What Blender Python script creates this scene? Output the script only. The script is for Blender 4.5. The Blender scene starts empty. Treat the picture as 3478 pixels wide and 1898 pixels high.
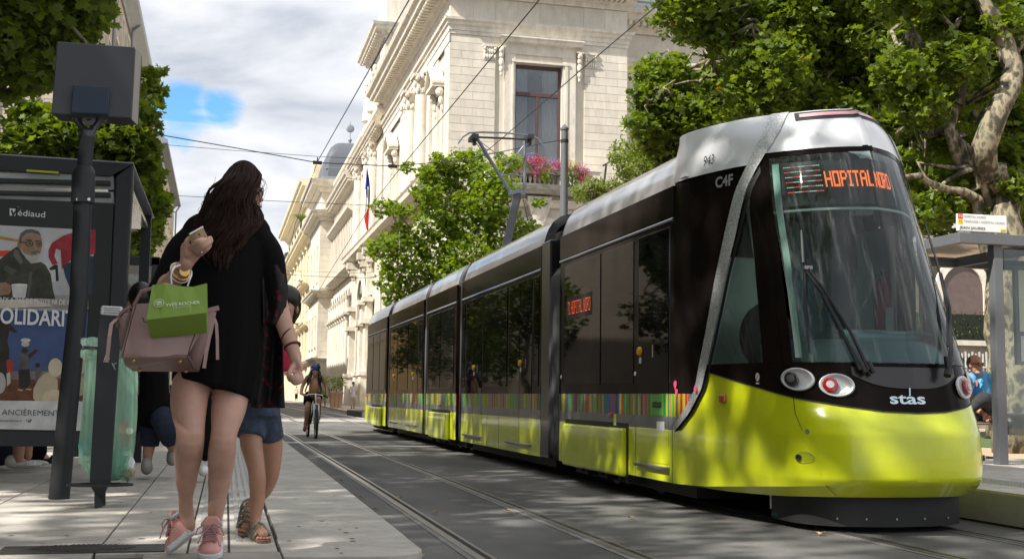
import bpy, bmesh, math, random
import numpy as np
from mathutils import Vector, Matrix
random.seed(7); np.random.seed(7)
SC = bpy.context.scene
COL = SC.collection
# ------------------------------------------------------------ camera (solved from the street's vanishing point)
F = 4000.0; VPX, VPY, SL = 745.0, 1335.0, .013; PPX, PPY = 1739.0, 949.0
def _basis():
    d = lambda x, y: np.array([x-PPX, -(y-PPY), -F], float)
    Y = d(VPX, VPY); Y /= np.linalg.norm(Y)
    Z = np.cross(d(4000, VPY+SL*(4000-VPX)), Y); Z /= np.linalg.norm(Z)
    return np.array([np.cross(Y, Z), Y, Z])
CR = _basis(); EYE = np.array([0, 0, 1.0])
def ray(x, y): return CR @ np.array([x-PPX, -(y-PPY), -F], float)
def PX(x, y, X): r = ray(x, y); return EYE + r*(X/r[0])          # photo point on the plane x = X
def PY(x, y, Y): r = ray(x, y); return EYE + r*(Y/r[1])
def PZ(x, y, Z): r = ray(x, y); return EYE + r*((Z-1.0)/r[2])
cam = bpy.data.cameras.new('camera'); camo = bpy.data.objects.new('camera', cam); COL.objects.link(camo)
cam.sensor_width = 36; cam.lens = F/3478*36; cam.clip_start = .05; cam.clip_end = 3000
camo.matrix_world = Matrix.Translation(Vector(EYE)) @ Matrix([list(r) for r in CR]).to_4x4()
SC.camera = camo
# ------------------------------------------------------------ sky, sun, exposure
SUN = Vector((-.66, -.27, .72)).normalized()
w = bpy.data.worlds.new('World'); SC.world = w; w.use_nodes = True
nt = w.node_tree; N = nt.nodes; L = nt.links; N.clear()
out = N.new('ShaderNodeOutputWorld'); bg = N.new('ShaderNodeBackground'); bg.inputs[1].default_value = .1
sky = N.new('ShaderNodeTexSky'); sky.sky_type = 'NISHITA'; sky.sun_disc = False
sky.sun_elevation = math.asin(SUN.z); sky.sun_rotation = math.atan2(SUN.x, SUN.y); sky.air_density = 1.3; sky.dust_density = .6
tc = N.new('ShaderNodeTexCoord'); sep = N.new('ShaderNodeSeparateXYZ'); L.new(tc.outputs['Generated'], sep.inputs[0])
def wm(op, a, b=None, c=None):
    n = N.new('ShaderNodeMath'); n.operation = op
    for i, v in enumerate((a, b, c)):
        if v is None: continue
        if isinstance(v, (int, float)): n.inputs[i].default_value = v
        else: L.new(v, n.inputs[i])
    return n.outputs[0]
zz = wm('ADD', wm('MAXIMUM', sep.outputs[2], 0), .30)
cmb = N.new('ShaderNodeCombineXYZ')
L.new(wm('DIVIDE', sep.outputs[0], zz), cmb.inputs[0]); L.new(wm('DIVIDE', sep.outputs[1], zz), cmb.inputs[1]); L.new(wm('MULTIPLY', sep.outputs[2], 3.0), cmb.inputs[2])
def wnoise(scale, det, rough, off, dist=0):
    m = N.new('ShaderNodeVectorMath'); m.operation = 'ADD'; m.inputs[1].default_value = off; L.new(cmb.outputs[0], m.inputs[0])
    n = N.new('ShaderNodeTexNoise'); n.inputs['Scale'].default_value = scale; n.inputs['Detail'].default_value = det
    n.inputs['Roughness'].default_value = rough; n.inputs['Distortion'].default_value = dist; L.new(m.outputs[0], n.inputs['Vector']); return n.outputs[0]
big = wnoise(2.0, 6, .6, (3.1, 1.7, 0), .3); fine = wnoise(4.2, 9, .6, (9.2, 4.4, 2), .6)
gd = Vector(ray(600, 400)).normalized(); gd2 = Vector(ray(740, 370)).normalized(); gd3 = Vector(ray(480, 520)).normalized()
def lobe(d, k0, k1):
    dt = N.new('ShaderNodeVectorMath'); dt.operation = 'DOT_PRODUCT'; dt.inputs[1].default_value = d; L.new(tc.outputs['Generated'], dt.inputs[0])
    mr = N.new('ShaderNodeMapRange'); mr.inputs[1].default_value = math.cos(k0); mr.inputs[2].default_value = math.cos(k1); L.new(dt.outputs['Value'], mr.inputs[0]); return mr.outputs[0]
hole = wm('MAXIMUM', lobe(gd, .050, .008), wm('MAXIMUM', lobe(gd2, .028, .002), lobe(gd3, .040, .004)))
cov = wm('SUBTRACT', wm('ADD', wm('MULTIPLY', big, .4), wm('MULTIPLY', fine, .85)), wm('MULTIPLY', hole, .31))
mr = N.new('ShaderNodeMapRange'); mr.inputs[1].default_value = .355; mr.inputs[2].default_value = .50; L.new(cov, mr.inputs[0])
ramp = N.new('ShaderNodeValToRGB'); ramp.color_ramp.elements[0].position = .41; ramp.color_ramp.elements[1].position = .62
ramp.color_ramp.elements[0].color = (7.0, 7.05, 7.2, 1); ramp.color_ramp.elements[1].color = (3.3, 3.6, 4.2, 1)
shade = wnoise(2.5, 6, .5, (1.2, 6.3, 5), .4)
L.new(wm('ADD', wm('MULTIPLY', shade, .85), wm('MULTIPLY', fine, .13)), ramp.inputs[0])
skc = N.new('ShaderNodeVectorMath'); skc.operation = 'MULTIPLY'; skc.inputs[1].default_value = (.56, .96, 1.40); L.new(sky.outputs[0], skc.inputs[0])
mix = N.new('ShaderNodeMix'); mix.data_type = 'RGBA'; L.new(mr.outputs[0], mix.inputs[0]); L.new(skc.outputs[0], mix.inputs[6]); L.new(ramp.outputs[0], mix.inputs[7])
L.new(mix.outputs[2], bg.inputs[0]); L.new(bg.outputs[0], out.inputs[0])
sl = bpy.data.lights.new('sun', 'SUN'); sl.energy = 5.0; sl.angle = math.radians(.7); sl.color = (1, .955, .88)
so = bpy.data.objects.new('sun', sl); COL.objects.link(so); so.rotation_euler = SUN.to_track_quat('Z', 'Y').to_euler(); so.location = (0, 0, 40)
vs = SC.view_settings; vs.view_transform = 'Standard'; vs.look = 'None'; vs.gamma = 1; vs.use_curve_mapping = False; vs.exposure = .72
# ------------------------------------------------------------ materials
MT = {}
def mat(name, col, rough=.6, metal=0, spec=.5, n=0, ns=6, n2=None, bump=0, bs=40, coat=0, var=0, trans=0, emit=None, es=1, alpha=None, ior=None, stretch=None, rn=0):
    """procedural principled: n = colour noise amount, n2 = second colour, bump = fine relief, var = per-object variation"""
    if name in MT: return MT[name]
    m = bpy.data.materials.new(name); m.use_nodes = True; MT[name] = m
    t = m.node_tree; b = t.nodes['Principled BSDF']; lk = t.links.new
    b.inputs['Roughness'].default_value = rough; b.inputs['Metallic'].default_value = metal
    b.inputs['Specular IOR Level'].default_value = spec; b.inputs['Coat Weight'].default_value = coat; b.inputs['Coat Roughness'].default_value = .04
    b.inputs['Base Color'].default_value = (*col, 1)
    if ior: b.inputs['IOR'].default_value = ior
    if trans: b.inputs['Transmission Weight'].default_value = trans
    if alpha is not None: b.inputs['Alpha'].default_value = alpha
    if emit: b.inputs['Emission Color'].default_value = (*emit, 1); b.inputs['Emission Strength'].default_value = es
    c = t.nodes.new('ShaderNodeTexCoord').outputs['Object']
    if stretch:
        mp = t.nodes.new('ShaderNodeMapping'); mp.inputs['Scale'].default_value = stretch; lk(c, mp.inputs[0]); c = mp.outputs[0]
    cur = None
    if n or n2:
        a = t.nodes.new('ShaderNodeTexNoise'); a.inputs['Scale'].default_value = ns; a.inputs['Detail'].default_value = 7; a.inputs['Roughness'].default_value = .65; lk(c, a.inputs[0])
        r = t.nodes.new('ShaderNodeValToRGB'); r.color_ramp.elements[0].position = .3; r.color_ramp.elements[1].position = .7
        c2 = n2 if n2 else tuple(max(0, v*(1-n)) for v in col); c1 = col if n2 else tuple(v*(1+n) for v in col)
        r.color_ramp.elements[0].color = (*c2, 1); r.color_ramp.elements[1].color = (*c1, 1); lk(a.outputs[0], r.inputs[0]); cur = r.outputs[0]
        if rn:
            q = t.nodes.new('ShaderNodeMapRange'); q.inputs[3].default_value = max(0, rough-rn); q.inputs[4].default_value = rough+rn; lk(a.outputs[0], q.inputs[0]); lk(q.outputs[0], b.inputs['Roughness'])
    if var:
        o = t.nodes.new('ShaderNodeObjectInfo'); h = t.nodes.new('ShaderNodeHueSaturation')
        q = t.nodes.new('ShaderNodeMapRange'); q.inputs[3].default_value = 1-var; q.inputs[4].default_value = 1+var; lk(o.outputs['Random'], q.inputs[0]); lk(q.outputs[0], h.inputs['Value'])
        if cur: lk(cur, h.inputs['Color'])
        else: h.inputs['Color'].default_value = (*col, 1)
        cur = h.outputs[0]
    if cur: lk(cur, b.inputs['Base Color'])
    if bump:
        a = t.nodes.new('ShaderNodeTexNoise'); a.inputs['Scale'].default_value = bs; a.inputs['Detail'].default_value = 5; lk(c, a.inputs[0])
        u = t.nodes.new('ShaderNodeBump'); u.inputs['Strength'].default_value = bump; u.inputs['Distance'].default_value = .01; lk(a.outputs[0], u.inputs['Height']); lk(u.outputs[0], b.inputs['Normal'])
    return m
# ------------------------------------------------------------ mesh builder
LOC = {}
def tag(o, label=None, cat=None, group=None, kind=None):
    if label: o['label'] = label
    if cat: o['category'] = cat
    if group: o['group'] = group
    if kind: o['kind'] = kind
    return o
def thing(name, label, cat, loc=(0, 0, 0), group=None, kind=None):
    o = bpy.data.objects.new(name, None); COL.objects.link(o); o.location = Vector(loc); o.empty_display_size = .1
    LOC[o.name] = Vector(loc); return tag(o, label, cat, group, kind)
def V(*a): return np.array(a, float)
class MB:
    def __init__(s): s.v = []; s.f = []; s.mi = []; s.cur = 0
    def add(s, vs, fs):
        k = len(s.v); s.v += [tuple(map(float, q)) for q in vs]; s.f += [tuple(i+k for i in g) for g in fs]; s.mi += [s.cur]*len(fs); return s
    def box(s, x0, x1, y0, y1, z0, z1):
        if x0 > x1: x0, x1 = x1, x0
        if y0 > y1: y0, y1 = y1, y0
        if z0 > z1: z0, z1 = z1, z0
        return s.add([(x0,y0,z0),(x1,y0,z0),(x1,y1,z0),(x0,y1,z0),(x0,y0,z1),(x1,y0,z1),(x1,y1,z1),(x0,y1,z1)],
                     [(0,3,2,1),(4,5,6,7),(0,1,5,4),(1,2,6,5),(2,3,7,6),(3,0,4,7)])
    def obox(s, c, a, b, d):
        c, a, b, d = map(lambda q: np.array(q, float), (c, a, b, d)); vs = []
        for sz in (-1, 1):
            for sx, sy in ((-1,-1),(1,-1),(1,1),(-1,1)): vs.append(c+sx*a+sy*b+sz*d)
        return s.add(vs, [(0,3,2,1),(4,5,6,7),(0,1,5,4),(1,2,6,5),(2,3,7,6),(3,0,4,7)])
    def bar(s, p, q, w, h, up=(0, 0, 1)):
        p, q = np.array(p, float), np.array(q, float); d = (q-p); l = np.linalg.norm(d); d /= l
        a = np.cross(d, up); a /= np.linalg.norm(a); b = np.cross(a, d)
        return s.obox((p+q)/2, d*l/2, a*w/2, b*h/2)
    def tube(s, pts, r, n=8, caps=True, up=None, flat=1.0):
        pts = [np.array(p, float) for p in pts]; m = len(pts); rs = r if hasattr(r, '__len__') else [r]*m
        prev = None; rings = []
        for i, p in enumerate(pts):
            d = pts[min(i+1, m-1)]-pts[max(i-1, 0)]; d /= (np.linalg.norm(d)+1e-12)
            if prev is None:
                a = np.cross(d, up if up is not None else ((0, 0, 1) if abs(d[2]) < .9 else (1, 0, 0)))
            else: a = prev-d*np.dot(prev, d)
            a /= (np.linalg.norm(a)+1e-12); prev = a; b = np.cross(d, a)
            rings.append([p+rs[i]*(math.cos(t)*a+flat*math.sin(t)*b) for t in [2*math.pi*k/n for k in range(n)]])
        return s.loft(rings, caps)
    def loft(s, rings, caps=True, closed=True):
        n = len(rings[0]); m = len(rings); vs = [p for r in rings for p in r]; fs = []
        for i in range(m-1):
            for k in range(n if closed else n-1):
                k2 = (k+1) % n; fs.append((i*n+k, i*n+k2, (i+1)*n+k2, (i+1)*n+k))
        if caps: fs.append(tuple(range(n-1, -1, -1))); fs.append(tuple((m-1)*n+k for k in range(n)))
        return s.add(vs, fs)
    def lathe(s, c, prof, n=16, axis=2):
        rings = []
        for r, z in prof:
            ring = []
            for k in range(n):
                t = 2*math.pi*k/n; q = [r*math.cos(t), r*math.sin(t), z]
                if axis == 1: q = [q[0], -q[2], q[1]]
                if axis == 0: q = [q[2], q[0], q[1]]
                ring.append(np.array(c, float)+q)
            rings.append(ring)
        return s.loft(rings)
    def ell(s, c, r, n=14, m=9, R=None):
        rings = []
        for i in range(m+1):
            ph = math.pi*(i/m); ph = min(max(ph, .02), math.pi-.02)
            ring = []
            for k in range(n):
                t = 2*math.pi*k/n; q = np.array([r[0]*math.sin(ph)*math.cos(t), r[1]*math.sin(ph)*math.sin(t), -r[2]*math.cos(ph)])
                if R is not None: q = R @ q
                ring.append(np.array(c, float)+q)
            rings.append(ring)
        return s.loft(rings)
    def poly(s, pts, ext):
        pts = [np.array(p, float) for p in pts]; e = np.array(ext, float); n = len(pts)
        vs = pts+[p+e for p in pts]
        return s.add(vs, [tuple(range(n-1, -1, -1)), tuple(range(n, 2*n))]+[(k, (k+1) % n, n+(k+1) % n, n+k) for k in range(n)])
    def grid(s, fn, nu, nv):
        vs = [fn(i/nu, j/nv) for j in range(nv+1) for i in range(nu+1)]
        return s.add(vs, [(j*(nu+1)+i, j*(nu+1)+i+1, (j+1)*(nu+1)+i+1, (j+1)*(nu+1)+i) for j in range(nv) for i in range(nu)])
    def build(s, name, m, parent=None, smooth=False, bevel=0, label=None, solid=0, remesh=0, sub=0, kind=None, auto=None, seg=2, sm_it=0):
        me = bpy.data.meshes.new(name)
        off = np.zeros(3)
        q = parent
        while q is not None: off += np.array(LOC.get(q.name, Vector((0, 0, 0)))); q = q.parent
        vv = (np.array(s.v)-off); me.from_pydata(vv.tolist(), [], s.f)
        ms = m if isinstance(m, (list, tuple)) else [m]
        for x in ms: me.materials.append(x)
        if len(ms) > 1: me.polygons.foreach_set('material_index', s.mi)
        if smooth: me.shade_smooth()
        if auto: me.set_sharp_from_angle(angle=math.radians(auto))
        me.update()
        bm = bmesh.new(); bm.from_mesh(me); bmesh.ops.recalc_face_normals(bm, faces=bm.faces); bm.to_mesh(me); bm.free()
        o = bpy.data.objects.new(name, me); COL.objects.link(o)
        if parent is not None: o.parent = parent
        if solid: md = o.modifiers.new('solid', 'SOLIDIFY'); md.thickness = solid; md.offset = 0
        if remesh: md = o.modifiers.new('remesh', 'REMESH'); md.mode = 'VOXEL'; md.voxel_size = remesh; md.use_smooth_shade = True
        if sm_it: md = o.modifiers.new('smooth', 'SMOOTH'); md.iterations = sm_it; md.factor = .5
        if bevel: md = o.modifiers.new('bevel', 'BEVEL'); md.width = bevel; md.segments = seg; md.limit_method = 'ANGLE'; md.harden_normals = False
        if sub: md = o.modifiers.new('sub', 'SUBSURF'); md.levels = sub; md.render_levels = sub
        if label: o['label'] = label
        if kind: o['kind'] = kind
        return o
def share(o, name=None, parent=None, loc=None):
    c = o.copy(); COL.objects.link(c)
    if parent is not None: c.parent = parent
    if loc is not None: c.location = loc
    return c
def copy_tree(o, parent=None):
    c = o.copy(); COL.objects.link(c); c.parent = parent
    for ch in list(o.children): copy_tree(ch, c)
    return c
def text(s, org, right, up, height, m, parent=None, name='lettering', width=None, depth=.0005, bold=0, font_shear=0, center=False):
    """flat lettering: org = lower left of the line, height = cap height"""
    cu = bpy.data.curves.new(name, 'FONT'); cu.body = s; cu.size = 1; cu.offset = bold; cu.shear = font_shear; cu.resolution_u = 3
    tmp = bpy.data.objects.new(name, cu); COL.objects.link(tmp)
    me = bpy.data.meshes.new_from_object(tmp.evaluated_get(bpy.context.evaluated_depsgraph_get())) if False else None
    bpy.context.view_layer.update()
    me = bpy.data.meshes.new_from_object(tmp.evaluated_get(bpy.context.evaluated_depsgraph_get()))
    bpy.data.objects.remove(tmp)
    co = np.array([v.co for v in me.vertices]); fs = [tuple(p.vertices) for p in me.polygons]; bpy.data.meshes.remove(me)
    if len(co) == 0: return None
    w0 = co[:, 0].max()-co[:, 0].min(); x0 = co[:, 0].min(); sy = height/.69; sx = (width/w0) if width else sy
    right = np.array(right, float); right /= np.linalg.norm(right); up = np.array(up, float); up /= np.linalg.norm(up)
    nrm = np.cross(right, up); org = np.array(org, float)
    if center: org = org-right*(w0*sx/2)
    b = MB(); b.add([org+right*((p[0]-x0)*sx)+up*(p[1]*sy)+nrm*depth for p in co], fs)
    me = b.build(name, m, parent); return me
# ------------------------------------------------------------ common materials
def M(k): return MT[k]
mat('asphalt', (.088, .086, .084), .92, n=.22, ns=3, bump=.5, bs=180, spec=.3)
mat('slab', (.41, .378, .335), .85, n=.24, ns=4.3, bump=.25, bs=90, var=.10, spec=.3)
mat('kerbstone', (.44, .41, .365), .8, n=.2, ns=6, bump=.3, bs=80, var=.07, spec=.3)
mat('joint', (.07, .065, .06), .95)
mat('concrete', (.30, .29, .27), .9, n=.2, ns=2.5, bump=.3, bs=60)
mat('gravel', (.42, .30, .2), .95, n=.25, ns=9, bump=.6, bs=120)
mat('rail', (.33, .31, .29), .32, metal=.85, n=.25, ns=14, stretch=(3, .3, 3))
mat('groove', (.02, .02, .02), .9)
mat('charcoal', (.020, .022, .026), .5, n=.15, ns=3, spec=.35)
mat('grey_paint', (.11, .115, .125), .45, n=.1, ns=4)
mat('black', (.008, .007, .007), .5)
mat('rubber', (.02, .02, .021), .7, n=.2, ns=8)
mat('chrome', (.5, .5, .5), .25, metal=1)
mat('white', (.75, .75, .74), .5)
# tram paint
mat('tram_yellow', (.63, .70, .011), .22, coat=.55, n=.10, ns=2.6, stretch=(1, 1, .4), bump=.02, bs=2, rn=.06)
mat('tram_black', (.010, .007, .006), .10, coat=0, spec=.06, n=.3, ns=2, bump=.012, bs=2.5)
mat('tram_silver', (.70, .71, .73), .3, metal=.12, coat=.3, n=.03, ns=2, bump=.03, bs=1.3)
mat('tram_roof', (.42, .43, .44), .2, metal=.6, coat=.3, n=.06, ns=2, bump=.08, bs=1.6)
mat('tram_grey', (.20, .20, .205), .35, metal=.3, n=.15, ns=5)
mat('pillar_silver', (.50, .51, .51), .36, metal=.5, n=.5, ns=60)
mat('tram_glass', (.005, .005, .006), .02, coat=0, spec=.10, bump=.01, bs=1.2)
mat('skirt', (.022, .022, .023), .6, n=.2, ns=5)
# ------------------------------------------------------------ ground, road, platforms
g = MB(); g.box(-400, 400, -60, 900, -.6, -.02); tag(g.build('ground', mat('ground_soil', (.2, .19, .17), .95, n=.15, ns=.5)), kind='structure')
def asphalt_mat():
    m = bpy.data.materials.new('road_asphalt'); m.use_nodes = True; t = m.node_tree; b = t.nodes['Principled BSDF']; lk = t.links.new
    c = t.nodes.new('ShaderNodeTexCoord').outputs['Object']
    def nz(s, d, stretch=(1, 1, 1)):
        mp = t.nodes.new('ShaderNodeMapping'); mp.inputs['Scale'].default_value = stretch; lk(c, mp.inputs[0])
        a = t.nodes.new('ShaderNodeTexNoise'); a.inputs['Scale'].default_value = s; a.inputs['Detail'].default_value = d; lk(mp.outputs[0], a.inputs[0]); return a.outputs[0]
    r = t.nodes.new('ShaderNodeValToRGB'); e = r.color_ramp.elements; e[0].position = .35; e[0].color = (.098, .096, .093, 1); e[1].position = .68; e[1].color = (.175, .17, .163, 1)
    lk(nz(.9, 9, (1, .35, 1)), r.inputs[0])
    sp = t.nodes.new('ShaderNodeValToRGB'); e = sp.color_ramp.elements; e[0].position = .42; e[0].color = (.55, .55, .55, 1); e[1].position = .6; e[1].color = (1.5, 1.48, 1.45, 1); lk(nz(160, 3), sp.inputs[0])
    mx = t.nodes.new('ShaderNodeMix'); mx.data_type = 'RGBA'; mx.blend_type = 'MULTIPLY'; mx.inputs[0].default_value = 1; lk(r.outputs[0], mx.inputs[6]); lk(sp.outputs[0], mx.inputs[7])
    # tyre-dark and oil-dark patches along the tram path
    st = t.nodes.new('ShaderNodeValToRGB'); e = st.color_ramp.elements; e[0].position = .30; e[0].color = (.5, .5, .5, 1); e[1].position = .46; e[1].color = (1, 1, 1, 1); lk(nz(.45, 6, (1, .5, 1)), st.inputs[0])
    m2 = t.nodes.new('ShaderNodeMix'); m2.data_type = 'RGBA'; m2.blend_type = 'MULTIPLY'; m2.inputs[0].default_value = .8; lk(mx.outputs[2], m2.inputs[6]); lk(st.outputs[0], m2.inputs[7]); lk(m2.outputs[2], b.inputs['Base Color'])
    b.inputs['Roughness'].default_value = .88; b.inputs['Specular IOR Level'].default_value = .3
    u = t.nodes.new('ShaderNodeBump'); u.inputs['Strength'].default_value = .5; u.inputs['Distance'].default_value = .006; lk(nz(140, 4), u.inputs['Height']); lk(u.outputs[0], b.inputs['Normal'])
    MT['road_asphalt'] = m; return m
rd = MB(); rd.box(.6, 8.0, -20, 600, -.1, 0); rd.box(-9, .6, -20, 5.0, -.1, -.001); rd.box(-2.6, .6, 46, 600, -.1, -.001)
tag(rd.build('road', asphalt_mat()), kind='structure')
# a sunlit concrete cross street and crossing bands farther up
cr = MB(); cr.box(.3, 7.2, 44.5, 49, -.05, .004); tag(cr.build('crossing_paving', mat('pale_paving', (.33, .31, .28), .9, n=.15, ns=3)), kind='structure')
ml = MB(); ml.box(3.05, 3.15, 52, 140, -.01, .006); ml.box(5.95, 6.05, 50, 64, -.01, .006)
tag(ml.build('painted_line', mat('road_paint', (.6, .6, .57), .8, n=.15, ns=6)), kind='structure')
# rails: steel head + groove set in the asphalt; the near track drifts slightly with the street
def rail(x0, name):
    pts = [(x0-.03, -6), (x0, 7), (x0+.05, 14), (x0+.06, 27), (x0+.1, 40), (x0+.25, 55), (x0+.5, 75), (x0+.6, 160)]
    def xa(y):
        for (xa_, ya), (xb, yb) in zip(pts, pts[1:]):
            if y <= yb: return xa_+(xb-xa_)*(y-ya)/(yb-ya)
        return pts[-1][0]
    ys = [-6+1.5*i for i in range(20)]+[24+6*i for i in range(22)]
    r = thing(name, None, None, (x0, 7, 0)); del_ = None
    def strip(a, b, z0, z1, nm, m):
        q = MB()
        q.loft([[(xa(y)+a, y, z0), (xa(y)+b, y, z0), (xa(y)+b, y, z1), (xa(y)+a, y, z1)] for y in ys]); return q.build(nm, m, r)
    strip(-.028, .028, -.02, .009, 'rail_head', M('rail')); strip(.028, .07, -.02, .004, 'rail_groove', M('groove')); strip(.07, .098, -.02, .008, 'rail_lip', M('rail'))
    strip(-.075, -.028, -.02, .005, 'rail_sealant', mat('sealant', (.16, .155, .15), .7, n=.2, ns=5, stretch=(1, .2, 1)))
    r['kind'] = 'structure'; return r
for x in (1.60, 2.60, 4.62, 5.62): rail(x, 'rail')
# near platform: deck + individual slabs
plat = MB()
R_ = .22
out_ = [(-9, 5.3), (-9, 43), (1.0, 43), (.99, 19), (.97, 11), (.945, 6.1)]
c0 = (.945-R_, 5.62)
out_ += [(c0[0]+R_*math.cos(-a), c0[1]+R_*math.sin(-a)) for a in np.linspace(0, math.pi/2, 7)]
deck = [(a, b, 0) for a, b in out_]
plat.poly([(x, y, -.05) for x, y, _ in deck], (0, 0, .31)); P_ = tag(plat.build('platform', M('joint')), kind='structure'); 
def clipbox(x0, x1, y0, y1): return x0, x1, y0, y1
sb = MB()
# kerb slabs: x .32 -> .95, every .78 m; the first one has the rounded corner
ysk = [6.12]+[6.12+.79*i for i in range(1, 47)]
kx0 = lambda y: np.interp(y, [5, 11, 19, 43], [.30, .33, .37, .40])
kx1 = lambda y: np.interp(y, [5, 6.1, 11, 19, 43], [.945, .948, .972, .992, 1.0])
def slab(pts, m='slab', z=.28, t=.045, name='slab', par=None, bev=.004):
    b = MB(); b.poly([(x, y, z-t) for x, y in pts], (0, 0, t)); return b.build(name, M(m), P_ if par is None else par, bevel=bev)
for a, b_ in zip(ysk, ysk[1:]):
    slab([(kx0(a)+.004, a+.004), (kx1(a)+.012, a+.004), (kx1(b_)+.012, b_-.004), (kx0(b_)+.004, b_-.004)], 'kerbstone')
cor = [(.304, 5.43), (.304, 6.116), (.957, 6.116)]+[(c0[0]+(R_+.012)*math.cos(-a), c0[1]+(R_+.012)*math.sin(-a)) for a in np.linspace(0, math.pi/2, 8)]
slab(cor, 'kerbstone')
kf = MB(); kf.loft([[(kx1(y)+.006, y, -.05), (kx1(y)+.006, y, .262)] for y in (5.9, 8, 11, 15, 19, 30, 43)], caps=False, closed=False)
kf.build('kerb_face', M('concrete'), P_)
# tactile band slabs x -.12 -> .30, with ribs
def tx(y, k): return np.interp(y, [5, 11, 19, 43], [k, k+.03, k+.07, k+.1])
y = 5.62; 
while y < 36:
    y2 = y+1.5
    slab([(tx(y, -.115), y+.004), (tx(y, .285), y+.004), (tx(y2, .285), y2-.004), (tx(y2, -.115), y2-.004)]); y = y2
slab([(-.30, 5.0), (.296, 5.0), (.296, 5.60), (-.30, 5.60)])
st = MB()
for yy in np.arange(6.02, 24, .035):
    for k in (-.085, -.045, .005, .10, .145, .19, .235):
        x = tx(yy, k); st.box(x, x+.028, yy, yy+.019, .28, .2865)
st.build('tactile_studs', mat('stud', (.40, .395, .38), .45, metal=.2), P_, kind='stuff')
sg = MB(); sg.loft([[(tx(y, .06), y, .281), (tx(y, .072), y, .281)] for y in (5.62, 11, 19, 36)], caps=False, closed=False); sg.build('slot_drain', M('groove'), P_)
# big paving slabs: rows parallel to the kerb
xs = [-.12, -.52, -1.35, -2.15, -2.95, -3.75, -4.55, -5.35, -6.15, -6.95, -7.75, -8.55]
for i, (xb, xa) in enumerate(zip(xs, xs[1:])):
    yy = 5.62 if i == 0 else 5.0+.23*(i % 3)
    cnt = 0
    while yy < 42 and cnt < 60:
        ln = 1.5 if yy < 20 else 3.0
        ln *= random.choice((.8, 1, 1, 1.15)); y2 = yy+ln
        if not (xa < -1.2 and yy > 36): slab([(tx(yy, xa)+.005, yy+.005), (tx(yy, xb)-.005, yy+.005), (tx(y2, xb)-.005, y2-.005), (tx(y2, xa)+.005, y2-.005)], bev=0 if yy > 14 else .004)
        yy = y2; cnt += 1
slab([(-9, 4.6), (-.31, 4.6), (-.31, 5.0), (-9, 5.0)]); 
rp = MB(); rp.add([(-9, 4.6, .262), (.72, 4.6+.82, .262), (.72, 5.6, .262), (-9, 5.3, .262), (-9, 2.5, .0), (.3, 2.5, .0)], [(0, 1, 2, 3), (0, 4, 5, 1)])
rp.box(-9, .70, 4.6, 5.45, 0, .261); tag(rp.build('platform_ramp', M('concrete')), kind='structure')
# manhole cover set in the paving (S photo 20..540 x 1830..1890)
rg0 = np.random.RandomState(77); b = MB()
for _ in range(260):
    x, y = rg0.uniform(-4, .85), 5.2+14*rg0.rand()**1.6; r_ = rg0.uniform(.006, .017); b.add([(x+r_*math.cos(t)*rg0.uniform(.7, 1.2), y+r_*math.sin(t)*rg0.uniform(.7, 1.2), .2822) for t in np.linspace(0, 6.28, 8)[:-1]], [tuple(range(7))])
b.build('gum_spots', mat('gum', (.12, .115, .105), .9, n=.3, ns=3), P_, kind='stuff')
mh = thing('manhole_cover', 'dark cast iron oval-patterned manhole cover set in the paving in front of the bin', 'manhole cover', tuple(PZ(285, 1862, .285)))
c = PZ(285, 1862, .285); b = MB(); b.box(c[0]-.36, c[0]+.36, c[1]-.13, c[1]+.13, .27, .286); b.build('frame', mat('cast_iron', (.045, .04, .036), .6, metal=.4, n=.3, ns=12, bump=.3, bs=60), mh, bevel=.004)
b = MB(); b.lathe((c[0], c[1], .286), [(.001, .003), (.24, .003), (.25, 0)], 40); o = b.build('cover', M('cast_iron'), mh, smooth=False)
b = MB()
for i in range(-11, 12):
    for j in range(-5, 6):
        x, y = i*.022+(j % 2)*.011, j*.02
        if (x/.235)**2+(y/.105)**2 < 1: b.box(c[0]+x-.007, c[0]+x+.007, c[1]+y-.006, c[1]+y+.006, .286, .294)
b.build('tread_studs', mat('worn_iron', (.1, .085, .07), .45, metal=.6), mh, kind='stuff')
o.scale = (1, .45, 1); o.location.y = 0
# small metal track plate joints and fallen leaves on the road
# ------------------------------------------------------------ right platform
pr = MB(); pr.box(6.27, 9.9, 6.5, 60, -.05, .255); PR = tag(pr.build('far_platform', M('joint')), kind='structure')
yy = 6.5
while yy < 34:
    for xa, xb in ((6.262, 6.72), (6.73, 7.45), (7.46, 8.18), (8.19, 8.9), (8.91, 9.9)):
        slab([(xa, yy+.005), (xb, yy+.005), (xb, yy+1.19), (xa, yy+1.19)], 'kerbstone' if xa < 6.5 else 'slab', par=PR, bev=0)
    yy += 1.2
st = MB()
for y0 in np.arange(7.0, 16, .04):
    for x0 in (6.80, 6.86, 6.92, 7.0, 7.06, 7.12): st.box(x0, x0+.03, y0, y0+.02, .28, .287)
st.build('tactile_studs', M('stud'), PR, kind='stuff')
b = MB(); b.box(6.255, 6.262, 6.5, 34, .02, .26); b.build('kerb_face', M('concrete'), PR)
b = MB(); b.box(9.9, 9.99, 6.5, 60, -.05, .30); b.build('back_kerb', M('kerbstone'), PR)
b = MB(); b.box(9.99, 40, -10, 46, -.1, .17); tag(b.build('gravel_promenade', M('gravel')), kind='structure')
b = MB(); b.box(14, 40, 17.5, 30, .17, .19); tag(b.build('grass_verge', mat('grass', (.07, .11, .03), .9, n=.4, ns=20, bump=.6, bs=90)), kind='structure')
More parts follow.
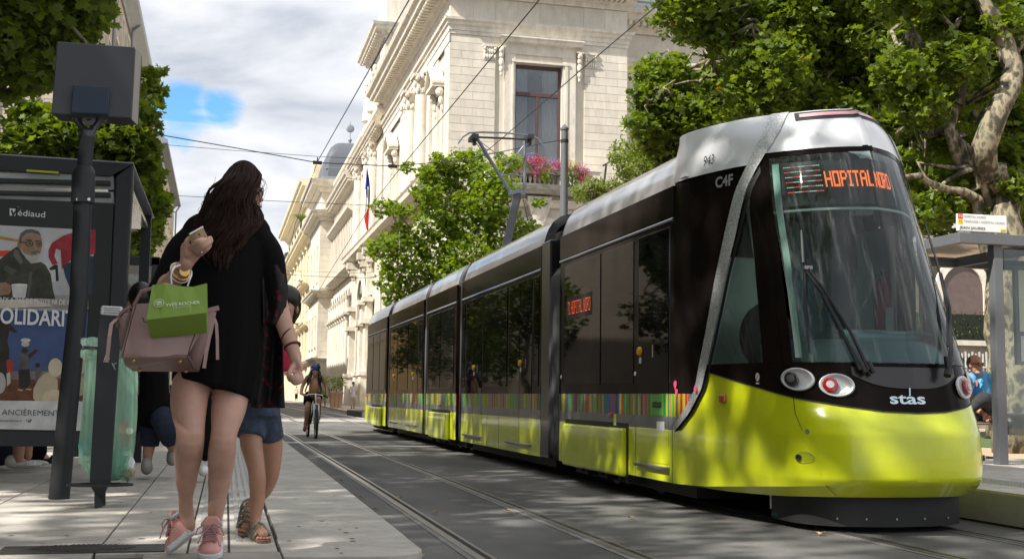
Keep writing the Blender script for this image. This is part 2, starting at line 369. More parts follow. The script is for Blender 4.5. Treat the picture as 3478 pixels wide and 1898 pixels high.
# far right pavement with kerb that swings out
def pk(x, y): q = PZ(x, y, 0); return (q[0], q[1])
b = MB(); o1 = [pk(1235, 1412), pk(1145, 1393), pk(1060, 1372), pk(975, 1354)]
b.poly([(max(a, .0), y, -.05) for a, y in o1]+[(60, 400, -.05), (60, 47, -.05)], (0, 0, .15)); tag(b.build('pavement', mat('pink_paving', (.38, .335, .3), .9, n=.12, ns=2)), kind='structure')
b = MB()
for (a, b1) in zip(o1, o1[1:]): b.bar((a[0], a[1], .06), (b1[0], b1[1], .06), .22, .10)
tag(b.build('kerb', M('kerbstone')), kind='structure')
b = MB(); b.box(-40, -2.6, 43, 600, -.1, .12); tag(b.build('left_pavement', MT['pink_paving']), kind='structure')
# ------------------------------------------------------------ TRAM
CX, HW, YJ = 5.13, 1.07, 10.2
_T = np.array([(0,0),(.18,.003),(.35,.012),(.5,.035),(.62,.07),(.73,.12),(.81,.18),(.87,.26),(.91,.36),(.95,.5),(.98,.68),(.995,.85),(1.0,1)])
_s = np.concatenate([[0], np.cumsum(np.hypot(np.diff(_T[:,0]*1.07), np.diff(_T[:,1]*2.2)))]); _s /= _s[-1]
_fu = np.linspace(0, 1, 400)
def _smo(a):
    b = np.interp(_fu, _s, a); k = np.ones(21)/21
    return np.convolve(np.concatenate([2*b[0]-b[20:0:-1], b, 2*b[-1]-b[-2:-22:-1]]), k, 'same')[20:-20]
_V = _smo(_T[:,0]); _D = _smo(_T[:,1]); _V[0] = 0; _D -= _D[:1].min(); _D[-1] = 1; _V[-1] = 1
def _zt(a, zs):   # smooth z profile
    zz_ = np.linspace(.2, 3.6, 341); b = np.interp(zz_, zs, a); k = np.ones(15)/15
    e = np.concatenate([2*b[0]-b[14:0:-1], b, 2*b[-1]-b[-2:-16:-1]]); return zz_, np.convolve(e, k, 'same')[14:-14]
ZT = [.2,.28,.42,.75,.95,1.27,2.0,3.05,3.3,3.46,3.6]
_zz, _HS = _zt([.97,.985,1.0,1.0,.995,.985,.93,.86,.82,.77,.6], ZT); _, _PE = _zt([1,1,1,1,1,.97,.75,.52,.5,.5,.5], ZT)
YFt = [8.05,7.97,7.85,7.88,7.97,8.05,8.27,8.56,8.66,8.84,9.1]
def nose(u, z, off=0):
    if off:
        e = .01; p = np.array(nose(u, z)); a = np.array(nose(min(u+e, 1), z))-np.array(nose(max(u-e, -1), z)); b = np.array(nose(u, z+e))-np.array(nose(u, z-e))
        n_ = np.cross(a, b); n_ /= np.linalg.norm(n_)+1e-9
        return p+n_*off
    a = abs(u); v = np.interp(a, _fu, _V); d = max(np.interp(a, _fu, _D), 0)
    yf = np.interp(z, ZT, YFt); hs = np.interp(z, _zz, _HS); p = np.interp(z, _zz, _PE)
    d = d**p; w_ = 1-d*d*(3-2*d) if d < 1 else 0
    x = v*HW*(1-(1-hs)*w_)*(1-(.14*w_ if u > 0 else 0))*(1-np.interp(z, [2.7, 3.0, 3.2, 3.46], [0, .01, .03, .09]))
    return (CX+(x if u >= 0 else -x), yf+d*(YJ-yf), z)
def I(t): a = sorted(t); xs_ = [q[0] for q in a]; ys_ = [q[1] for q in a]; return lambda x: float(np.interp(x, xs_, ys_))
PL = I([(.28,-.999),(.5,-.999),(.745,-.995),(.923,-.89),(1.082,-.82),(1.27,-.785),(1.776,-.665),(2.41,-.512),(2.786,-.42),(3.004,-.355),(3.212,-.31),(3.46,-.275)])
PR_ = I([(.28,-.97),(.715,-.97),(.884,-.86),(1.092,-.77),(1.27,-.73),(1.766,-.605),(2.39,-.45),(2.796,-.37),(2.994,-.315),(3.173,-.27),(3.46,-.215)])
YT = I([(-1,.70),(-.97,.715),(-.86,.885),(-.76,1.10),(-.735,1.235),(-.57,1.155),(-.445,1.09),(-.33,1.02),(-.205,.963),(-.1,.925),(0,.915),(.1,.925),(.205,.963),(.33,1.02),(.445,1.09),(.57,1.155),(.735,1.235),(.76,1.10),(.86,.885),(.97,.715),(1,.70)])
BOTz = I([(-1,.235),(-.665,.235),(-.445,.245),(-.2,.25),(.2,.25),(.445,.245),(.665,.235),(1,.235)])
CRz = I([(-1,.236),(-.9,.245),(-.755,.262),(-.45,.33),(-.265,.37),(0,.385),(.265,.37),(.45,.33),(.755,.262),(.9,.245),(1,.236)])
tram = thing('tram', 'yellow-green, black and silver articulated tram with a lit orange HOPITAL NORD display', 'tram', (CX, 20, 0))
def patch(name, m, u0, u1, zlo, zhi, off=0, nu=40, nz=16, parent=None, smooth=True, sides=None, auto=None):
    """surface patch of the nose between two height curves"""
    b = MB(); b.grid(lambda s, t: tuple(nose(u0+(u1-u0)*s, (lambda a, c: a+(c-a)*t)(zlo(u0+(u1-u0)*s), zhi(u0+(u1-u0)*s)), off)), nu, nz)
    return b.build(name, m, parent or tram, smooth=smooth, auto=auto)
def vpatch(name, m, z0, z1, ulo, uhi, off=0, nu=8, nz=30, parent=None, mirror=True):
    b = MB()
    for sg_ in ((1, -1) if mirror else (1,)):
        b = MB(); b.grid(lambda s, t: tuple(nose(sg_*(ulo(z0+(z1-z0)*t)+(uhi(z0+(z1-z0)*t)-ulo(z0+(z1-z0)*t))*s), z0+(z1-z0)*t, off)), nu, nz)
        o = b.build(name, m, parent or tram, smooth=True)
    return o
# lower bumper (three belts so the creases read), bulging a little between the creases
def bump_fn(lo, hi, depth):
    return lambda u, z: 0
bump = MB()
bump.grid(lambda s, t: tuple(nose(-1+2*s, BOTz(-1+2*s)+(CRz(-1+2*s)-BOTz(-1+2*s))*t, -.05*(1-t))), 120, 3)
UC = lambda u: .77+.10*min(1, (abs(u)/.25)**2) if abs(u) < .25 else max(.5, .87-(abs(u)-.25)*.0)
def belt(u, t):
    a, c = CRz(u), YT(u); z = a+(c-a)*t; f = max(0, 1-(abs(u)/.34)**2); k = UC(u)
    o = .03*f*(1-abs(z-.7)/.3) if abs(z-.7) < .3 else 0
    if z > k: o = .035*f*max(0, 1-(z-k)/(max(c-k, .02)))
    else: o = .035*f*(1-(k-z)/(k-a))**.6
    return tuple(nose(u, z, o))
bump.grid(lambda s, t: belt(-1+2*s, t), 160, 34)
bo = bump.build('bumper', M('tram_yellow'), tram, smooth=True, auto=28)
# black mask between the yellow and the glass
patch('mask', M('tram_black'), -.76, .76, lambda u: min(YT(u)+.004, 1.30), lambda u: 1.30, .004, 120, 6)
patch('mask_edge_seal', M('rubber'), -.72, .72, lambda u: YT(u)-.004, lambda u: YT(u)+.006, .008, 100, 1)
# hood lip over the wiper well
patch('service_flap', mat('mask_satin', (.012, .009, .009), .3, coat=.3), -.17, .17, lambda u: 1.10+.1*(abs(u)/.17)**3, lambda u: 1.262, .012, 40, 5)
STR = bpy.data.materials.new('stripes'); STR.use_nodes = True
def _stripes(m):
    t = m.node_tree; b = t.nodes['Principled BSDF']; lk = t.links.new; b.inputs['Roughness'].default_value = .4; b.inputs['Specular IOR Level'].default_value = .25
    sx = t.nodes.new('ShaderNodeSeparateXYZ'); lk(t.nodes.new('ShaderNodeTexCoord').outputs['Object'], sx.inputs[0])
    def cells(k, off):
        a = t.nodes.new('ShaderNodeMath'); a.operation = 'MULTIPLY_ADD'; a.inputs[1].default_value = k; a.inputs[2].default_value = off; lk(sx.outputs[1], a.inputs[0])
        f = t.nodes.new('ShaderNodeMath'); f.operation = 'FLOOR'; lk(a.outputs[0], f.inputs[0])
        w_ = t.nodes.new('ShaderNodeTexWhiteNoise'); w_.noise_dimensions = '1D'; lk(f.outputs[0], w_.inputs['W']); return w_.outputs[0]
    def rampn(src, cols):
        r = t.nodes.new('ShaderNodeValToRGB'); r.color_ramp.interpolation = 'CONSTANT'; e = r.color_ramp.elements
        for i, (p, c) in enumerate(cols):
            if i < 2: e[i].position = p; e[i].color = (*c, 1)
            else: q = e.new(p); q.color = (*c, 1)
        lk(src, r.inputs[0]); return r.outputs[0]
    pal = [(0, (.10, .36, .03)), (.17, (.25, .46, .02)), (.32, (.42, .45, .02)), (.42, (.02, .22, .07)), (.50, (.02, .30, .28)), (.58, (.03, .16, .42)), (.65, (.46, .03, .03)), (.74, (.62, .20, .06)), (.82, (.25, .05, .2)), (.87, (.40, .09, .12)), (.93, (.06, .07, .08))]
    c1 = rampn(cells(18, 3), pal); c2 = rampn(cells(41, 9), pal); s_ = cells(9, 5)
    g_ = t.nodes.new('ShaderNodeMath'); g_.operation = 'GREATER_THAN'; g_.inputs[1].default_value = .45; lk(s_, g_.inputs[0])
    mx = t.nodes.new('ShaderNodeMix'); mx.data_type = 'RGBA'; lk(g_.outputs[0], mx.inputs[0]); lk(c2, mx.inputs[6]); lk(c1, mx.inputs[7]); lk(mx.outputs[2], b.inputs['Base Color'])
_stripes(STR)
# A-pillars: silver sweep running from the roof down into a curved foot
vpatch('pillar', M('pillar_silver'), .72, 3.46, PL, PR_, .030, 6, 60)
vpatch('pillar_edge', M('black'), .72, 3.3, lambda z: PR_(z), lambda z: PR_(z)+.018, .013, 2, 50)
# curved foot on the body side
b = MB()
for sx in (-1, 1):
    o1 = []; i1 = []
    for t in np.linspace(0, 1, 14):
        a = math.pi/2*t
        yo = 9.20+(1.0)*t; zo = 0
    P0 = [(9.72, 1.00), (9.85, .88), (9.98, .79), (10.12, .735), (10.28, .715)]
    P1 = [(9.86, 1.06), (9.95, .97), (10.05, .90), (10.16, .86), (10.28, .85)]
# windscreen glass
WL = I([(1.26,-.33),(2.1,-.31),(2.6,-.305),(3.09,-.29)])
def glass(name, tint=(.55, .68, .66), dirt=.25, ior=1.5):
    m = bpy.data.materials.new(name); m.use_nodes = True; t = m.node_tree; t.nodes.clear(); lk = t.links.new
    o = t.nodes.new('ShaderNodeOutputMaterial'); tr = t.nodes.new('ShaderNodeBsdfTransparent'); tr.inputs[0].default_value = (*tint, 1)
    gl = t.nodes.new('ShaderNodeBsdfGlossy'); gl.inputs['Roughness'].default_value = .02
    fr = t.nodes.new('ShaderNodeFresnel'); fr.inputs[0].default_value = ior
    mx = t.nodes.new('ShaderNodeMixShader'); lk(fr.outputs[0], mx.inputs[0]); lk(tr.outputs[0], mx.inputs[1]); lk(gl.outputs[0], mx.inputs[2])
    if dirt:
        df = t.nodes.new('ShaderNodeBsdfDiffuse'); df.inputs[0].default_value = (.62, .68, .66, 1)
        c = t.nodes.new('ShaderNodeTexCoord'); mp = t.nodes.new('ShaderNodeMapping'); mp.inputs['Scale'].default_value = (22, 4, 1.3); lk(c.outputs['Object'], mp.inputs[0])
        nn = t.nodes.new('ShaderNodeTexNoise'); nn.inputs['Scale'].default_value = 1; nn.inputs['Detail'].default_value = 9; nn.inputs['Roughness'].default_value = .7; lk(mp.outputs[0], nn.inputs[0])
        rp_ = t.nodes.new('ShaderNodeMapRange'); rp_.inputs[1].default_value = .52; rp_.inputs[2].default_value = .78; rp_.inputs[3].default_value = .025; rp_.inputs[4].default_value = dirt; lk(nn.outputs[0], rp_.inputs[0])
        m2 = t.nodes.new('ShaderNodeMixShader'); lk(rp_.outputs[0], m2.inputs[0]); lk(mx.outputs[0], m2.inputs[1]); lk(df.outputs[0], m2.inputs[2]); mx = m2
    lk(mx.outputs[0], o.inputs[0]); MT[name] = m; return m
glass('windscreen_glass', (.66, .82, .79), .34); glass('clear_glass', (.80, .85, .84), .05); glass('cab_glass', (.55, .66, .63), .10); glass('pane_big', (.78, .82, .84), .05, 2.1); glass('pane_dark', (.12, .13, .13), 0)
patch('windscreen', M('windscreen_glass'), -.30, .30, lambda u: 1.29, lambda u: 3.08-.0*abs(u), .012, 40, 30)
vpatch('windscreen_edge', mat('edge_green', (.50, .66, .60), .4), 1.34, 3.0, lambda z: WL(z)+.010, lambda z: WL(z)+.030, -.02, 3, 24)
# black surround of the windscreen
patch('windscreen_frame', M('tram_black'), -.33, .33, lambda u: 3.045, lambda u: 3.10, .016, 30, 2)
vpatch('windscreen_pillar', M('tram_black'), 1.27, 3.08, lambda z: WL(z)-.022, lambda z: WL(z)+.006, .015, 3, 24)
# cab side glass: between the silver sweep and the windscreen post
vpatch('cab_side_window', M('cab_glass'), 1.30, 2.92, lambda z: PR_(z)+.02, lambda z: WL(z)-.02, .004, 8, 20)
vpatch('cab_window_post', M('tram_black'), 1.30, 2.95, lambda z: max(PR_(z)+.018, WL(z)-.1+.02*(z-1.3)-.00), lambda z: WL(z)-.02, .008, 3, 20)
# silver forehead and roof cap
patch('forehead', M('tram_silver'), -.33, .33, lambda u: 3.09, lambda u: 3.46, .018, 60, 10)
rc = MB()
def capf(s, t):
    u = -1+2*s; p = np.array(nose(u, 3.46)); c_ = np.array([CX, YJ, 3.46]); k = t
    q = p+(np.array([CX+(p[0]-CX)*.2, YJ, 0])-[p[0], p[1], 0])*k*np.array([1, 1, 0]); q[2] = 3.46+.075*math.sin(min(k*1.6, 1)*math.pi/2); return tuple(q)
rc.grid(capf, 60, 10); rc.build('roof_cap', M('tram_silver'), tram, smooth=True)
# silver fairing behind the sweep (carries the number 943)
def fair_lo(u): return 3.01
vp = MB()
for sg_ in (-1, 1):
    def ff(s, t, sg_=sg_):
        z = 3.0+.46*t; ue = PL(z); u = -1+(ue+1)*s; q = np.array(nose(sg_*abs(u), z, .022)); 
        return tuple(q)
    vp = MB(); vp.grid(ff, 30, 10); vp.build('roof_fairing', M('tram_silver'), tram, smooth=True)
    # slanted back end plus underside ledge
    a0 = np.array(nose(-sg_*-1.0 if False else sg_*1.0, 3.0)); 
for sx in (-1, 1):
    x = lambda k: CX+sx*(HW*k); b = MB()
    b.add([(x(1.0), 10.15, 3.03), (x(.93), 10.24, 3.46), (x(.6), 10.26, 3.535), (x(.6), 10.2, 3.05), (x(1.012), 9.9, 3.02), (x(.6), 9.9, 3.0)], [(0, 1, 2, 3), (0, 3, 5, 4)]); b.build('fairing_end', M('tram_silver'), tram)
# black side panel between fairing, sweep and the door (nose side)
b = MB()
for sg_ in (-1, 1):
    b = MB(); b.grid(lambda s, t: tuple(nose(sg_*(1+(abs(PL(1.05+1.98*t))-1)*s), 1.05+1.98*t, .002)), 24, 30)
    b.build('cab_side_panel', M('tram_black'), tram, smooth=True)
    b = MB(); b.grid(lambda s, t: tuple(nose(sg_*(1+(abs(PL(.84+.21*t))-1)*s), .84+.21*t, .004)), 12, 4); b.build('stripe_band', STR, tram, smooth=True)
    b = MB(); b.grid(lambda s, t: tuple(nose(sg_*(1+(abs(PL(.72+.12*t))-.995)*s), .72+.12*t, .004)), 12, 4); b.build('grey_band', M('tram_grey'), tram, smooth=True)
# marker light bar in the forehead
patch('light_bar_housing', M('charcoal'), -.20, .20, lambda u: 3.36, lambda u: 3.45, .022, 30, 2)
patch('light_bar', mat('red_lens', (.62, .27, .29), .3, coat=.5), -.185, .185, lambda u: 3.39, lambda u: 3.425, .028, 30, 1)
# interior of the cab
CABY = 10.35
mat('cab_wall', (.14, .30, .40), .6, n=.1, ns=2); mat('cab_pale', (.62, .72, .66), .6); mat('dash', (.16, .23, .25), .6, n=.15, ns=6)
b = MB(); b.box(4.12, 6.14, 10.2, 10.26, .3, 3.3); b.build('cab_bulkhead', M('cab_wall'), tram)
b = MB(); b.box(5.25, 5.95, 10.16, 10.2, .5, 2.7); b.build('cab_door', mat('cab_door', (.09, .17, .24), .4, coat=.3), tram)
b = MB(); b.box(4.45, 5.8, 8.6, 10.2, .3, .34); b.box(4.45, 5.8, 9.6, 10.2, 3.0, 3.04); b.build('cab_floor_and_ceiling', M('dash'), tram)
b = MB(); b.grid(lambda s, t: (lambda p: (CX+(p[0]-CX)*.93, p[1]+.10+.50*t, 1.30+.10*math.sin(t*3.1)+.16*t))(nose(-.34+.68*s, 1.3)), 30, 8)
b.grid(lambda s, t: (lambda p: (CX+(p[0]-CX)*.93, p[1]+.6+.02*t, 1.46-1.1*t))(nose(-.34+.68*s, 1.3)), 30, 3); b.build('dashboard', M('dash'), tram, smooth=True)
b = MB(); b.obox((5.5, 8.95, 1.50), (.42, 0, 0), (0, .18, .03), (0, -.02, .09)); b.build('console', M('dash'), tram, bevel=.03)
b = MB(); b.box(5.38, 5.72, 8.72, 8.75, 1.44, 1.475); b.build('vent_grille', mat('lit_grille', (.75, .78, .76), .4), tram)
b = MB(); b.box(4.25, 4.95, 9.9, 10.16, .9, 2.3); b.box(5.88, 5.94, 9.5, 10.1, 1.2, 2.6); b.build('cab_lining', M('cab_pale'), tram, bevel=.02)
b = MB(); b.grid(lambda s, t: (lambda p: (p[0]+.06, p[1]+.08, p[2]))(nose(-.40+.05*s, 1.35+1.6*t)), 2, 10); b.grid(lambda s, t: (lambda p: (p[0]-.06, p[1]+.08, p[2]))(nose(.40-.07*s, 1.35+1.6*t)), 2, 10); b.build('cab_post_lining', M('cab_pale'), tram, smooth=True, solid=.03)
b = MB(); b.ell((4.62, 9.45, 1.55), (.26, .12, .30)); b.ell((4.62, 9.3, 1.2), (.28, .26, .1)); b.build('driver_seat', M('rubber'), tram, smooth=True)
ex = MB(); e0 = PY(2990, 1180, 9.6); e1 = PY(2990, 940, 9.6); ex.lathe((e0[0]+.05, 9.6, 0), [(.02, e0[2]), (.085, e0[2]+.02), (.088, e1[2]-.08), (.06, e1[2]-.03), (.025, e1[2]), (.03, e1[2]+.05)], 16); o = ex.build('fire_extinguisher', mat('red', (.55, .02, .02), .35, coat=.4), tram, smooth=True)
ex = MB(); cx = e0[0]+.05; ex.tube([(cx, 9.58, e1[2]+.02), (cx-.1, 9.57, e1[2]), (cx-.14, 9.56, e1[2]-.15), (cx-.12, 9.56, e1[2]-.35)], .012, 6); ex.build('hose', M('black'), o)
ex = MB(); ex.box(cx-.05, cx+.05, 9.50, 9.505, e0[2]+.12, e0[2]+.36); ex.build('extinguisher_label', M('white'), o)
ex = MB(); ex.obox(PY(2925, 718, 8.95), (.09, 0, 0), (0, .05, 0), (0, 0, .035)); ex.build('sensor_box', mat('pale_plastic', (.6, .66, .63), .5), tram, bevel=.015)
# destination display
LED = mat('led', (.05, .01, 0), .5, emit=(1, .16, .03), es=1.1); LEDR = mat('led_red', (.05, 0, 0), .5, emit=(1, .12, .1), es=.7); LEDW = mat('led_white', (.05, .05, .05), .5, emit=(.8, .95, .9), es=.5)
b = MB(); b.grid(lambda s, t: (lambda p: (CX+(p[0]-CX)*.97, p[1]+.08, p[2]))(nose(-.275+.55*s, 2.60+.40*t)), 30, 2); b.build('display_board', M('black'), tram, solid=.03)
b = MB(); b.grid(lambda s, t: (lambda p: (CX+(p[0]-CX)*.97, p[1]+.05, p[2]))(nose(-.30+.60*s, 2.55+.02*t)), 30, 1); b.build('display_shelf', M('pale_plastic'), tram, solid=.012)
FONT = {'H':"10001 10001 10001 11111 10001 10001 10001",'O':"11111 10001 10001 10001 10001 10001 11111",'P':"11110 10001 10001 11110 10000 10000 10000",'I':"111 010 010 010 010 010 111",'T':"11111 00100 00100 00100 00100 00100 00100",'A':"01110 10001 10001 11111 10001 10001 10001",'L':"10000 10000 10000 10000 10000 10000 11111",'N':"10001 11001 11001 10101 10011 10011 10001",'R':"11110 10001 10001 11110 10100 10010 10001",'D':"11110 10001 10001 10001 10001 10001 11110",' ':"00 00 00 00 00 00 00",'1':"010 110 010 010 010 010 111"}
def dots(s, fn, m, name, dw, dh, par, rep=2):
    b = MB(); cells = []; x = 0
    for ch in s:
        rows = FONT[ch].split(); w_ = len(rows[0])
        for r in range(7):
            for c in range(w_):
                if rows[r][c] == '1': cells.append((x+c, 6-r))
        x += w_+1
    W = x-1
    for cx_, cy in cells:
        for i in range(rep):
            for j in range(rep):
                u, v = (cx_+(i+.5)/rep)/W, (cy+(j+.5)/rep)/7; p = np.array(fn(u, v)); r_ = np.array(fn(u+.001, v))-p; r_ /= np.linalg.norm(r_); up_ = np.array([0, 0, 1.])
                b.add([p-r_*dw-up_*dh, p+r_*dw-up_*dh, p+r_*dw+up_*dh, p-r_*dw+up_*dh], [(0, 1, 2, 3)])
    return b.build(name, m, par)
def dispf(u0, u1, z0, z1): return lambda a, c: (lambda p: (CX+(p[0]-CX)*.97, p[1]+.052, p[2]))(nose(u0+(u1-u0)*a, z0+(z1-z0)*c))
dots('HOPITAL NORD', dispf(-.140, .115, 2.755, 2.895), LED, 'display_lettering', .0036, .0048, tram)
for k in range(6):
    b = MB(); f_ = dispf(-.245, -.150, 2.72+.046*k, 2.72+.046*k+.008)
    for i in range(20):
        if (i+k*2) % 7 == 9: continue
        p = np.array(f_(i/19, .5)); b.cur = 1 if ((i//4+k) % 2) else 0; b.add([p+(-.006, 0, -.004), p+(.006, 0, -.004), p+(.006, 0, .004), p+(-.006, 0, .004)], [(0, 1, 2, 3)])
    b.build('display_line', [LEDR, LEDW], tram)
# head lamps: recessed silver bowls with lamp units
def lamp(u, z, ru, rz, red, nm, du=-.02):
    for sg_ in (-1, 1):
        c = np.array(nose(sg_*u, z, .0)); du_ = np.array(nose(sg_*u+.01, z))-np.array(nose(sg_*u-.01, z)); du_ /= np.linalg.norm(du_)
        dz = np.array(nose(sg_*u, z+.02))-np.array(nose(sg_*u, z-.02)); dz /= np.linalg.norm(dz); n_ = np.cross(du_, dz); n_ /= np.linalg.norm(n_)
        def ring(k, dep, sh=0): return [c+n_*dep+du_*(math.cos(t)*ru*k+sh)+dz*math.sin(t)*rz*k for t in np.linspace(0, 2*math.pi, 32, endpoint=False)]
        q = MB(); q.loft([ring(1.04, .006), ring(1.03, .024), ring(.94, .026), ring(.80, .008, 0), ring(.55, .004, sg_*ru*.18), ring(.1, .004, sg_*ru*.3)], caps=False)
        bowl = q.build('headlight' if not red else 'tail_light', mat('lamp_silver', (.55, .56, .57), .35, metal=.3), tram, smooth=True)
        rr = rz*.66; cc = c+du_*(sg_*ru*.36)+n_*.012
        def disc(r0, dep): return [cc+n_*dep+du_*math.cos(t)*r0+dz*math.sin(t)*r0 for t in np.linspace(0, 2*math.pi, 24, endpoint=False)]
        q = MB(); q.loft([disc(rr, 0), disc(rr, .018), disc(rr*.92, .024), disc(rr*.6, .026), disc(.003, .026)], caps=False); q.build('lamp_lens', M('lens_red') if red else M('lens_dark'), bowl, smooth=False)
        q = MB(); q.loft([disc(rr*.55, .026), disc(rr*.5, .034), disc(.002, .036)], caps=False); q.build('lamp_centre', M('lens_white') if red else M('lens_grey'), bowl)
mat('lens_red', (.35, .006, .01), .15, coat=.8, n=.5, ns=50); mat('lens_dark', (.03, .03, .03), .08, coat=1); mat('lens_white', (.55, .5, .5), .3, n=.3, ns=80); mat('lens_grey', (.12, .12, .12), .1, coat=1)
lamp(.315, 1.163, .135, .088, False, 'a'); lamp(.213, 1.118, .128, .088, True, 'b')
# logo, small marks
def on_nose(u, z, off=.03):
    c = np.array(nose(u, z, off)); r_ = np.array(nose(u+.02, z))-np.array(nose(u-.02, z)); up_ = np.array(nose(u, z+.02))-np.array(nose(u, z-.02)); return c, r_, up_
c, r_, up_ = on_nose(-.078, .985, .012); text('stas', c, (1, -.01, 0), up_, .082, mat('logo_silver', (.6, .72, .82), .3, metal=.3), tram, 'operator_logo', width=.30, depth=.004, bold=.02)
b = MB(); 
for zz_ in (0,): b.obox(np.array(nose(-.066+.05, 1.075, .014)), (.006, 0, 0), (0, .002, 0), (0, 0, .03))
b.build('operator_logo', M('logo_silver'), tram)
for u, z in ((-.65, 1.01), (.65, 1.01)):
    p = np.array(nose(u, z, .01)); a = np.array(nose(u+.03, z))-np.array(nose(u-.03, z)); a /= np.linalg.norm(a)
    b = MB(); b.obox(p, a*.045, np.cross(a, (0, 0, 1))*.018, (0, 0, .035)); b.build('side_marker_light', mat('amber', (.5, .09, .01), .25, coat=.7), tram, bevel=.012)
p = np.array(nose(-.462, 1.185, .007)); a = np.array(nose(-.44, 1.185))-np.array(nose(-.48, 1.185)); a /= np.linalg.norm(a); n_ = np.cross(a, (0, 0, 1))
b = MB(); b.loft([[p+n_*.001*k+a*math.cos(t)*.026+np.array([0, 0, math.sin(t)*.034]) for t in np.linspace(0, 6.28, 18)[:-1]] for k in (0, 1)]); b.obox(p+(0, 0, -.05), a*.022, n_*.001, (0, 0, .006)); b.build('warning_sticker', M('white'), tram)
b = MB(); b.bar(p+n_*.003-a*.018+(0, 0, -.02), p+n_*.003+a*.018+(0, 0, .02), .006, .002, up=n_); b.build('sticker_stroke', M('red'), tram)
# panel seams on the bumper and tow/bolt recess
sm = MB()
for sg_ in (-1, 1):
    sm.tube([nose(sg_*u, z, .001) for u, z in ((.337, 1.02), (.337, .9), (.325, .78), (.307, .66), (.292, .55), (.280, .45), (.262, .37), (.23, .30))], .0035, 5)
sm.build('bumper_seam', mat('seam', (.10, .11, .01), .7), tram)
for sg_ in (-1, 1):
    c = np.array(nose(sg_*.322, .575, .002)); du_ = np.array(nose(sg_*.322+.01, .575))-np.array(nose(sg_*.322-.01, .575)); du_ /= np.linalg.norm(du_); n_ = np.cross(du_, (0, 0, 1)); n_ /= np.linalg.norm(n_)
    def ring(k, dep, sh=0): return [c+n_*dep+du_*(math.cos(t)*.085*k+sh)+np.array([0, 0, 1.])*math.sin(t)*.045*k for t in np.linspace(0, 6.283, 24, endpoint=False)]
    q = MB(); q.loft([ring(1.03, .001), ring(1, .005), ring(.9, .003), ring(.7, .002, -.01), ring(.05, .002, -.02)], caps=False); rc_ = q.build('tow_eye_recess', mat('yellow_deep', (.42, .48, .01), .3, coat=.5), tram, smooth=True)
    q = MB(); q.loft([[c+n_*d_+du_*(-.05+math.cos(t)*r1)+np.array([0, 0, math.sin(t)*r1]) for t in np.linspace(0, 6.283, 14, endpoint=False)] for r1, d_ in ((.022, .004), (.022, .02), (.012, .02), (.01, .01))]); q.build('tow_socket', M('rubber'), rc_)
    c = np.array(nose(sg_*.31, .77, .004)); q = MB(); q.loft([[c+n_*d_+du_*(math.cos(t)*r1)+np.array([0, 0, math.sin(t)*r1]) for t in np.linspace(0, 6.283, 14, endpoint=False)] for r1, d_ in ((.018, 0), (.018, .008), (.009, .008), (.008, .002))]); q.build('bumper_bolt', M('chrome'), tram)
# under-run skirt below the nose
sk = MB()
def skf(s, t):
    a = math.pi*(s-.5); q = (CX+.72*math.sin(a)**1 if True else 0, 8.95-.78*max(math.cos(a), 0)**.45, .05+.24*t); return q
sk.grid(skf, 40, 2); sk.grid(lambda s, t: (lambda p: (CX+(p[0]-CX)*(1-.3*t), p[1]+.3*t, .05))(skf(s, 0)), 40, 1); sk.build('underrun_skirt', M('skirt'), tram, smooth=True, auto=30)
sk = MB(); 
for s in (.25, .36, .47, .58, .7): p = skf(s, .25); sk.lathe((p[0], p[1]-.004, p[2]), [(.001, -.006), (.007, -.004), (.009, .006)], 8, axis=1)
sk.build('skirt_bolts', M('chrome'), tram)
p = PX(2727, 1700, 4.45); sk = MB(); sk.tube([(4.43, 9.0, .30), (4.43, 9.0, .12)], .013, 8); sk.build('sander_pipe', M('chrome'), tram)
sk = MB(); sk.obox((4.50, 8.9, .085), (.09, 0, 0), (0, .06, 0), (0, 0, .012)); sk.build('pipe_shoe', mat('green_shoe', (.02, .12, .09), .6), tram)
# wipers
def wiper(pts, arm, park):
    b = MB(); 
    return b
def npx(x, y, off=.05):
    # point on the windscreen surface seen at photo pixel: search the patch
    best = None
    for u in np.linspace(-.36, .36, 73):
        for z in np.linspace(1.0, 3.1, 106):
            p = np.array(nose(u, z)); c_ = CR.T @ (p-EYE); sx, sy = PPX+F*c_[0]/-c_[2], PPY-F*c_[1]/-c_[2]; e = (sx-x)**2+(sy-y)**2
            if best is None or e < best[0]: best = (e, u, z)
    return np.array(nose(best[1], best[2], off))
w1 = [npx(2918, 1262, .07), npx(2860, 1130, .06), npx(2790, 1000, .055), npx(2736, 915, .05)]
w2 = [npx(2945, 1262, .07), npx(2885, 1130, .06), npx(2805, 1000, .055), npx(2748, 915, .05)]
wb = MB(); wb.tube(w1, [.018, .014, .012, .010], 6); wb.tube(w2, [.016, .012, .010, .009], 6); wo = wb.build('wiper', M('rubber'), tram)
wb = MB(); wb.tube([npx(2722, 738, .03), npx(2728, 820, .035), npx(2735, 930, .04), npx(2745, 1060, .035), npx(2752, 1200, .03)], [.006, .010, .012, .010, .006], 6); wb.build('wiper_blade', M('black'), wo)
wb = MB(); wb.tube([npx(2727, 790, .045), npx(2736, 905, .055)], [.008, .012], 6); wb.obox(npx(2744, 915, .05), (.035, 0, 0), (0, .012, 0), (0, 0, .014)); wb.build('blade_carrier', mat('satin_grey', (.25, .26, .26), .35, metal=.5), wo)
wb = MB()
for q in ((2922, 1262), (2948, 1262)): wb.tube([npx(q[0]-8, q[1]-20, .07), npx(q[0]+6, q[1]+16, .07)], [.020, .024], 8)
wb.build('wiper_pivot', M('black'), wo)
r1 = [npx(3186, 1290, .10), npx(3200, 1200, .09), npx(3192, 1050, .08), npx(3178, 935, .07)]
wb = MB(); wb.tube(r1, [.03, .016, .012, .010], 6); wo = wb.build('wiper', M('rubber'), tram)
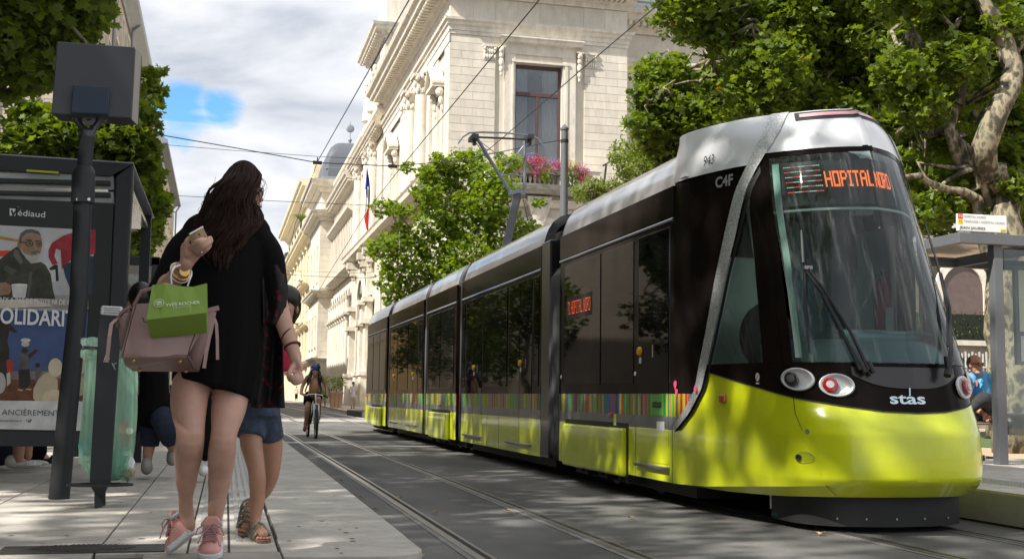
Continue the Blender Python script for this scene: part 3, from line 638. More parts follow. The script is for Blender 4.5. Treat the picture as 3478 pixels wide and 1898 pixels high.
wb = MB(); wb.tube([npx(3140, 760, .06), npx(3172, 900, .065), npx(3192, 1050, .06), npx(3200, 1180, .05)], .009, 6); wb.build('wiper_blade', M('black'), wo)
wb = MB(); wb.obox(npx(3192, 1255, .10), (.022, 0, 0), (0, .02, 0), (0, .01, .07)); wb.build('wiper_pivot', M('charcoal'), wo, bevel=.008)
# number and maker letters on the side
def side_text(s, px0, py0, px1, h, m, nm, X=CX-HW-.035, **k):
    a = PX(px0, py0, X); b_ = PX(px1, py0, X); return text(s, (X, a[1], a[2]), (0, -1, 0), (0, 0, 1), h, m, tram, nm, width=abs(a[1]-b_[1]), **k)
def surf_text(s, ua, ub, z, h, m, nm, off=.03, bold=0, shear=0):
    p, q = np.array(nose(ua, z, off)), np.array(nose(ub, z, off)); return text(s, p, q-p, (0, 0, 1), h, m, tram, nm, width=np.linalg.norm(q-p), bold=bold, font_shear=shear)
surf_text('943', -.605, -.525, 3.075, .085, M('black'), 'fleet_number', .03, shear=.25)
surf_text('C4F', -.535, -.43, 2.85, .09, mat('logo_grey', (.45, .46, .47), .35, metal=.4), 'maker_logo', .02, bold=.03)
# ------------------------------------------------------------ tram body modules
mods = [(10.2, 13.98, 'A'), (14.86, 20.05, 'B'), (20.58, 23.65, 'C'), (24.08, 28.99, 'D'), (29.62, 33.6, 'E')]
ROOF = [(-1.052, 2.985), (-1.025, 3.10), (-.985, 3.21), (-.92, 3.31), (-.82, 3.385), (-.66, 3.435), (-.38, 3.465), (0, 3.475)]
ROOF = ROOF+[(-x, z) for x, z in ROOF[-2::-1]]
X0 = CX-HW
def sidebox(nm, m, y0, y1, z0, z1, d0=-.02, d1=.004, both=True, bevel=0, par=None, seg=2):
    r = None
    for sx in ((-1, 1) if both else (-1,)):
        b = MB(); b.box(CX+sx*(HW+d0), CX+sx*(HW+d1), y0, y1, z0, z1); o = b.build(nm, m, par or tram, bevel=bevel, seg=seg); r = r or o
    return r
def door(y0, y1, leaves=2):
    sidebox('door_frame', M('rubber'), y0-.03, y1+.03, .36, 2.62, d1=.003)
    w_ = (y1-y0)/leaves
    for k in range(leaves):
        a, c = y0+k*w_+.012, y0+(k+1)*w_-.012
        for sx in (-1, 1):
            b = MB()
            for m_i, z0, z1 in ((0, .40, .72), (1, .72, .84), (2, .84, 1.05), (3, 1.05, 2.60)):
                b.cur = m_i; b.box(CX+sx*(HW-.02), CX+sx*(HW+.010), a, c, z0, z1)
            o = b.build('door', [M('tram_yellow'), M('tram_grey'), STR, M('tram_glass')], tram)
            if sx == -1:
                if k == 0 or leaves == 1:
                    q = MB(); yb = c-.06 if leaves == 1 else c-.05; q.lathe((X0-.010, yb, 1.47), [(.001, -.03), (.035, -.03), (.045, -.018), (.045, 0)], 16, axis=0); q.build('door_button', mat('button_yellow', (.75, .42, .01), .4), o, smooth=False)
                    q = MB(); q.lathe((X0-.011, yb+.0, 1.38), [(.001, -.003), (.034, -.003), (.034, 0)], 14, axis=0); q.build('button_sticker', M('white'), o)
                    q = MB(); q.box(X0-.013, X0-.010, (a+c)/2-.012, (a+c)/2+.012, 1.4, 1.52); q.build('glass_sticker', mat('grey_sticker', (.3, .3, .3), .5), o)
    for sx in (-1, 1):
        b = MB(); b.box(CX+sx*(HW-.02), CX+sx*(HW+.05), y0-.02, y1+.02, .345, .375); b.build('door_sill', mat('sill_metal', (.22, .22, .23), .3, metal=.7), tram, bevel=.006)
def windows(spans, z0=1.15, z1=2.60):
    for y0, y1 in spans: sidebox('window', M('tram_glass'), y0+.015, y1-.015, z0, z1, d1=.009, bevel=.004)
for y0, y1, k in mods:
    ya = y0; 
    sh = MB(); ring = lambda y: [(X0+.012, y, .30), (X0+.012, y, 2.98)]+[(CX+x*.985, y, z-.012) for x, z in ROOF]+[(CX+HW-.012, y, 2.98), (CX+HW-.012, y, .30)]
    sh.loft([ring(y0), ring(y1)]); sh.build('body_shell', M('tram_black'), tram)
    rf = MB(); rf.loft([[(CX+x, y, z) for x, z in ROOF] for y in (y0, y0+.02, y1-.02, y1)], caps=False, closed=False); rf.build('roof', M('tram_roof'), tram, smooth=True)
    sidebox('lower_panel', M('tram_yellow'), ya, y1, .235, .72, bevel=.006)
    sidebox('grey_band', M('tram_grey'), ya, y1, .72, .84); sidebox('stripe_band', STR, ya, y1, .84, 1.05); 
    sidebox('sill_band', M('tram_black'), ya, y1, 1.05, 1.15, d1=.005); sidebox('window_band', M('tram_black'), ya, y1, 1.15, 2.64, d1=.002)
    sidebox('upper_panel', M('tram_black'), ya, y1, 2.70, 2.985, d1=.008)
    for sx in (-1, 1):
        b = MB(); b.tube([(CX+sx*(HW+.006), ya, 2.672), (CX+sx*(HW+.006), y1, 2.672)], .016, 6); b.build('rain_gutter', mat('gutter', (.03, .03, .032), .3, coat=.5, n=.6, ns=30), tram)
    us = MB(); us.box(CX-.85, CX+.85, y0, y1, .10, .32); us.build('underframe', M('skirt'), tram)
    for yy in (y0, y1):
        b = MB(); s_ = -1 if yy == y0 else 1
        rr = [(CX+x*1.0, yy, z+.004) for x, z in ROOF]; b.loft([rr, [(p[0], yy+s_*.02, p[2]) for p in rr], [(CX+(p[0]-CX)*.93, yy+s_*.03, p[2]-.09) for p in rr]], caps=False, closed=False); b.build('roof_end', M('charcoal'), tram, smooth=True)
for (a, b_) in ((13.98, 14.86), (20.05, 20.58), (23.65, 24.08), (28.99, 29.62)):
    b = MB(); b.box(CX-.96, CX+.96, a, b_, .22, 3.12); b.build('gangway', M('rubber'), tram)
    if a > 14:
        sidebox('end_frame', mat('end_frame', (.012, .012, .013), .3, coat=.3), a, a+.16, .24, 3.0, d0=-.3, d1=.012, bevel=.02)
for a, b_ in ((13.99, 14.40), (23.66, 23.80), (20.07, 20.16)):   # ribbed gaiter beside the gangway
    nr = 5 if a < 14 else 3
    for i in range(nr):
        y = a+(b_-a)*(i+.5)/nr; rr = (b_-a)/nr*.42
        b = MB(); b.tube([(X0+.09, y, .24), (X0+.01, y, .34), (X0-.003, y, .6), (X0-.003, y, 2.3), (X0+.015, y, 2.5), (X0+.10, y, 2.62)], rr, 7); b.build('gaiter_rib', mat('gaiter', (.075, .075, .08), .5), tram, smooth=True)
sidebox('end_frame', MT['end_frame'], 14.42, 14.84, .24, 3.02, d0=-.3, d1=.010, bevel=.02)
# module A: door, windows, wheel cover
door(10.32, 11.15, 1); windows([(11.28, 12.33), (12.36, 13.78)])
def cover(y0, y1, z0=.23, z1=.70):
    sidebox('cover_recess', M('black'), y0-.06, y1+.06, z0-.02, z1+.05, d1=.007)
    sidebox('bogie_cover', M('tram_yellow'), y0, y1, z0-.02, z1, d0=-.02, d1=.075, bevel=.035, seg=4)
    for yy in (y0+.35, y1-.35):
        for sx in (-1, 1):
            b = MB(); b.lathe((CX+sx*.52, yy, .27), [(.02, -.05), (.27, -.05), (.27, .02), (.29, .05), (.02, .05)], 24, axis=0); b.build('wheel', M('rail'), tram)
    b = MB()
    for i in range(9):
        yy = y0+.15+(y1-y0-.3)*i/8; b.box(CX-HW+.05, CX-HW+.2, yy-.05, yy+.04, .13+.03*(i % 3), .27)
    b.build('bogie_gear', M('skirt'), tram, kind='stuff')
cover(11.5, 13.62); cover(21.1, 22.9); cover(30.3, 32.3)
door(15.3, 16.62); door(18.42, 19.7); windows([(14.95, 15.2), (16.72, 18.32), (19.8, 20.0)])
windows([(20.8, 22.1), (22.13, 23.45)])
door(24.75, 26.0); door(27.7, 28.85); windows([(24.15, 24.62), (26.1, 27.6)])
windows([(29.75, 30.9), (30.95, 32.2), (32.3, 33.4)])
sidebox('vent_label', M('tram_yellow'), 11.82, 11.9, .72, .84, d1=.008, both=False)
for y in (12.0, 16.2, 22.0, 27.0, 31.3):
    if y in (12.0, 22.0, 31.3): sidebox('side_marker_light', M('amber') if y > 12 else mat('amber_red', (.4, .05, .01), .25, coat=.6), y-.05, y+.05, .80, .85, d1=.02, both=False, bevel=.008)
# panel joints of the lower skirt
for y in (10.24, 11.22, 13.7, 17.2, 18.0, 26.9, 33.0):
    sidebox('panel_joint', M('seam'), y-.004, y+.004, .24, .72, d0=0, d1=.006, both=False)
# tail: rounded mirror of the cab
tl = MB(); tl.loft([[(CX-HW*k, y, .28), (CX-HW*k, y, 2.99), (CX-.5*k, y, 3.42), (CX+.5*k, y, 3.42), (CX+HW*k, y, 2.99), (CX+HW*k, y, .28)] for y, k in ((33.6, 1), (34.4, .93), (35.2, .75), (35.7, .5))]); tl.build('rear_cab', M('tram_black'), tram, smooth=True, auto=40)
tl = MB(); tl.loft([[(CX-(HW+.01)*k, y, .26), (CX-(HW+.01)*k, y, .95), (CX+(HW+.01)*k, y, .95), (CX+(HW+.01)*k, y, .26)] for y, k in ((33.6, 1), (34.4, .94), (35.2, .77), (35.7, .55))]); tl.build('rear_bumper', M('tram_yellow'), tram, smooth=True, auto=40)
# side display in the first window and stickers
dots('T1 HOPITAL NORD', lambda a, c: (X0-.012, 13.62-.90*a, 1.99+.16*c), mat('led_dim', (.02, .004, 0), .5, emit=(.75, .09, .02), es=1.0), 'side_display_lettering', .004, .007, tram, rep=1)
MT['led_dim'].use_nodes = True
sidebox('display_case', M('black'), 12.66, 13.68, 1.94, 2.2, d1=.0105, both=False)
b = MB(); b.box(X0-.0135, X0-.011, 10.44, 10.76, .845, 1.045); b.build('green_panel', mat('sticker_green', (.10, .42, .05), .4, coat=.4), tram)
text('stas', (X0-.015, 10.73, .92), (0, -1, 0), (0, 0, 1), .075, M('black'), tram, 'operator_logo', width=.24, depth=.0015, bold=.02)
b = MB(); b.box(X0-.0135, X0-.011, 10.42, 10.62, .70, .79); b.build('notice_sticker', M('white'), tram)
for y in (13.9, 11.24):
    b = MB(); b.lathe((X0-.004, y, 1.25), [(.001, -.006), (.022, -.006), (.022, 0)], 12, axis=0); b.build('round_sticker', M('white'), tram)
for (y, z, r) in ((10.02, .99, .03), (9.84, .99, .035)):
    pass
gf = MB()
for u, z, r in ((-.985, 1.13, .035), (-.975, 1.06, .03)):
    p = np.array(nose(u, z, .008)); gf.poly([p+(0, r*math.cos(t)*(1+.4*math.sin(3*t)), r*math.sin(t)*1.2) for t in np.linspace(0, 6.28, 11)[:-1]], (-.002, 0, 0))
gf.build('paint_splash', mat('pink_paint', (.75, .08, .2), .6), tram)
gf = MB(); p = np.array(nose(-.80, 1.09, .045)); gf.poly([p+(-.0, r_*math.cos(t), .032*math.sin(t)) for t, r_ in zip(np.linspace(0, 6.28, 10)[:-1], (.03, .02, .035, .025, .02, .03, .034, .02, .03))], (-.004, 0, 0)); gf.build('paint_splash', M('pink_paint'), tram)
# ------------------------------------------------------------ pantograph
pg = thing('pantograph', 'grey single-arm pantograph raised above the tram roof, twin carbon strips with curved horns', 'pantograph', (CX, 20, 3.35))
tram_loc = LOC[pg.name]
Yp = 20.6
pp = lambda x, y, Y=Yp: PY(x, y, Y)
mat('panto_grey', (.20, .23, .26), .4, metal=.3); mat('panto_dark', (.03, .032, .035), .45)
b = MB(); lo_ = pp(1722, 824, 19.6); hi_ = pp(1758, 662); lo_ = hi_+(lo_-hi_)*((hi_[2]-3.42)/(hi_[2]-lo_[2])); b.bar(lo_, hi_, .13, .10); b.build('lower_arm', M('panto_dark'), pg, bevel=.01)
b = MB(); b.tube([pp(1716, 800, 19.7), pp(1745, 665)], .015, 6); b.build('guide_rod', M('panto_grey'), pg)
b = MB(); b.bar(pp(1728, 656), pp(1784, 656), .09, .09); b.build('knee_joint', M('panto_grey'), pg, bevel=.015)
b = MB(); b.tube([pp(1734, 655), pp(1676, 561), pp(1620, 470)], .032, 8); b.build('upper_arm', M('panto_grey'), pg)
b = MB(); b.tube([pp(1780, 655), pp(1783, 560), pp(1781, 478)], .030, 8); b.build('upper_arm', M('panto_grey'), pg)
b = MB(); b.tube([pp(1728, 640), pp(1672, 561), pp(1612, 478)], .009, 5); b.build('control_rod', M('panto_grey'), pg)
b = MB(); b.tube([pp(1630, 480), pp(1783, 600)], .008, 5); b.build('brace', M('panto_grey'), pg)
b = MB(); b.tube([pp(1706, 590), pp(1778, 495)], .008, 5); b.build('brace', M('panto_grey'), pg)
b = MB(); b.tube([pp(1704, 598), pp(1740, 592), pp(1783, 602)], .016, 6); b.build('cross_tube', M('panto_grey'), pg)
for dy in (-.18, .18):
    b = MB(); b.tube([pp(1556, 488, Yp+dy), pp(1572, 466, Yp+dy), pp(1595, 452, Yp+dy), pp(1640, 449, Yp+dy), pp(1720, 452, Yp+dy), pp(1790, 460, Yp+dy), pp(1825, 470, Yp+dy), pp(1848, 500, Yp+dy)], .016, 6); b.build('contact_strip', M('panto_grey'), pg)
for x in (1608, 1795):
    b = MB(); c = pp(x, 470); b.obox(c, (.06, 0, 0), (0, .2, 0), (0, 0, .045)); b.obox(c+(.02, 0, -.08), (.03, 0, 0), (0, .05, 0), (0, 0, .05)); b.build('strip_carrier', M('panto_dark'), pg, bevel=.01)
b = MB(); b.tube([pp(1615, 466), pp(1795, 474)], .02, 6); b.build('cross_tube', M('panto_dark'), pg)
b = MB(); b.box(CX-.6, CX+.6, 19.2, 20.4, 3.42, 3.52); b.build('base_frame', M('panto_dark'), pg, bevel=.02)
# ------------------------------------------------------------ overhead wires and pole
def wire(nm, pts, r, lab, cat='wire', grp='overhead tram wires'):
    b = MB(); b.tube(pts, r, 5); o = b.build(nm, mat('wire', (.035, .035, .04), .5, metal=.3)); return tag(o, lab, cat)
wire('contact_wire', [PZ(x, y, 5.9) for x, y in ((1470, -120), (1390, 0), (1235, 272), (1078, 550), (1003, 760), (965, 930), (948, 1010))], .0085, 'thick contact wire over the near track, crossing the sky beside the clock-less dome')
wire('contact_wire', [PZ(x, y, 5.52) for x, y in ((1950, -140), (1832, 0), (1550, 342), (1422, 497), (1345, 590), (1257, 703), (1110, 940), (1030, 1080))], .0085, 'contact wire over the tram track, crossing the pale pavilion wall')
wire('contact_wire', [PZ(x, y, 6.6) for x, y in ((2400, -135), (2255, 0), (1960, 250), (1735, 445), (1598, 560))], .0095, 'diagonal wire crossing in front of the tall pavilion window')
sp = [PY(x, y, 26) for x, y in ((0, 362), (40, 368), (250, 405), (505, 452), (800, 503), (1078, 553), (1337, 565), (1560, 545), (1860, 484), (1912, 476))]
wire('span_wire', sp, .011, 'span wire running from the left trees through a clamp to the grey pole')
wire('span_wire', [PY(x, y, 27) for x, y in ((510, 488), (800, 512), (1078, 532), (1240, 540))], .006, 'thin span wire just under the main one in the blue sky')
wire('span_wire', [PY(x, y, 40) for x, y in ((560, 663), (675, 669), (890, 681), (1240, 697), (1262, 700))], .010, 'lower span wire passing behind the woman’s head')
wire('span_wire', [PY(x, y, 48) for x, y in ((940, 925), (962, 931), (1060, 938), (1240, 945), (1320, 930))], .010, 'low span wire in front of the cream balcony house')
wire('span_wire', [PY(x, y, 47.6) for x, y in ((940, 918), (1060, 922), (1240, 928), (1320, 915))], .006, 'thin low wire over the low span wire')
b = MB()
for p in (PY(1078, 553, 25.95), PY(1334, 565, 25.95), PY(962, 931, 47.9)): b.obox(p, (.10, 0, 0), (0, .03, 0), (0, 0, .035)); b.obox(p+(0, 0, .06), (.012, 0, 0), (0, .012, 0), (0, 0, .06))
tag(b.build('wire_clamp', MT['wire']), 'small metal clamps where the overhead wires cross', 'wire clamp', kind='stuff')
q = PY(1915, 735, 28)
pole = thing('catenary_pole', 'round grey catenary pole with a conical cap rising behind the tram', 'pole', (q[0], 28, .28))
zt = PY(1917, 440, 28)[2]; b = MB(); b.lathe((q[0], 28, 0), [(.15, .28), (.13, 2), (.085, zt)], 18); b.build('shaft', M('grey_paint'), pole, smooth=True, auto=40)
b = MB(); b.lathe((q[0], 28, zt), [(.105, -.02), (.105, .03), (.01, .14)], 18); b.build('cap', M('grey_paint'), pole)
b = MB(); b.lathe((q[0], 28, PY(1915, 480, 28)[2]), [(.10, -.04), (.10, .04)], 14); b.build('clamp_band', M('charcoal'), pole)
# ------------------------------------------------------------ buildings
mat('limestone', (.60, .55, .47), .85, n=.15, ns=1.4, stretch=(1, 1, .35), bump=.15, bs=25, spec=.25)
mat('limestone_block', (.61, .56, .475), .85, n=.13, ns=2.2, stretch=(1, 1, .4), bump=.2, bs=30, var=.06, spec=.25)
mat('limestone_trim', (.64, .59, .505), .8, n=.2, ns=2.2, stretch=(1, 1, .45), bump=.12, bs=20, spec=.25)
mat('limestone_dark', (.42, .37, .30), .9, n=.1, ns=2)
mat('cream_stucco', (.70, .60, .40), .85, n=.08, ns=1.5); mat('cream_trim', (.74, .66, .48), .8, n=.08, ns=2)
mat('slate', (.085, .095, .11), .5, n=.25, ns=9, stretch=(1, 1, 4), bump=.2, bs=30)
mat('zinc', (.25, .27, .29), .45, metal=.3, n=.12, ns=4)
mat('window_frame', (.085, .045, .045), .5, n=.15, ns=8); mat('dark_glass', (.02, .024, .03), .06, coat=.5, bump=.01, bs=1)
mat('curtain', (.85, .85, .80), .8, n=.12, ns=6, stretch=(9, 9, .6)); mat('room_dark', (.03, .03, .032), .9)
mat('iron', (.02, .022, .025), .5)
class Fac:
    """facade frame: s along the wall, z up, d outwards"""
    def __init__(s, o, sd, nd): s.o = V(*o); s.s = V(*sd); s.n = V(*nd)
    def P(s, a, z, d): return s.o+s.s*a+s.n*d+V(0, 0, z)
    def box(s, b, a0, a1, z0, z1, d0, d1):
        P = s.P; b.add([P(a0,z0,d0),P(a1,z0,d0),P(a1,z0,d1),P(a0,z0,d1),P(a0,z1,d0),P(a1,z1,d0),P(a1,z1,d1),P(a0,z1,d1)],
          [(0,3,2,1),(4,5,6,7),(0,1,5,4),(1,2,6,5),(2,3,7,6),(3,0,4,7)])
    def prof(s, b, a0, a1, pts, m0=0, m1=0):   # moulding: pts = (d,z) list, mitred ends
        b.loft([[s.P(a0-m0*d, z, d) for d, z in pts], [s.P(a1+m1*d, z, d) for d, z in pts]])
ST = Fac((12, 0, 0), (0, 1, 0), (-1, 0, 0)); FR = Fac((0, 64.26, 0), (1, 0, 0), (0, -1, 0))
def part(fn, nm, m, par, **k): b = MB(); fn(b); return b.build(nm, m if not isinstance(m, str) else M(m), par, **k)
def stones(Fc, a0, a1, z0, z1, h, w_, d0, d1, par, m='limestone_block', skew=0):
    n = max(1, round((z1-z0)/h)); h = (z1-z0)/n
    for i in range(n):
        a = a0; off = (.5 if i % 2 else 0)*w_; k = 0
        while a < a1-.02:
            e = min(a1, a+(off if (k == 0 and off) else w_)); 
            if a1-e < w_*.25: e = a1
            b = MB(); Fc.box(b, a+.005, e-.005, z0+i*h+.009, z0+(i+1)*h-.009, d0, d1+random.uniform(-.004, .004)); b.build('stone', M(m), par); a = e; k += 1
def cornice(Fc, a0, a1, z, par, sc=1.0, m='limestone_trim', nm='cornice', m0=0, m1=0, dent=None, dmat='limestone_dark'):
    P_ = [(0, z), (.10*sc, z), (.14*sc, z+.18*sc), (.3*sc, z+.25*sc), (.34*sc, z+.42*sc), (.85*sc, z+.5*sc), (.9*sc, z+.72*sc), (1.05*sc, z+.8*sc), (1.12*sc, z+1.0*sc), (0, z+1.1*sc)]
    o = part(lambda b: Fc.prof(b, a0, a1, P_, m0, m1), nm, m, par)
    if dent:
        def f(b):
            a = a0+.05
            while a < a1-dent*.4: Fc.box(b, a, a+dent*.55, z+.25*sc, z+.48*sc, .3*sc, .72*sc); a += dent
        part(f, 'modillions', m, o, kind='stuff')
    return o
def column(Fc, a, z0, z1, r, par, d=.0, n=16, m='limestone_trim', square=False):
    P0 = Fc.P(a, 0, d); hc = r*2.3
    if square: c = part(lambda b: Fc.box(b, a-r, a+r, z0, z1-hc, -.1, d+.001+r*.35), 'pilaster', m, par)
    else: c = part(lambda b: b.lathe(P0, [(r*1.35, z0), (r*1.35, z0+.25), (r*1.15, z0+.3), (r*1.2, z0+.42), (r, z0+.5), (r*1.0, z0+(z1-z0)*.4), (r*.86, z1-hc), (r*.95, z1-hc+.03)], n), 'column', m, par, smooth=True, auto=35)
    dd = d if not square else -.02
    def cap(b):
        q = Fc.P(a, 0, dd)
        if not square: b.lathe(q, [(r*.86, z1-hc), (r*1.0, z1-hc*.7), (r*1.0, z1-hc*.5), (r*1.25, z1-hc*.15)], 10)
        Fc.box(b, a-r*1.35, a+r*1.35, z1-hc*.16, z1, -.1, d+r*1.35 if not square else r*.9+d)
        for k in range(8 if not square else 5):   # acanthus leaves and volutes
            if square:
                aa = a-r+2*r*k/4
                for zz_, rr in ((.72, .16), (.42, .19)): b.ell(Fc.P(aa, z1-hc*zz_, d+r*.45), (r*rr*1.3,)*2+(hc*.16,), 6, 5)
            else:
                t = math.pi*2*k/8
                for zz_, rr, ex in ((.8, .92, 0), (.48, 1.05, .39)): b.ell(Fc.P(a+math.cos(t+ex)*r*rr, z1-hc*zz_, d+math.sin(t+ex)*r*rr), (r*.26,)*2+(hc*.2,), 6, 5)
        for sg_ in (-1, 1): b.ell(Fc.P(a+sg_*r*1.15, z1-hc*.26, d+r*.8), (r*.34, r*.34, r*.34), 7, 5)
    part(cap, 'capital', 'limestone_trim', c, smooth=False)
    return c
def win(Fc, a0, a1, z0, z1, par, depth=.25, frame='window_frame', mull=True, transom=None, surround=.18, glassm='dark_glass', curtains=False, arch=False, fw=.07):
    """a real opening: jambs, recessed frame, panes"""
    o = part(lambda b: [Fc.box(b, a0-surround, a0, z0-.1, z1+surround, -.3, .07), Fc.box(b, a1, a1+surround, z0-.1, z1+surround, -.3, .07), Fc.box(b, a0, a1, z1, z1+surround, -.3, .07), Fc.box(b, a0-surround*1.4, a1+surround*1.4, z0-.22, z0, -.3, .14)] if surround else Fc.box(b, a0, a1, z0-.12, z0, -.3, .1), 'window_surround', 'limestone_trim', par, kind=None)
    def f(b):
        Fc.box(b, a0, a0+fw, z0, z1, -depth-.05, -depth+.03); Fc.box(b, a1-fw, a1, z0, z1, -depth-.05, -depth+.03); Fc.box(b, a0+fw, a1-fw, z1-fw, z1, -depth-.05, -depth+.03); Fc.box(b, a0+fw, a1-fw, z0, z0+fw, -depth-.05, -depth+.03)
        if mull: Fc.box(b, (a0+a1)/2-fw*.7, (a0+a1)/2+fw*.7, z0+fw, (transom or z1)-fw, -depth-.04, -depth+.04)
        if transom: Fc.box(b, a0+fw, a1-fw, transom-fw*1.1, transom+fw*1.1, -depth-.05, -depth+.06)
    fo = part(f, 'window', frame, par)
    cells = []
    zt_ = transom or z1
    if mull: cells += [(a0+fw, (a0+a1)/2-fw*.7, z0+fw, zt_-fw), ((a0+a1)/2+fw*.7, a1-fw, z0+fw, zt_-fw)]
    else: cells += [(a0+fw, a1-fw, z0+fw, zt_-fw)]
    if transom: cells.append((a0+fw, a1-fw, transom+fw, z1-fw))
    for c in cells: part(lambda b: Fc.box(b, c[0], c[1], c[2], c[3], -depth-.02, -depth-.005), 'pane', glassm, fo)
    return fo
# ---- the long town palace: corner pavilion, frontispiece, main wing, domed end tower
pal = thing('corner_pavilion', 'pale limestone corner pavilion with a tall curtained window and flowered balcony', 'building', (17.3, 75, 0))
# shell in pieces so the big window is a real opening (x 15.83..18.65, z 13.2..20.1)
def shell(b):
    b.box(12.12, 15.2, 64.38, 92, 0, 23.9); b.box(19.4, 22.55, 64.38, 84, 0, 23.9); b.box(15.2, 19.4, 64.38, 92, 20.6, 23.9); b.box(15.2, 19.4, 64.38, 92, 0, 12.9); b.box(15.2, 19.4, 66.6, 66.9, 12.9, 20.6)
o = part(shell, 'wall', 'limestone', pal); 
part(lambda b: [b.box(15.2, 15.83, 64.2, 66.6, 12.9, 20.1), b.box(18.65, 19.4, 64.2, 66.6, 12.9, 20.1), b.box(15.2, 19.4, 64.2, 66.6, 20.1, 20.6)], 'window_reveal', 'limestone', pal)
stones(FR, 12.0, 14.66, 12.1, 21.05, .479, 1.35, -.15, 0, pal)
stones(FR, 20.0, 22.64, 12.1, 21.05, .479, 1.35, -.15, 0, pal)
stones(FR, 14.66, 15.2, 12.9, 20.6, .9, .6, -.2, -.16, pal); stones(FR, 19.44, 20.0, 12.9, 20.6, .9, .6, -.2, -.16, pal)
stones(FR, 12.0, 22.64, 21.05, 21.5, .45, 1.9, -.15, .0, pal); 
part(lambda b: FR.prof(b, 12.0, 22.64, [(0, 21.5), (.05, 21.52), (.05, 21.72), (.1, 21.74), (.1, 21.95), (.2, 22.05), (.22, 22.2), (.34, 22.28), (.36, 22.42), (0, 22.5)], 1, 1), 'architrave', 'limestone_trim', pal)
stones(FR, 12.0, 22.64, 22.5, 23.75, 1.25, 1.32, -.15, 0, pal)
cornice(FR, 12.0, 22.64, 23.75, pal, 1.35, m0=1, m1=1, dent=.30)
# window surround with head, consoles
def sur(b):
    for a0, a1 in ((15.2, 15.83), (18.65, 19.44)):
        FR.box(b, a0, a1, 12.9, 20.6, .02, .12); FR.box(b, a0+(.42 if a0 < 16 else .12), a1-(.12 if a0 < 16 else .5), 12.9, 20.3, .12, .18)
    FR.box(b, 15.2, 19.44, 20.6, 21.05, -.02, .14); FR.box(b, 15.6, 19.04, 20.12, 20.25, .02, .2)
part(sur, 'window_surround', 'limestone_trim', pal)
part(lambda b: FR.prof(b, 15.0, 19.66, [(0, 20.95), (.12, 20.98), (.16, 21.15), (.42, 21.22), (.46, 21.40), (.55, 21.48), (.55, 21.56), (0, 21.62)], .3, .3), 'window_hood', 'limestone_trim', pal)
for a in (14.98, 19.66):
    part(lambda b: [b.ell(FR.P(a, 20.75, .22), (.17, .20, .22), 10, 7), b.ell(FR.P(a, 20.45, .17), (.15, .14, .2), 8, 6), b.ell(FR.P(a, 20.05, .16), (.16, .13, .26), 8, 6), b.ell(FR.P(a, 19.65, .13), (.13, .10, .22), 8, 6), b.ell(FR.P(a, 19.35, .11), (.08, .08, .14), 6, 5), FR.box(b, a-.2, a+.2, 20.88, 20.96, 0, .36)], 'console', 'limestone_trim', pal)
    b0 = 13.95 if a < 16 else 19.98
for a0 in (13.95, 19.98+.02):
    def capb(b):
        FR.box(b, a0, a0+.74, 20.15, 21.0, -.1, .03); FR.box(b, a0-.06, a0+.80, 20.92, 21.04, -.1, .12)
        for i in range(5):
            for j in range(2): b.ell(FR.P(a0+.08+.145*i, 20.35+.3*j, .06), (.075, .07, .15), 6, 5)
        for i in (0, 1): b.ell(FR.P(a0+.06+.62*i, 20.8, .1), (.1, .1, .1), 7, 5)
    part(capb, 'pilaster_capital', 'limestone_trim', pal)
# the window itself
wf = MB()
for a0, a1, z0, z1 in ((15.83, 15.98, 12.9, 20.1), (18.5, 18.65, 12.9, 20.1), (15.98, 18.5, 19.9, 20.1), (15.98, 18.5, 18.28, 18.52), (17.17, 17.33, 12.9, 18.28), (15.98, 18.5, 12.9, 13.05)): FR.box(wf, a0, a1, z0, z1, -.42, -.28)
wf = wf.build('window', M('window_frame'), pal, bevel=.02)
mat('sky_pane', (.30, .36, .42), .04, metal=.0, coat=1, ior=1.7)
for a0, a1, z0, z1 in ((15.98, 17.17, 13.05, 18.28), (17.33, 18.5, 13.05, 18.28), (15.98, 18.5, 18.52, 19.9)): part(lambda b: FR.box(b, a0+.002, a1-.002, z0+.002, z1-.002, -.37, -.36), 'pane', 'pane_big', wf) if False else part(lambda b: FR.box(b, a0+.002, a1-.002, z0+.002, z1-.002, -.37, -.36), 'pane', 'pane_big', wf)
def curt(b, xs0, xs1, z0, z1, tie=None):
    def f(s, t):
        z = z0+(z1-z0)*t; w0, w1 = xs0, xs1
        k = 1 if tie is None else (1-.45*math.exp(-((z-tie)/1.6)**2) if z < tie+6 else 1)
        x = w0+(w1-w0)*s*k; return tuple(FR.P(x, z, -.75+.06*math.sin(s*38)))
    b.grid(f, 40, 14)
part(lambda b: curt(b, 15.85, 16.75, 12.95, 20.05, 13.6), 'curtain', 'curtain', wf, smooth=True)
part(lambda b: curt(b, 18.62, 17.65, 12.95, 20.05, 13.9), 'curtain', 'curtain', wf, smooth=True)
part(lambda b: [FR.box(b, 15.84, 18.64, 12.95, 20.05, -2.3, -2.2)], 'room_back', 'room_dark', wf)
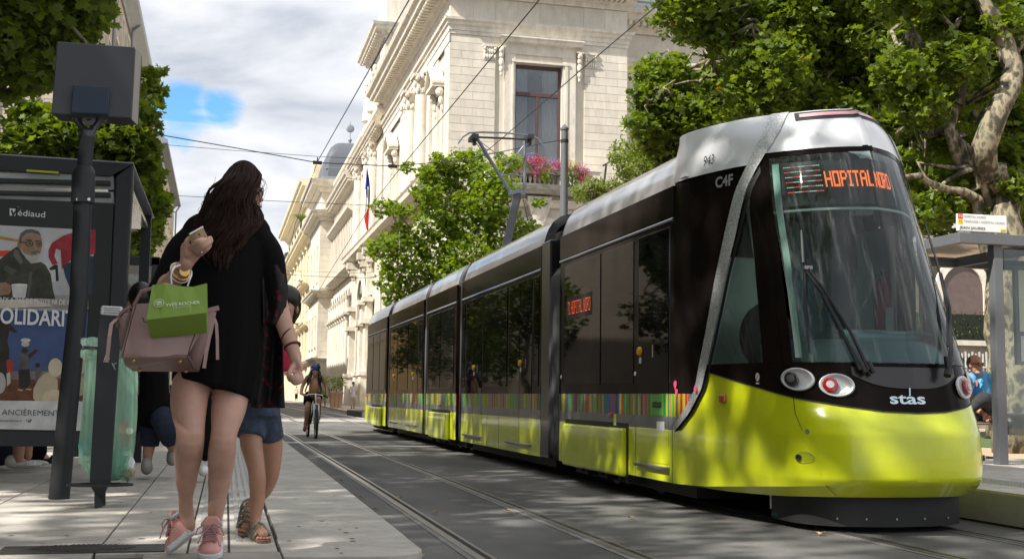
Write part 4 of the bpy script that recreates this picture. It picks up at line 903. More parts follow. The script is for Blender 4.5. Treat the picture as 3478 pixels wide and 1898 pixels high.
# balcony with balustrade, keystone and arch under it
bal = pal
part(lambda b: FR.prof(b, 13.9, 21.15, [(0, 12.45), (.55, 12.5), (.7, 12.62), (.95, 12.68), (1.0, 12.86), (0, 12.9)], 0, 0), 'balcony_slab', mat('stained_stone', (.36, .34, .30), .9, n=.35, ns=3), bal)
part(lambda b: [FR.box(b, 14.1, 14.7, 12.88, 13.95, .05, .9), FR.box(b, 19.3, 20.7, 12.88, 13.85, .05, .9), FR.box(b, 14.0, 14.8, 13.95, 14.1, -.0, .98), FR.box(b, 19.2, 20.8, 13.85, 14.02, 0, .98), FR.box(b, 14.7, 19.3, 13.78, 13.9, .62, .9), FR.box(b, 14.7, 19.3, 12.88, 13.0, .62, .9)], 'balustrade_piers', 'limestone_trim', bal)
for i in range(16):
    a = 14.95+i*.275; part(lambda b: b.lathe(FR.P(a, 0, .76), [(.07, 13.0), (.05, 13.08), (.10, 13.28), (.045, 13.6), (.07, 13.78)], 8), 'baluster', 'limestone_trim', bal, smooth=True)
def keyst(b):
    b.poly([FR.P(x, z, .02) for x, z in ((16.55, 12.35), (18.0, 12.35), (17.85, 11.6), (17.5, 10.7), (17.05, 10.7), (16.7, 11.6))], FR.n*.4)
    b.ell(FR.P(17.27, 12.2, .4), (.6, .12, .16), 14, 6); b.ell(FR.P(17.27, 11.6, .42), (.38, .08, .6), 12, 8)
    for sg_ in (-1, 1): b.ell(FR.P(17.27+sg_*.62, 12.0, .35), (.16, .12, .18), 8, 6)
part(keyst, 'crest_keystone', 'limestone_trim', bal)
def archf(Fc, b, ac, zs, r, w_, d0, d1, n=22, full=True):
    for i in range(n):
        t0, t1 = math.pi*i/n, math.pi*(i+1)/n
        pts = [(ac+rr*math.cos(t), zs+rr*math.sin(t)) for rr, t in ((r, t0), (r+w_, t0), (r+w_, t1), (r, t1))]
        b.poly([Fc.P(x, z, d0) for x, z in pts], Fc.n*(d1-d0))
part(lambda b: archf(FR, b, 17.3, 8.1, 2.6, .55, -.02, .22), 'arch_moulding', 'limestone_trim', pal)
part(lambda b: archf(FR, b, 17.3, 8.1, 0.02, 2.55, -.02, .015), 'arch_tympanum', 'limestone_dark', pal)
part(lambda b: FR.prof(b, 12, 22.64, [(0, 11.75), (.12, 11.8), (.16, 12.05), (.3, 12.12), (.3, 12.2), (0, 12.25)], 1, 1), 'belt_course', 'limestone_trim', pal)
stones(FR, 12.0, 14.6, .2, 11.7, .6, 1.3, -.15, 0.02, pal); stones(FR, 20.0, 22.64, 6.0, 11.7, .6, 1.3, -.15, .02, pal)
# street side of the pavilion
def strip(a0, a1, z0=14.2, z1=21.05, d1=.0, h=.479, w_=9): stones(ST, a0, a1, z0, z1, h, w_, -.15, d1, pal)
strip(64.27, 65.9); strip(68.0, 69.6); strip(80.6, 83.2, w_=9); strip(88.0, 91.8)
part(lambda b: ST.prof(b, 64.26, 92, [(0, 21.05), (.05, 21.07), (.05, 21.6), (.1, 21.64), (.1, 21.95), (.2, 22.05), (.22, 22.2), (.34, 22.28), (.36, 22.42), (0, 22.5)], 1, 0), 'architrave', 'limestone_trim', pal)
stones(ST, 64.26, 92, 22.5, 23.75, 1.25, 2.2, -.12, .0, pal)
cornice(ST, 64.26, 92, 23.75, pal, 1.35, m0=1, m1=.7, dent=.55)
part(lambda b: b.add([(11.2, 63.5, 25.25), (23.4, 63.5, 25.25), (23.4, 90, 25.25), (11.2, 91.5, 25.25), (14, 67, 27.5), (20, 67, 27.5), (20, 88, 27.5), (14, 88, 27.5)], [(0, 1, 5, 4), (1, 2, 6, 5), (2, 3, 7, 6), (3, 0, 4, 7), (4, 5, 6, 7)]), 'roof', 'zinc', pal)
for a in (72.0, 76.3): column(ST, a, 14.3, 21.04, .52, pal, d=.25)
for a in (70.3, 79.2): column(ST, a, 14.3, 21.04, .5, pal, square=True)
def ped(a0, a1, z, par):
    def f(b):
        ac = (a0+a1)/2; b.poly([ST.P(a0-.3, z, 0), ST.P(a1+.3, z, 0), ST.P(ac, z+1.0, 0)], ST.n*.55); ST.box(b, a0-.4, a1+.4, z-.18, z, 0, .7)
        for (p, q) in (((a0-.45, z), (ac, z+1.12)), ((ac, z+1.12), (a1+.45, z))): b.poly([ST.P(p[0], p[1], 0), ST.P(q[0], q[1], 0), ST.P(q[0], q[1]+.16, 0), ST.P(p[0], p[1]+.16, 0)], ST.n*.8)
    part(f, 'pediment', 'limestone_trim', par)
    for a in (a0-.25, a1+.25): part(lambda b: [b.ell(ST.P(a, z-.45, .25), (.25, .2, .3), 8, 6), b.ell(ST.P(a, z-.95, .16), (.16, .14, .28), 8, 6), b.ell(ST.P(a, z-1.4, .1), (.1, .1, .25), 6, 5)], 'console', 'limestone_trim', par)
for a0, a1 in ((66.2, 67.7), (84.4, 86.2)):
    win(ST, a0, a1, 14.4, 18.1, pal, surround=.25, depth=.3); ped(a0, a1, 19.0, pal)
for a0, a1 in ((73.2, 75.1), (77.4, 78.4)): win(ST, a0, a1, 14.4, 19.6, pal, surround=.2, depth=.3)
for a in (66.9, 74, 85.2): win(ST, a-.8, a+.8, 6.5, 10.5, pal, surround=.25)
part(lambda b: ST.prof(b, 64.26, 113.5, [(0, 13.2), (.3, 13.25), (.5, 13.4), (.95, 13.5), (1.0, 13.8), (1.1, 13.95), (0, 14.0)], 1, 0), 'belt_course', 'limestone_trim', pal)
part(lambda b: [ST.box(b, 82.8, 88.2, 14.0, 15.1, .55, .85), ST.box(b, 82.6, 83.3, 14.0, 15.25, .4, 1.0)], 'balcony_parapet', 'limestone_trim', pal)
for i in range(11): part(lambda b: ST.box(b, 83.3+i*.4, 83.5+i*.4, 14.1, 14.95, .85, .93), 'baluster', 'limestone_dark', pal)
# ---- frontispiece
fp = thing('frontispiece', 'tall projecting limestone frontispiece with statues, arch and heavy bracketed cornice', 'building', (12, 100, 0))
S2 = Fac((11.9, 0, 0), (0, 1, 0), (-1, 0, 0)); F2 = Fac((0, 92.2, 0), (1, 0, 0), (0, -1, 0))
part(lambda b: [b.box(12.02, 18, 92.3, 102.2, 0, 33), b.box(12.02, 18, 107, 112.2, 0, 24), b.box(12.02, 18, 102.2, 107, 12.6, 24), b.box(12.9, 18, 102.2, 107, 0, 12.6)], 'wall', 'limestone', fp)
stones(F2, 11.9, 17.5, 25.2, 29.6, .65, 1.9, -.15, 0, fp)
cornice(F2, 11.9, 18, 29.6, fp, 1.0, m0=1, dent=.5); cornice(S2, 92.2, 102.3, 29.6, fp, 1.0, m0=1, m1=.5, dent=.7)
part(lambda b: F2.prof(b, 11.9, 18, [(0, 23.3), (.2, 23.4), (.55, 23.6), (.6, 23.9), (.3, 24.0), (.3, 24.4), (0, 24.5)], 1, 0), 'ledge', 'limestone_trim', fp)
part(lambda b: S2.prof(b, 92.2, 102.3, [(0, 23.3), (.2, 23.4), (.55, 23.6), (.6, 23.9), (.3, 24.0), (.3, 24.4), (0, 24.5)], 1, 0), 'ledge', 'limestone_trim', fp)
cornice(S2, 92.2, 112.4, 21.9, fp, .8, m0=1, m1=.5, dent=.9)
stones(S2, 92.2, 95.4, 14.1, 21.4, .6, 1.6, -.15, 0, fp); stones(S2, 108.6, 112.2, 14.1, 21.4, .6, 1.8, -.15, 0, fp); stones(S2, 92.2, 95, 24.6, 29.5, .75, 3, -.15, 0, fp)
for a in (96.6, 100.4, 107.6): column(S2, a, 14.1, 21.85, .5, fp, d=.1)
win(S2, 98.0, 99.4, 14.6, 20.5, fp, surround=.2); win(S2, 102.6, 105.8, 14.6, 20.8, fp, surround=.3)
part(lambda b: [F2.box(b, 13.0, 17.5, 31, 36.5, -3, 0), F2.box(b, 14.4, 15.2, 31.6, 32.2, 0, .05)], 'attic', 'limestone', fp)
part(lambda b: [F2.box(b, 12.5, 13.6, 27.4, 29.2, 0, .8), F2.box(b, 12.4, 13.7, 29.2, 29.4, 0, 1.0)], 'bracket_block', 'limestone_trim', fp)
def statue(b, s=1.0, c=(11.7, 96.6, 24.45)):
    c = V(*c); E = lambda p, r: b.ell(c+V(*p)*s, V(*r)*s, 12, 8)
    b.loft([[c+s*V(r1*math.cos(t), r2*math.sin(t), z) for t in np.linspace(0, 6.28, 13)[:-1]] for z, r1, r2 in ((0, .55, .6), (.5, .5, .55), (1.3, .42, .5), (1.9, .33, .42), (2.3, .30, .36), (2.8, .36, .48), (3.1, .25, .4), (3.2, .13, .14))])
    E((0, 0, 3.45), (.2, .22, .28)); b.tube([c+s*V(-.1, .45, 2.9), c+s*V(-.3, .7, 2.5), c+s*V(-.35, .5, 2.0)], [.15*s, .12*s, .09*s], 8); b.tube([c+s*V(-.1, -.45, 2.9), c+s*V(-.35, -.7, 2.7), c+s*V(-.5, -.5, 3.2)], [.15*s, .12*s, .09*s], 8)
    for k in range(7): b.tube([c+s*V(.42*math.cos(t), .5*math.sin(t), .1) for t in (2+.3*k,)]+[c+s*V(.3*math.cos(2+.3*k), .34*math.sin(2+.3*k), 2.2)], .07*s, 5)
part(lambda b: statue(b, 1.12), 'statue', 'limestone_trim', fp, remesh=.07, sm_it=2); part(lambda b: statue(b, 1.12, (11.7, 100.2, 24.45)), 'statue', 'limestone_trim', fp, remesh=.07, sm_it=2)
def archwall(b):
    archf(S2, b, 104.6, 9.2, 2.0, .6, -.1, .12); S2.box(b, 102.0, 102.6, 0, 9.2, -.1, .12); S2.box(b, 106.6, 107.2, 0, 9.2, -.1, .12)
part(archwall, 'great_arch', 'limestone_trim', fp); part(lambda b: b.box(12.2, 12.3, 102.6, 106.6, 0, 11.2), 'arch_gate', mat('gate_dark', (.10, .09, .075), .7), fp)
for a in (96.5, 100.3, 108.6):
    part(lambda b: [S2.box(b, a-.9, a+.9, 0, 2.6, 0, .9), S2.box(b, a-1.0, a+1.0, 2.6, 2.9, 0, 1.0), S2.box(b, a-.7, a+.7, 2.9, 6.8, 0, .6), S2.box(b, a-1.0, a+1.0, 6.8, 7.2, 0, .95), S2.box(b, a-.6, a+.6, 7.2, 8.6, 0, .5), S2.box(b, a-.9, a+.9, 8.6, 9.0, 0, .8)], 'pier', 'limestone_trim', fp)
    part(lambda b: [S2.box(b, a-.35, a+.35, 12.5, 13.1, 0, .9), S2.box(b, a-.3, a+.3, 11.9, 12.5, 0, .6), b.ell(S2.P(a, 12.3, .5), (.3, .3, .3), 12, 9), b.ell(S2.P(a, 11.7, .25), (.2, .25, .3), 12, 9)], 'console', 'limestone_trim', fp)
stones(S2, 108.0, 112.2, 9.0, 13, .6, 1.8, -.15, 0, fp)
win(S2, 97.2, 98.2, 9.5, 12.4, fp, surround=.1, depth=.2, mull=False); win(S2, 99.0, 99.9, 9.5, 12.4, fp, surround=.1, depth=.2, mull=False)
# ---- main wing
mw = thing('palace_wing', 'long sunlit limestone wing with rows of slim windows and a ground arcade', 'building', (12, 123, 0))
part(lambda b: b.box(12.12, 20, 112, 134.2, 0, 24), 'wall', 'limestone', mw)
cornice(ST, 112, 134.2, 21.2, mw, 1.1, dent=.9); part(lambda b: ST.prof(b, 112, 134.2, [(0, 18.4), (.15, 18.45), (.5, 18.7), (.75, 18.85), (.8, 19.1), (0, 19.2)]), 'belt_course', 'limestone_trim', mw)
part(lambda b: ST.prof(b, 112, 134.2, [(0, 12.7), (.2, 12.75), (.6, 13.0), (.85, 13.1), (.9, 13.4), (0, 13.5)]), 'belt_course', 'limestone_trim', mw)
part(lambda b: [ST.prof(b, 95, 134.2, [(-.5, 22.4), (-.1, 22.4), (-.1, 24.4), (.3, 24.5), (.35, 24.8), (-.5, 25.0)])], 'attic', 'limestone_trim', mw)
for i in range(13):
    a = 113.1+i*1.64
    win(ST, a, a+.72, 19.35, 21.0, mw, surround=.08, depth=.22, mull=False)
    win(ST, a, a+.72, 13.9, 17.9, mw, surround=.1, depth=.22, mull=False)
    part(lambda b: ST.box(b, a+.9, a+1.5, 13.5, 18.4, 0, .16), 'pilaster', 'limestone_block', mw)
for i in range(9):
    a = 113.6+i*2.3
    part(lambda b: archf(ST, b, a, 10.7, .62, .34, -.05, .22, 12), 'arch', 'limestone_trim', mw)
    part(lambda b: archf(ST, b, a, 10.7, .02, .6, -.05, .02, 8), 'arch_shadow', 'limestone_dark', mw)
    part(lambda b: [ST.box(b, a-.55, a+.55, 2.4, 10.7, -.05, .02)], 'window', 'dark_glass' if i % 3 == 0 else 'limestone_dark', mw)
    part(lambda b: [b.lathe(ST.P(a+1.15, 0, .25), [(.34, 1.8), (.34, 2.2), (.24, 2.3), (.2, 8.2), (.3, 8.4), (.32, 8.8), (.2, 8.9), (.2, 10.2), (.34, 10.6)], 10), ST.box(b, a+.7, a+1.6, 8.75, 9.0, 0, .7), ST.box(b, a+.75, a+1.55, 0, 1.8, 0, .6)], 'column', 'limestone_trim', mw, smooth=False)
# ---- domed end tower
tw = thing('domed_tower', 'limestone end tower with a curved dark slate dome roof and finial', 'building', (11.5, 140, 0))
S3 = Fac((10.45, 0, 0), (0, 1, 0), (-1, 0, 0)); F3 = Fac((0, 134.2, 0), (1, 0, 0), (0, -1, 0))
part(lambda b: [b.box(10.5, 18, 134.25, 149, 0, 24.6)], 'wall', 'limestone', tw)
for z, s_ in ((20.7, 1.1), (24.0, 1.3), (11.9, .8), (4.6, .5)):
    cornice(F3, 10.45, 12.2 if z < 22 else 18, z, tw, s_, m0=1); cornice(S3, 134.2, 149, z, tw, s_, m0=1, m1=1)
stones(F3, 10.45, 12.0, .5, 11.8, .55, 9, -.1, .03, tw); stones(F3, 10.45, 12, 13, 20.6, .75, 9, -.1, .02, tw)
for a in (137, 141.5, 146): win(S3, a-.6, a+.6, 14, 18, tw); win(S3, a-.6, a+.6, 6.5, 10, tw)
def domef(s, t):
    a = 2*math.pi*s; k = [1.0, .97, .93, .86, .74, .56, .40][min(6, int(t*6))]; z = 25.4+[0, 1.2, 2.4, 3.5, 4.4, 5.1, 5.4][min(6, int(t*6))]
    c, sn = math.cos(a), math.sin(a); q = max(abs(c), abs(sn)); c, sn = c/q, sn/q; return (14.3+3.6*k*c, 141.5+6.9*k*sn, z)
part(lambda b: b.loft([[domef((i+.5)/48, j/6+.001) for i in range(48)] for j in range(7)]), 'dome', 'slate', tw, smooth=True, auto=50)
part(lambda b: [b.box(10.6, 18, 134.5, 148.5, 25.2, 25.9), b.box(10.95, 17.6, 134.9, 148, 26.9, 27.05)], 'zinc_band', 'zinc', tw)
part(lambda b: [b.lathe((14.3, 141.5, 0), [(.5, 30.7), (.25, 31.2), (.1, 31.4), (.25, 31.8), (.05, 32.1), (.04, 34)], 10), b.ell((14.3, 141.5, 33.2), (.5, .1, .5))], 'finial', 'zinc', tw)
for i in range(5): part(lambda b: b.lathe((15.2+i*.5, 140+i, 0), [(.2, 30.6), (.17, 31.4)], 8), 'chimney_pot', mat('terracotta', (.42, .2, .12), .8), tw)
# ---- cream apartment house with balconies beyond the tower
ch = thing('cream_apartment_house', 'ornate cream apartment house with curved stone balconies and palm on its top terrace', 'building', (10.8, 175, 0))
S4 = Fac((10.6, 0, 0), (0, 1, 0), (-1, 0, 0))
part(lambda b: [b.box(10.65, 18, 149.3, 205, 0, 30), b.box(10.7, 18, 190, 205, 0, 26)], 'wall', 'cream_stucco', ch)
for z, s_ in ((26.6, 1.6), (20.4, 1.3), (14.5, 1.0), (9.3, .8), (4.5, .8)): cornice(S4, 149.5, 205, z, ch, s_, 'cream_trim', m1=1)
for r_, z in enumerate((5.5, 10.4, 15.6, 21.8)):
    for i, a in enumerate((153, 158.5, 164, 171, 178, 185, 192, 199)):
        win(S4, a-.7, a+.7, z, z+3.1, ch, surround=.2, frame='cream_trim')
        if i % 2 == r_ % 2 or r_ == 3:
            bo_ = part(lambda b: [b.ell(S4.P(a, z-.3, .2), (1.1, 1.5, .5), 14, 6), S4.box(b, a-1.6, a+1.6, z-.1, z+.05, 0, 1.3)], 'balcony', 'cream_trim', ch)
            if r_ in (1, 2): part(lambda b: [S4.box(b, a-1.6, a+1.6, z+.95, z+1.1, 1.0, 1.25)]+[b.lathe(S4.P(a-1.4+.4*k, 0, 1.12), [(.08, z+.05), (.12, z+.35), (.06, z+.95)], 6) for k in range(8)], 'balustrade', 'cream_trim', bo_)
            else: part(lambda b: [S4.box(b, a-1.6, a+1.6, z+.95, z+1.0, 1.15, 1.22)]+[S4.box(b, a-1.55+.22*k, a-1.52+.22*k, z+.05, z+.95, 1.17, 1.2) for k in range(15)], 'railing', 'iron', bo_)
for a in (155.7, 161.2, 167.5, 174.5, 181.5, 188.5): part(lambda b: [S4.box(b, a-.35, a+.35, 5.4, 20.4, 0, .2), S4.box(b, a-.5, a+.5, 19.9, 20.4, 0, .35)], 'pilaster', 'cream_trim', ch)
part(lambda b: [b.add([S4.P(a0, 28, .0), S4.P(a0+3, 28, 0), S4.P(a0+2.6, 31, 0), S4.P(a0+.4, 31, 0), S4.P(a0, 28, -1), S4.P(a0+3, 28, -1), S4.P(a0+2.6, 31, -1), S4.P(a0+.4, 31, -1)], [(0,1,2,3),(4,5,6,7),(0,3,7,4),(1,2,6,5),(3,2,6,7)]) for a0 in (152, 176)], 'gable_dormer', 'cream_trim', ch)
fh = thing('far_house', 'distant grey house with a dark mansard roof at the street end', 'building', (9.6, 240, 0))
S5 = Fac((10.4, 0, 0), (0, 1, 0), (-1, 0, 0))
part(lambda b: b.box(10.4, 18, 208, 300, 0, 21), 'wall', mat('grey_stucco', (.4, .38, .35), .9, n=.1), fh); part(lambda b: S5.prof(b, 208, 300, [(.6, 21), (.5, 22), (.2, 25.5), (-3, 27), (-3, 21)]), 'roof', 'slate', fh)
for z in (5, 9, 13, 17):
    for i in range(9): win(S5, 212+i*9, 214+i*9, z, z+2.6, fh)
# ---- recessed right wing facing us
rw = thing('garden_wing', 'recessed limestone wing behind the plane trees with a round arch', 'building', (40, 67, 0))
F6 = Fac((0, 66.5, 0), (1, 0, 0), (0, -1, 0))
part(lambda b: [b.box(22.7, 43.9, 66.6, 80, 0, 24.2), b.box(48.6, 80, 66.6, 80, 0, 24.2), b.box(43.9, 48.6, 66.6, 80, 10.2, 24.2), b.box(43.9, 48.6, 67.6, 80, 0, 10.2)], 'wall', 'limestone', rw)
cornice(F6, 22.7, 80, 23.2, rw, 1.2, dent=.45)
part(lambda b: F6.prof(b, 22.7, 80, [(0, 20.7), (.1, 20.8), (.15, 21.3), (.3, 21.4), (.3, 21.6), (0, 21.7)]), 'architrave', 'limestone_trim', rw)
part(lambda b: [F6.box(b, 22.7, 80, 25.4, 25.9, -.6, -.2), b.box(22.7, 80, 68, 78, 24.4, 27)], 'roof_parapet', 'zinc', rw)
stones(F6, 22.7, 27.5, 12.3, 20.6, .479, 1.3, -.12, 0, rw)
for a in (29, 36, 52, 59, 66): win(F6, a-1.3, a+1.3, 13, 19, rw, surround=.35, transom=17.4, glassm='dark_glass')
part(lambda b: F6.prof(b, 22.7, 80, [(0, 11.75), (.12, 11.8), (.16, 12.05), (.3, 12.12), (.3, 12.2), (0, 12.25)]), 'belt_course', 'limestone_trim', rw)
for i in range(9):
    ac = 29.0+i*4.32
    part(lambda b: [archf(F6, b, ac, 8.3, 1.5, .5, -.05, .15, 16), F6.box(b, ac-2.0, ac-1.5, 0, 8.3, -.05, .15), F6.box(b, ac+1.5, ac+2.0, 0, 8.3, -.05, .15)], 'arch', 'limestone_trim', rw)
    part(lambda b: [archf(F6, b, ac, 8.3, .02, 1.47, -.05, .01, 12), F6.box(b, ac-1.5, ac+1.5, 0, 8.3, -.05, .01)], 'arch_glazing', mat('brown_blind', (.12, .085, .075), .5, n=.2, ns=2), rw)
# ---- terrace, hedge, railing in front of it
Y6 = 36
te = MB(); te.box(14, 70, 36.1, 46, -.1, 2.62); tag(te.build('terrace_wall', mat('terrace_stone', (.25, .23, .20), .9, n=.25, ns=2)), 'low dark stone terrace wall behind the shelter bench', 'wall')
te = MB(); te.box(14, 70, 35.8, 36.3, 2.98, 3.16); te.box(14, 70, 36.3, 36.6, 2.6, 3.0); tag(te.build('ledge', M('limestone_trim')), 'pale stone ledge running under the clipped hedge', 'ledge')
rl = thing('railing', 'low white-tipped metal railing in front of the terrace wall', 'railing', (30, 34, .17))
b = MB()
for i in range(240): b.box(15+i*.13, 15.05+i*.13, 34, 34.03, 2.05, 2.62+.06*(i % 2))
b.build('palings', mat('pale_metal', (.55, .55, .52), .5, metal=.2), rl, kind='stuff')
b = MB(); b.box(14.8, 46.4, 33.98, 34.05, 2.15, 2.2); b.build('rail_bar', M('pale_metal'), rl)
b = MB(); b.box(14.8, 46.4, 34.05, 34.4, .17, 2.1); b.build('base_wall', M('terrace_stone'), rl)
# ---- left side of the street
lb = thing('beige_apartment_block', 'tall beige stone apartment block with shuttered windows rising behind the left trees', 'building', (-10, 60, 0))
S7 = Fac((-5.6, 0, 0), (0, 1, 0), (1, 0, 0)); F7 = Fac((0, 48.5, 0), (1, 0, 0), (0, -1, 0))
mat('beige_stone', (.50, .42, .33), .9, n=.1, ns=1.5, bump=.15, bs=20, var=.0); mat('beige_block', (.50, .425, .335), .9, n=.08, ns=2, bump=.2, bs=25, var=.07)
part(lambda b: b.box(-20, -5.7, 48.6, 79.2, 0, 21.7), 'wall', 'beige_stone', lb)
stones(F7, -11.0, -5.6, 8.5, 14.1, .56, 1.3, -.12, 0, lb, 'beige_block'); stones(F7, -11, -5.6, 14.6, 21.5, .56, 1.3, -.12, 0, lb, 'beige_block')
part(lambda b: [F7.prof(b, -16, -5.6, [(0, 14.1), (.2, 14.15), (.25, 14.5), (0, 14.6)], 0, 1), S7.prof(b, 48.5, 79, [(0, 14.1), (.2, 14.15), (.25, 14.5), (0, 14.6)], 1, 0)], 'belt_course', 'beige_stone', lb)
for a in (-8.15, -10.6):
    for z in (10.6,):
        fo = win(F7, a-.62, a+.62, z, z+2.5, lb, depth=.12, surround=.14, frame='white')
        for k in (0, 1):
            sh_ = part(lambda b: [F7.box(b, a-.6+k*.61, a-.02+k*.61, z+.02, z+2.48, -.12, -.07)], 'shutter', mat('shutter_grey', (.47, .49, .48), .7), fo)
            part(lambda b: [F7.box(b, a-.56+k*.61, a-.06+k*.61, z+.1+j*.1, z+.16+j*.1, -.07, -.05) for j in range(23)], 'louvres', 'shutter_grey', sh_, kind='stuff')
for a in (51.0, 53.4, 56.4, 59.6, 63, 66.5, 70, 74, 77.5):
    for z in (2, 6.4, 10.4, 15.2, 18.3): win(S7, a-.45, a+.45, z, z+2.0, lb, depth=.2, surround=.12)
for a in (50, 57.5, 68, 78.5): part(lambda b: b.tube([S7.P(a, 0, .12), S7.P(a, 21.2, .12), S7.P(a, 21.6, .5)], .08, 8), 'drainpipe', 'zinc', lb)
part(lambda b: [S7.prof(b, 48.5, 79.2, [(0, 21.2), (.1, 21.3), (.6, 21.7), (.65, 21.95), (-5, 24), (-5, 21.2)], 0, 0)], 'eaves', 'zinc', lb)
lc = thing('yellow_house', 'ochre yellow house with vertical pilaster strips behind the left tree', 'building', (-9, 90, 0))
part(lambda b: b.box(-16, -5.75, 79.4, 101, 0, 19.2), 'wall', mat('ochre', (.50, .36, .17), .9, n=.08, ns=2), lc); part(lambda b: S7.prof(b, 79.4, 101.2, [(-.1, 19.1), (.5, 19.2), (.55, 19.5), (-5, 21.5), (-5, 19.1)]), 'eaves', 'zinc', lc)
for i in range(9): part(lambda b: S7.box(b, 79.6+i*2.55, 80.5+i*2.55, 4, 19.1, -.2, .0), 'pilaster', mat('ochre_pale', (.66, .47, .22), .9), lc)
for i in range(8):
    for z in (6, 10.4, 14.4): win(S7, 80.75+i*2.55, 81.9+i*2.55, z, z+2.4, lc, depth=.3, surround=0, frame='white')
ld = thing('beige_gabled_house', 'narrow pale house with a pitched gable end and gutter at the far left', 'building', (-8, 118, 0))
F8 = Fac((0, 102, 0), (1, 0, 0), (0, -1, 0))
part(lambda b: [b.box(-16, -5.7, 102, 136, 0, 22.0)], 'wall', mat('pale_render', (.52, .46, .37), .9, n=.07, ns=1.5), ld)
part(lambda b: S7.prof(b, 101.6, 136.5, [(-.3, 21.7), (.6, 21.9), (.6, 22.2), (-5, 24.6), (-5, 21.7)]), 'roof', 'zinc', ld)
part(lambda b: b.tube([S7.P(136.2, 22.0, .6), S7.P(136.2, 21.2, .15), S7.P(136.2, 0, .12)], .1, 6), 'drainpipe', 'zinc', ld)
for i in range(9):
    for z in (6, 10, 14, 18): win(S7, 103+i*3.6, 104.2+i*3.6, z, z+2.2, ld, surround=.1)
le = thing('far_left_house', 'low distant house closing the left side of the street', 'building', (-8, 190, 0))
part(lambda b: b.box(-16, -5.9, 137, 320, 0, 14), 'wall', 'grey_stucco', le); part(lambda b: S7.prof(b, 137, 320, [(0, 13.8), (.5, 14), (-5, 17), (-5, 13.8)]), 'roof', 'slate', le)
# unseen house added at left: darkened for tram reflections, height set for platform sun
bk = thing('street_house', 'plain beige house on the near left, mirrored in the tram side', 'building', (-13, 10, 0))
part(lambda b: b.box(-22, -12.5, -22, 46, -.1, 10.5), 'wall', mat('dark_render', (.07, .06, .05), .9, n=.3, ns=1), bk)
S9 = Fac((-12.5, 0, 0), (0, 1, 0), (1, 0, 0))
for i in range(15):
    for z in (5,): win(S9, -20+i*4.4, -18.6+i*4.4, z, z+2.3, bk, surround=.15)
    part(lambda b: S9.box(b, -20.6+i*4.4, -17.4+i*4.4, .3, 2.9, 0, .1), 'shop_window', 'dark_glass', bk)
    if i % 2: part(lambda b: b.add([S9.P(-20.7+i*4.4, 3.3, .05), S9.P(-17.3+i*4.4, 3.3, .05), S9.P(-17.3+i*4.4, 2.7, 1.4), S9.P(-20.7+i*4.4, 2.7, 1.4)], [(0, 1, 2, 3)]), 'awning', mat('awning_%d' % (i % 3), ((.45, .04, .03), (.55, .52, .48), (.05, .09, .2))[i % 3], .8), bk, solid=.04)
# ------------------------------------------------------------ trees
def leafmat(name, c0, c1, tr=.35):
    m = bpy.data.materials.new(name); m.use_nodes = True; t = m.node_tree; t.nodes.clear(); lk = t.links.new
    o = t.nodes.new('ShaderNodeOutputMaterial'); at = t.nodes.new('ShaderNodeAttribute'); at.attribute_name = 'tone'
    r = t.nodes.new('ShaderNodeValToRGB'); r.color_ramp.elements[0].color = (*c0, 1); r.color_ramp.elements[1].color = (*c1, 1); e = r.color_ramp.elements.new(.985); e.color = (*c1, 1); r.color_ramp.elements[2].position = 1; r.color_ramp.elements[2].color = (.30, .14, .03, 1); r.color_ramp.elements[1].position = .985
    lk(at.outputs['Fac'], r.inputs[0])
    d = t.nodes.new('ShaderNodeBsdfPrincipled'); d.inputs['Roughness'].default_value = .5; d.inputs['Specular IOR Level'].default_value = .35; lk(r.outputs[0], d.inputs['Base Color'])
    h = t.nodes.new('ShaderNodeHueSaturation'); h.inputs['Hue'].default_value = .485; h.inputs['Saturation'].default_value = 1.15; h.inputs['Value'].default_value = 1.5; lk(r.outputs[0], h.inputs['Color'])
    x = t.nodes.new('ShaderNodeBsdfTranslucent'); lk(h.outputs[0], x.inputs[0])
    mx = t.nodes.new('ShaderNodeMixShader'); mx.inputs[0].default_value = tr; lk(d.outputs[0], mx.inputs[1]); lk(x.outputs[0], mx.inputs[2]); lk(mx.outputs[0], o.inputs[0]); MT[name] = m; return m
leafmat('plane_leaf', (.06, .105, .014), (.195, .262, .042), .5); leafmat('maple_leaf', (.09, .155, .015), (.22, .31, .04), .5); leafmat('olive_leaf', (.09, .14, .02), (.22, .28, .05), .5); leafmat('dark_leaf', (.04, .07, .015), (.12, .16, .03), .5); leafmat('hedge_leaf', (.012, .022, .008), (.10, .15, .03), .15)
def barkmat():
    m = bpy.data.materials.new('plane_bark'); m.use_nodes = True; t = m.node_tree; b = t.nodes['Principled BSDF']; lk = t.links.new; b.inputs['Roughness'].default_value = .85
    c = t.nodes.new('ShaderNodeTexCoord').outputs['Object']; mp = t.nodes.new('ShaderNodeMapping'); mp.inputs['Scale'].default_value = (1, 1, .55); lk(c, mp.inputs[0])
    n_ = t.nodes.new('ShaderNodeTexNoise'); n_.inputs['Scale'].default_value = 7; n_.inputs['Detail'].default_value = 3; lk(mp.outputs[0], n_.inputs[0])
    r = t.nodes.new('ShaderNodeValToRGB'); r.color_ramp.interpolation = 'CONSTANT'; e = r.color_ramp.elements
    e[0].position = 0; e[0].color = (.06, .053, .034, 1); e[1].position = .43; e[1].color = (.13, .113, .075, 1)
    for p, q in ((.5, (.27, .23, .15)), (.6, (.17, .155, .105)), (.66, (.09, .082, .058))): x = e.new(p); x.color = (*q, 1)
    lk(n_.outputs[0], r.inputs[0]); lk(r.outputs[0], b.inputs['Base Color'])
    u = t.nodes.new('ShaderNodeBump'); u.inputs['Strength'].default_value = .4; u.inputs['Distance'].default_value = .02; lk(n_.outputs[0], u.inputs['Height']); lk(u.outputs[0], b.inputs['Normal']); MT['plane_bark'] = m
barkmat()
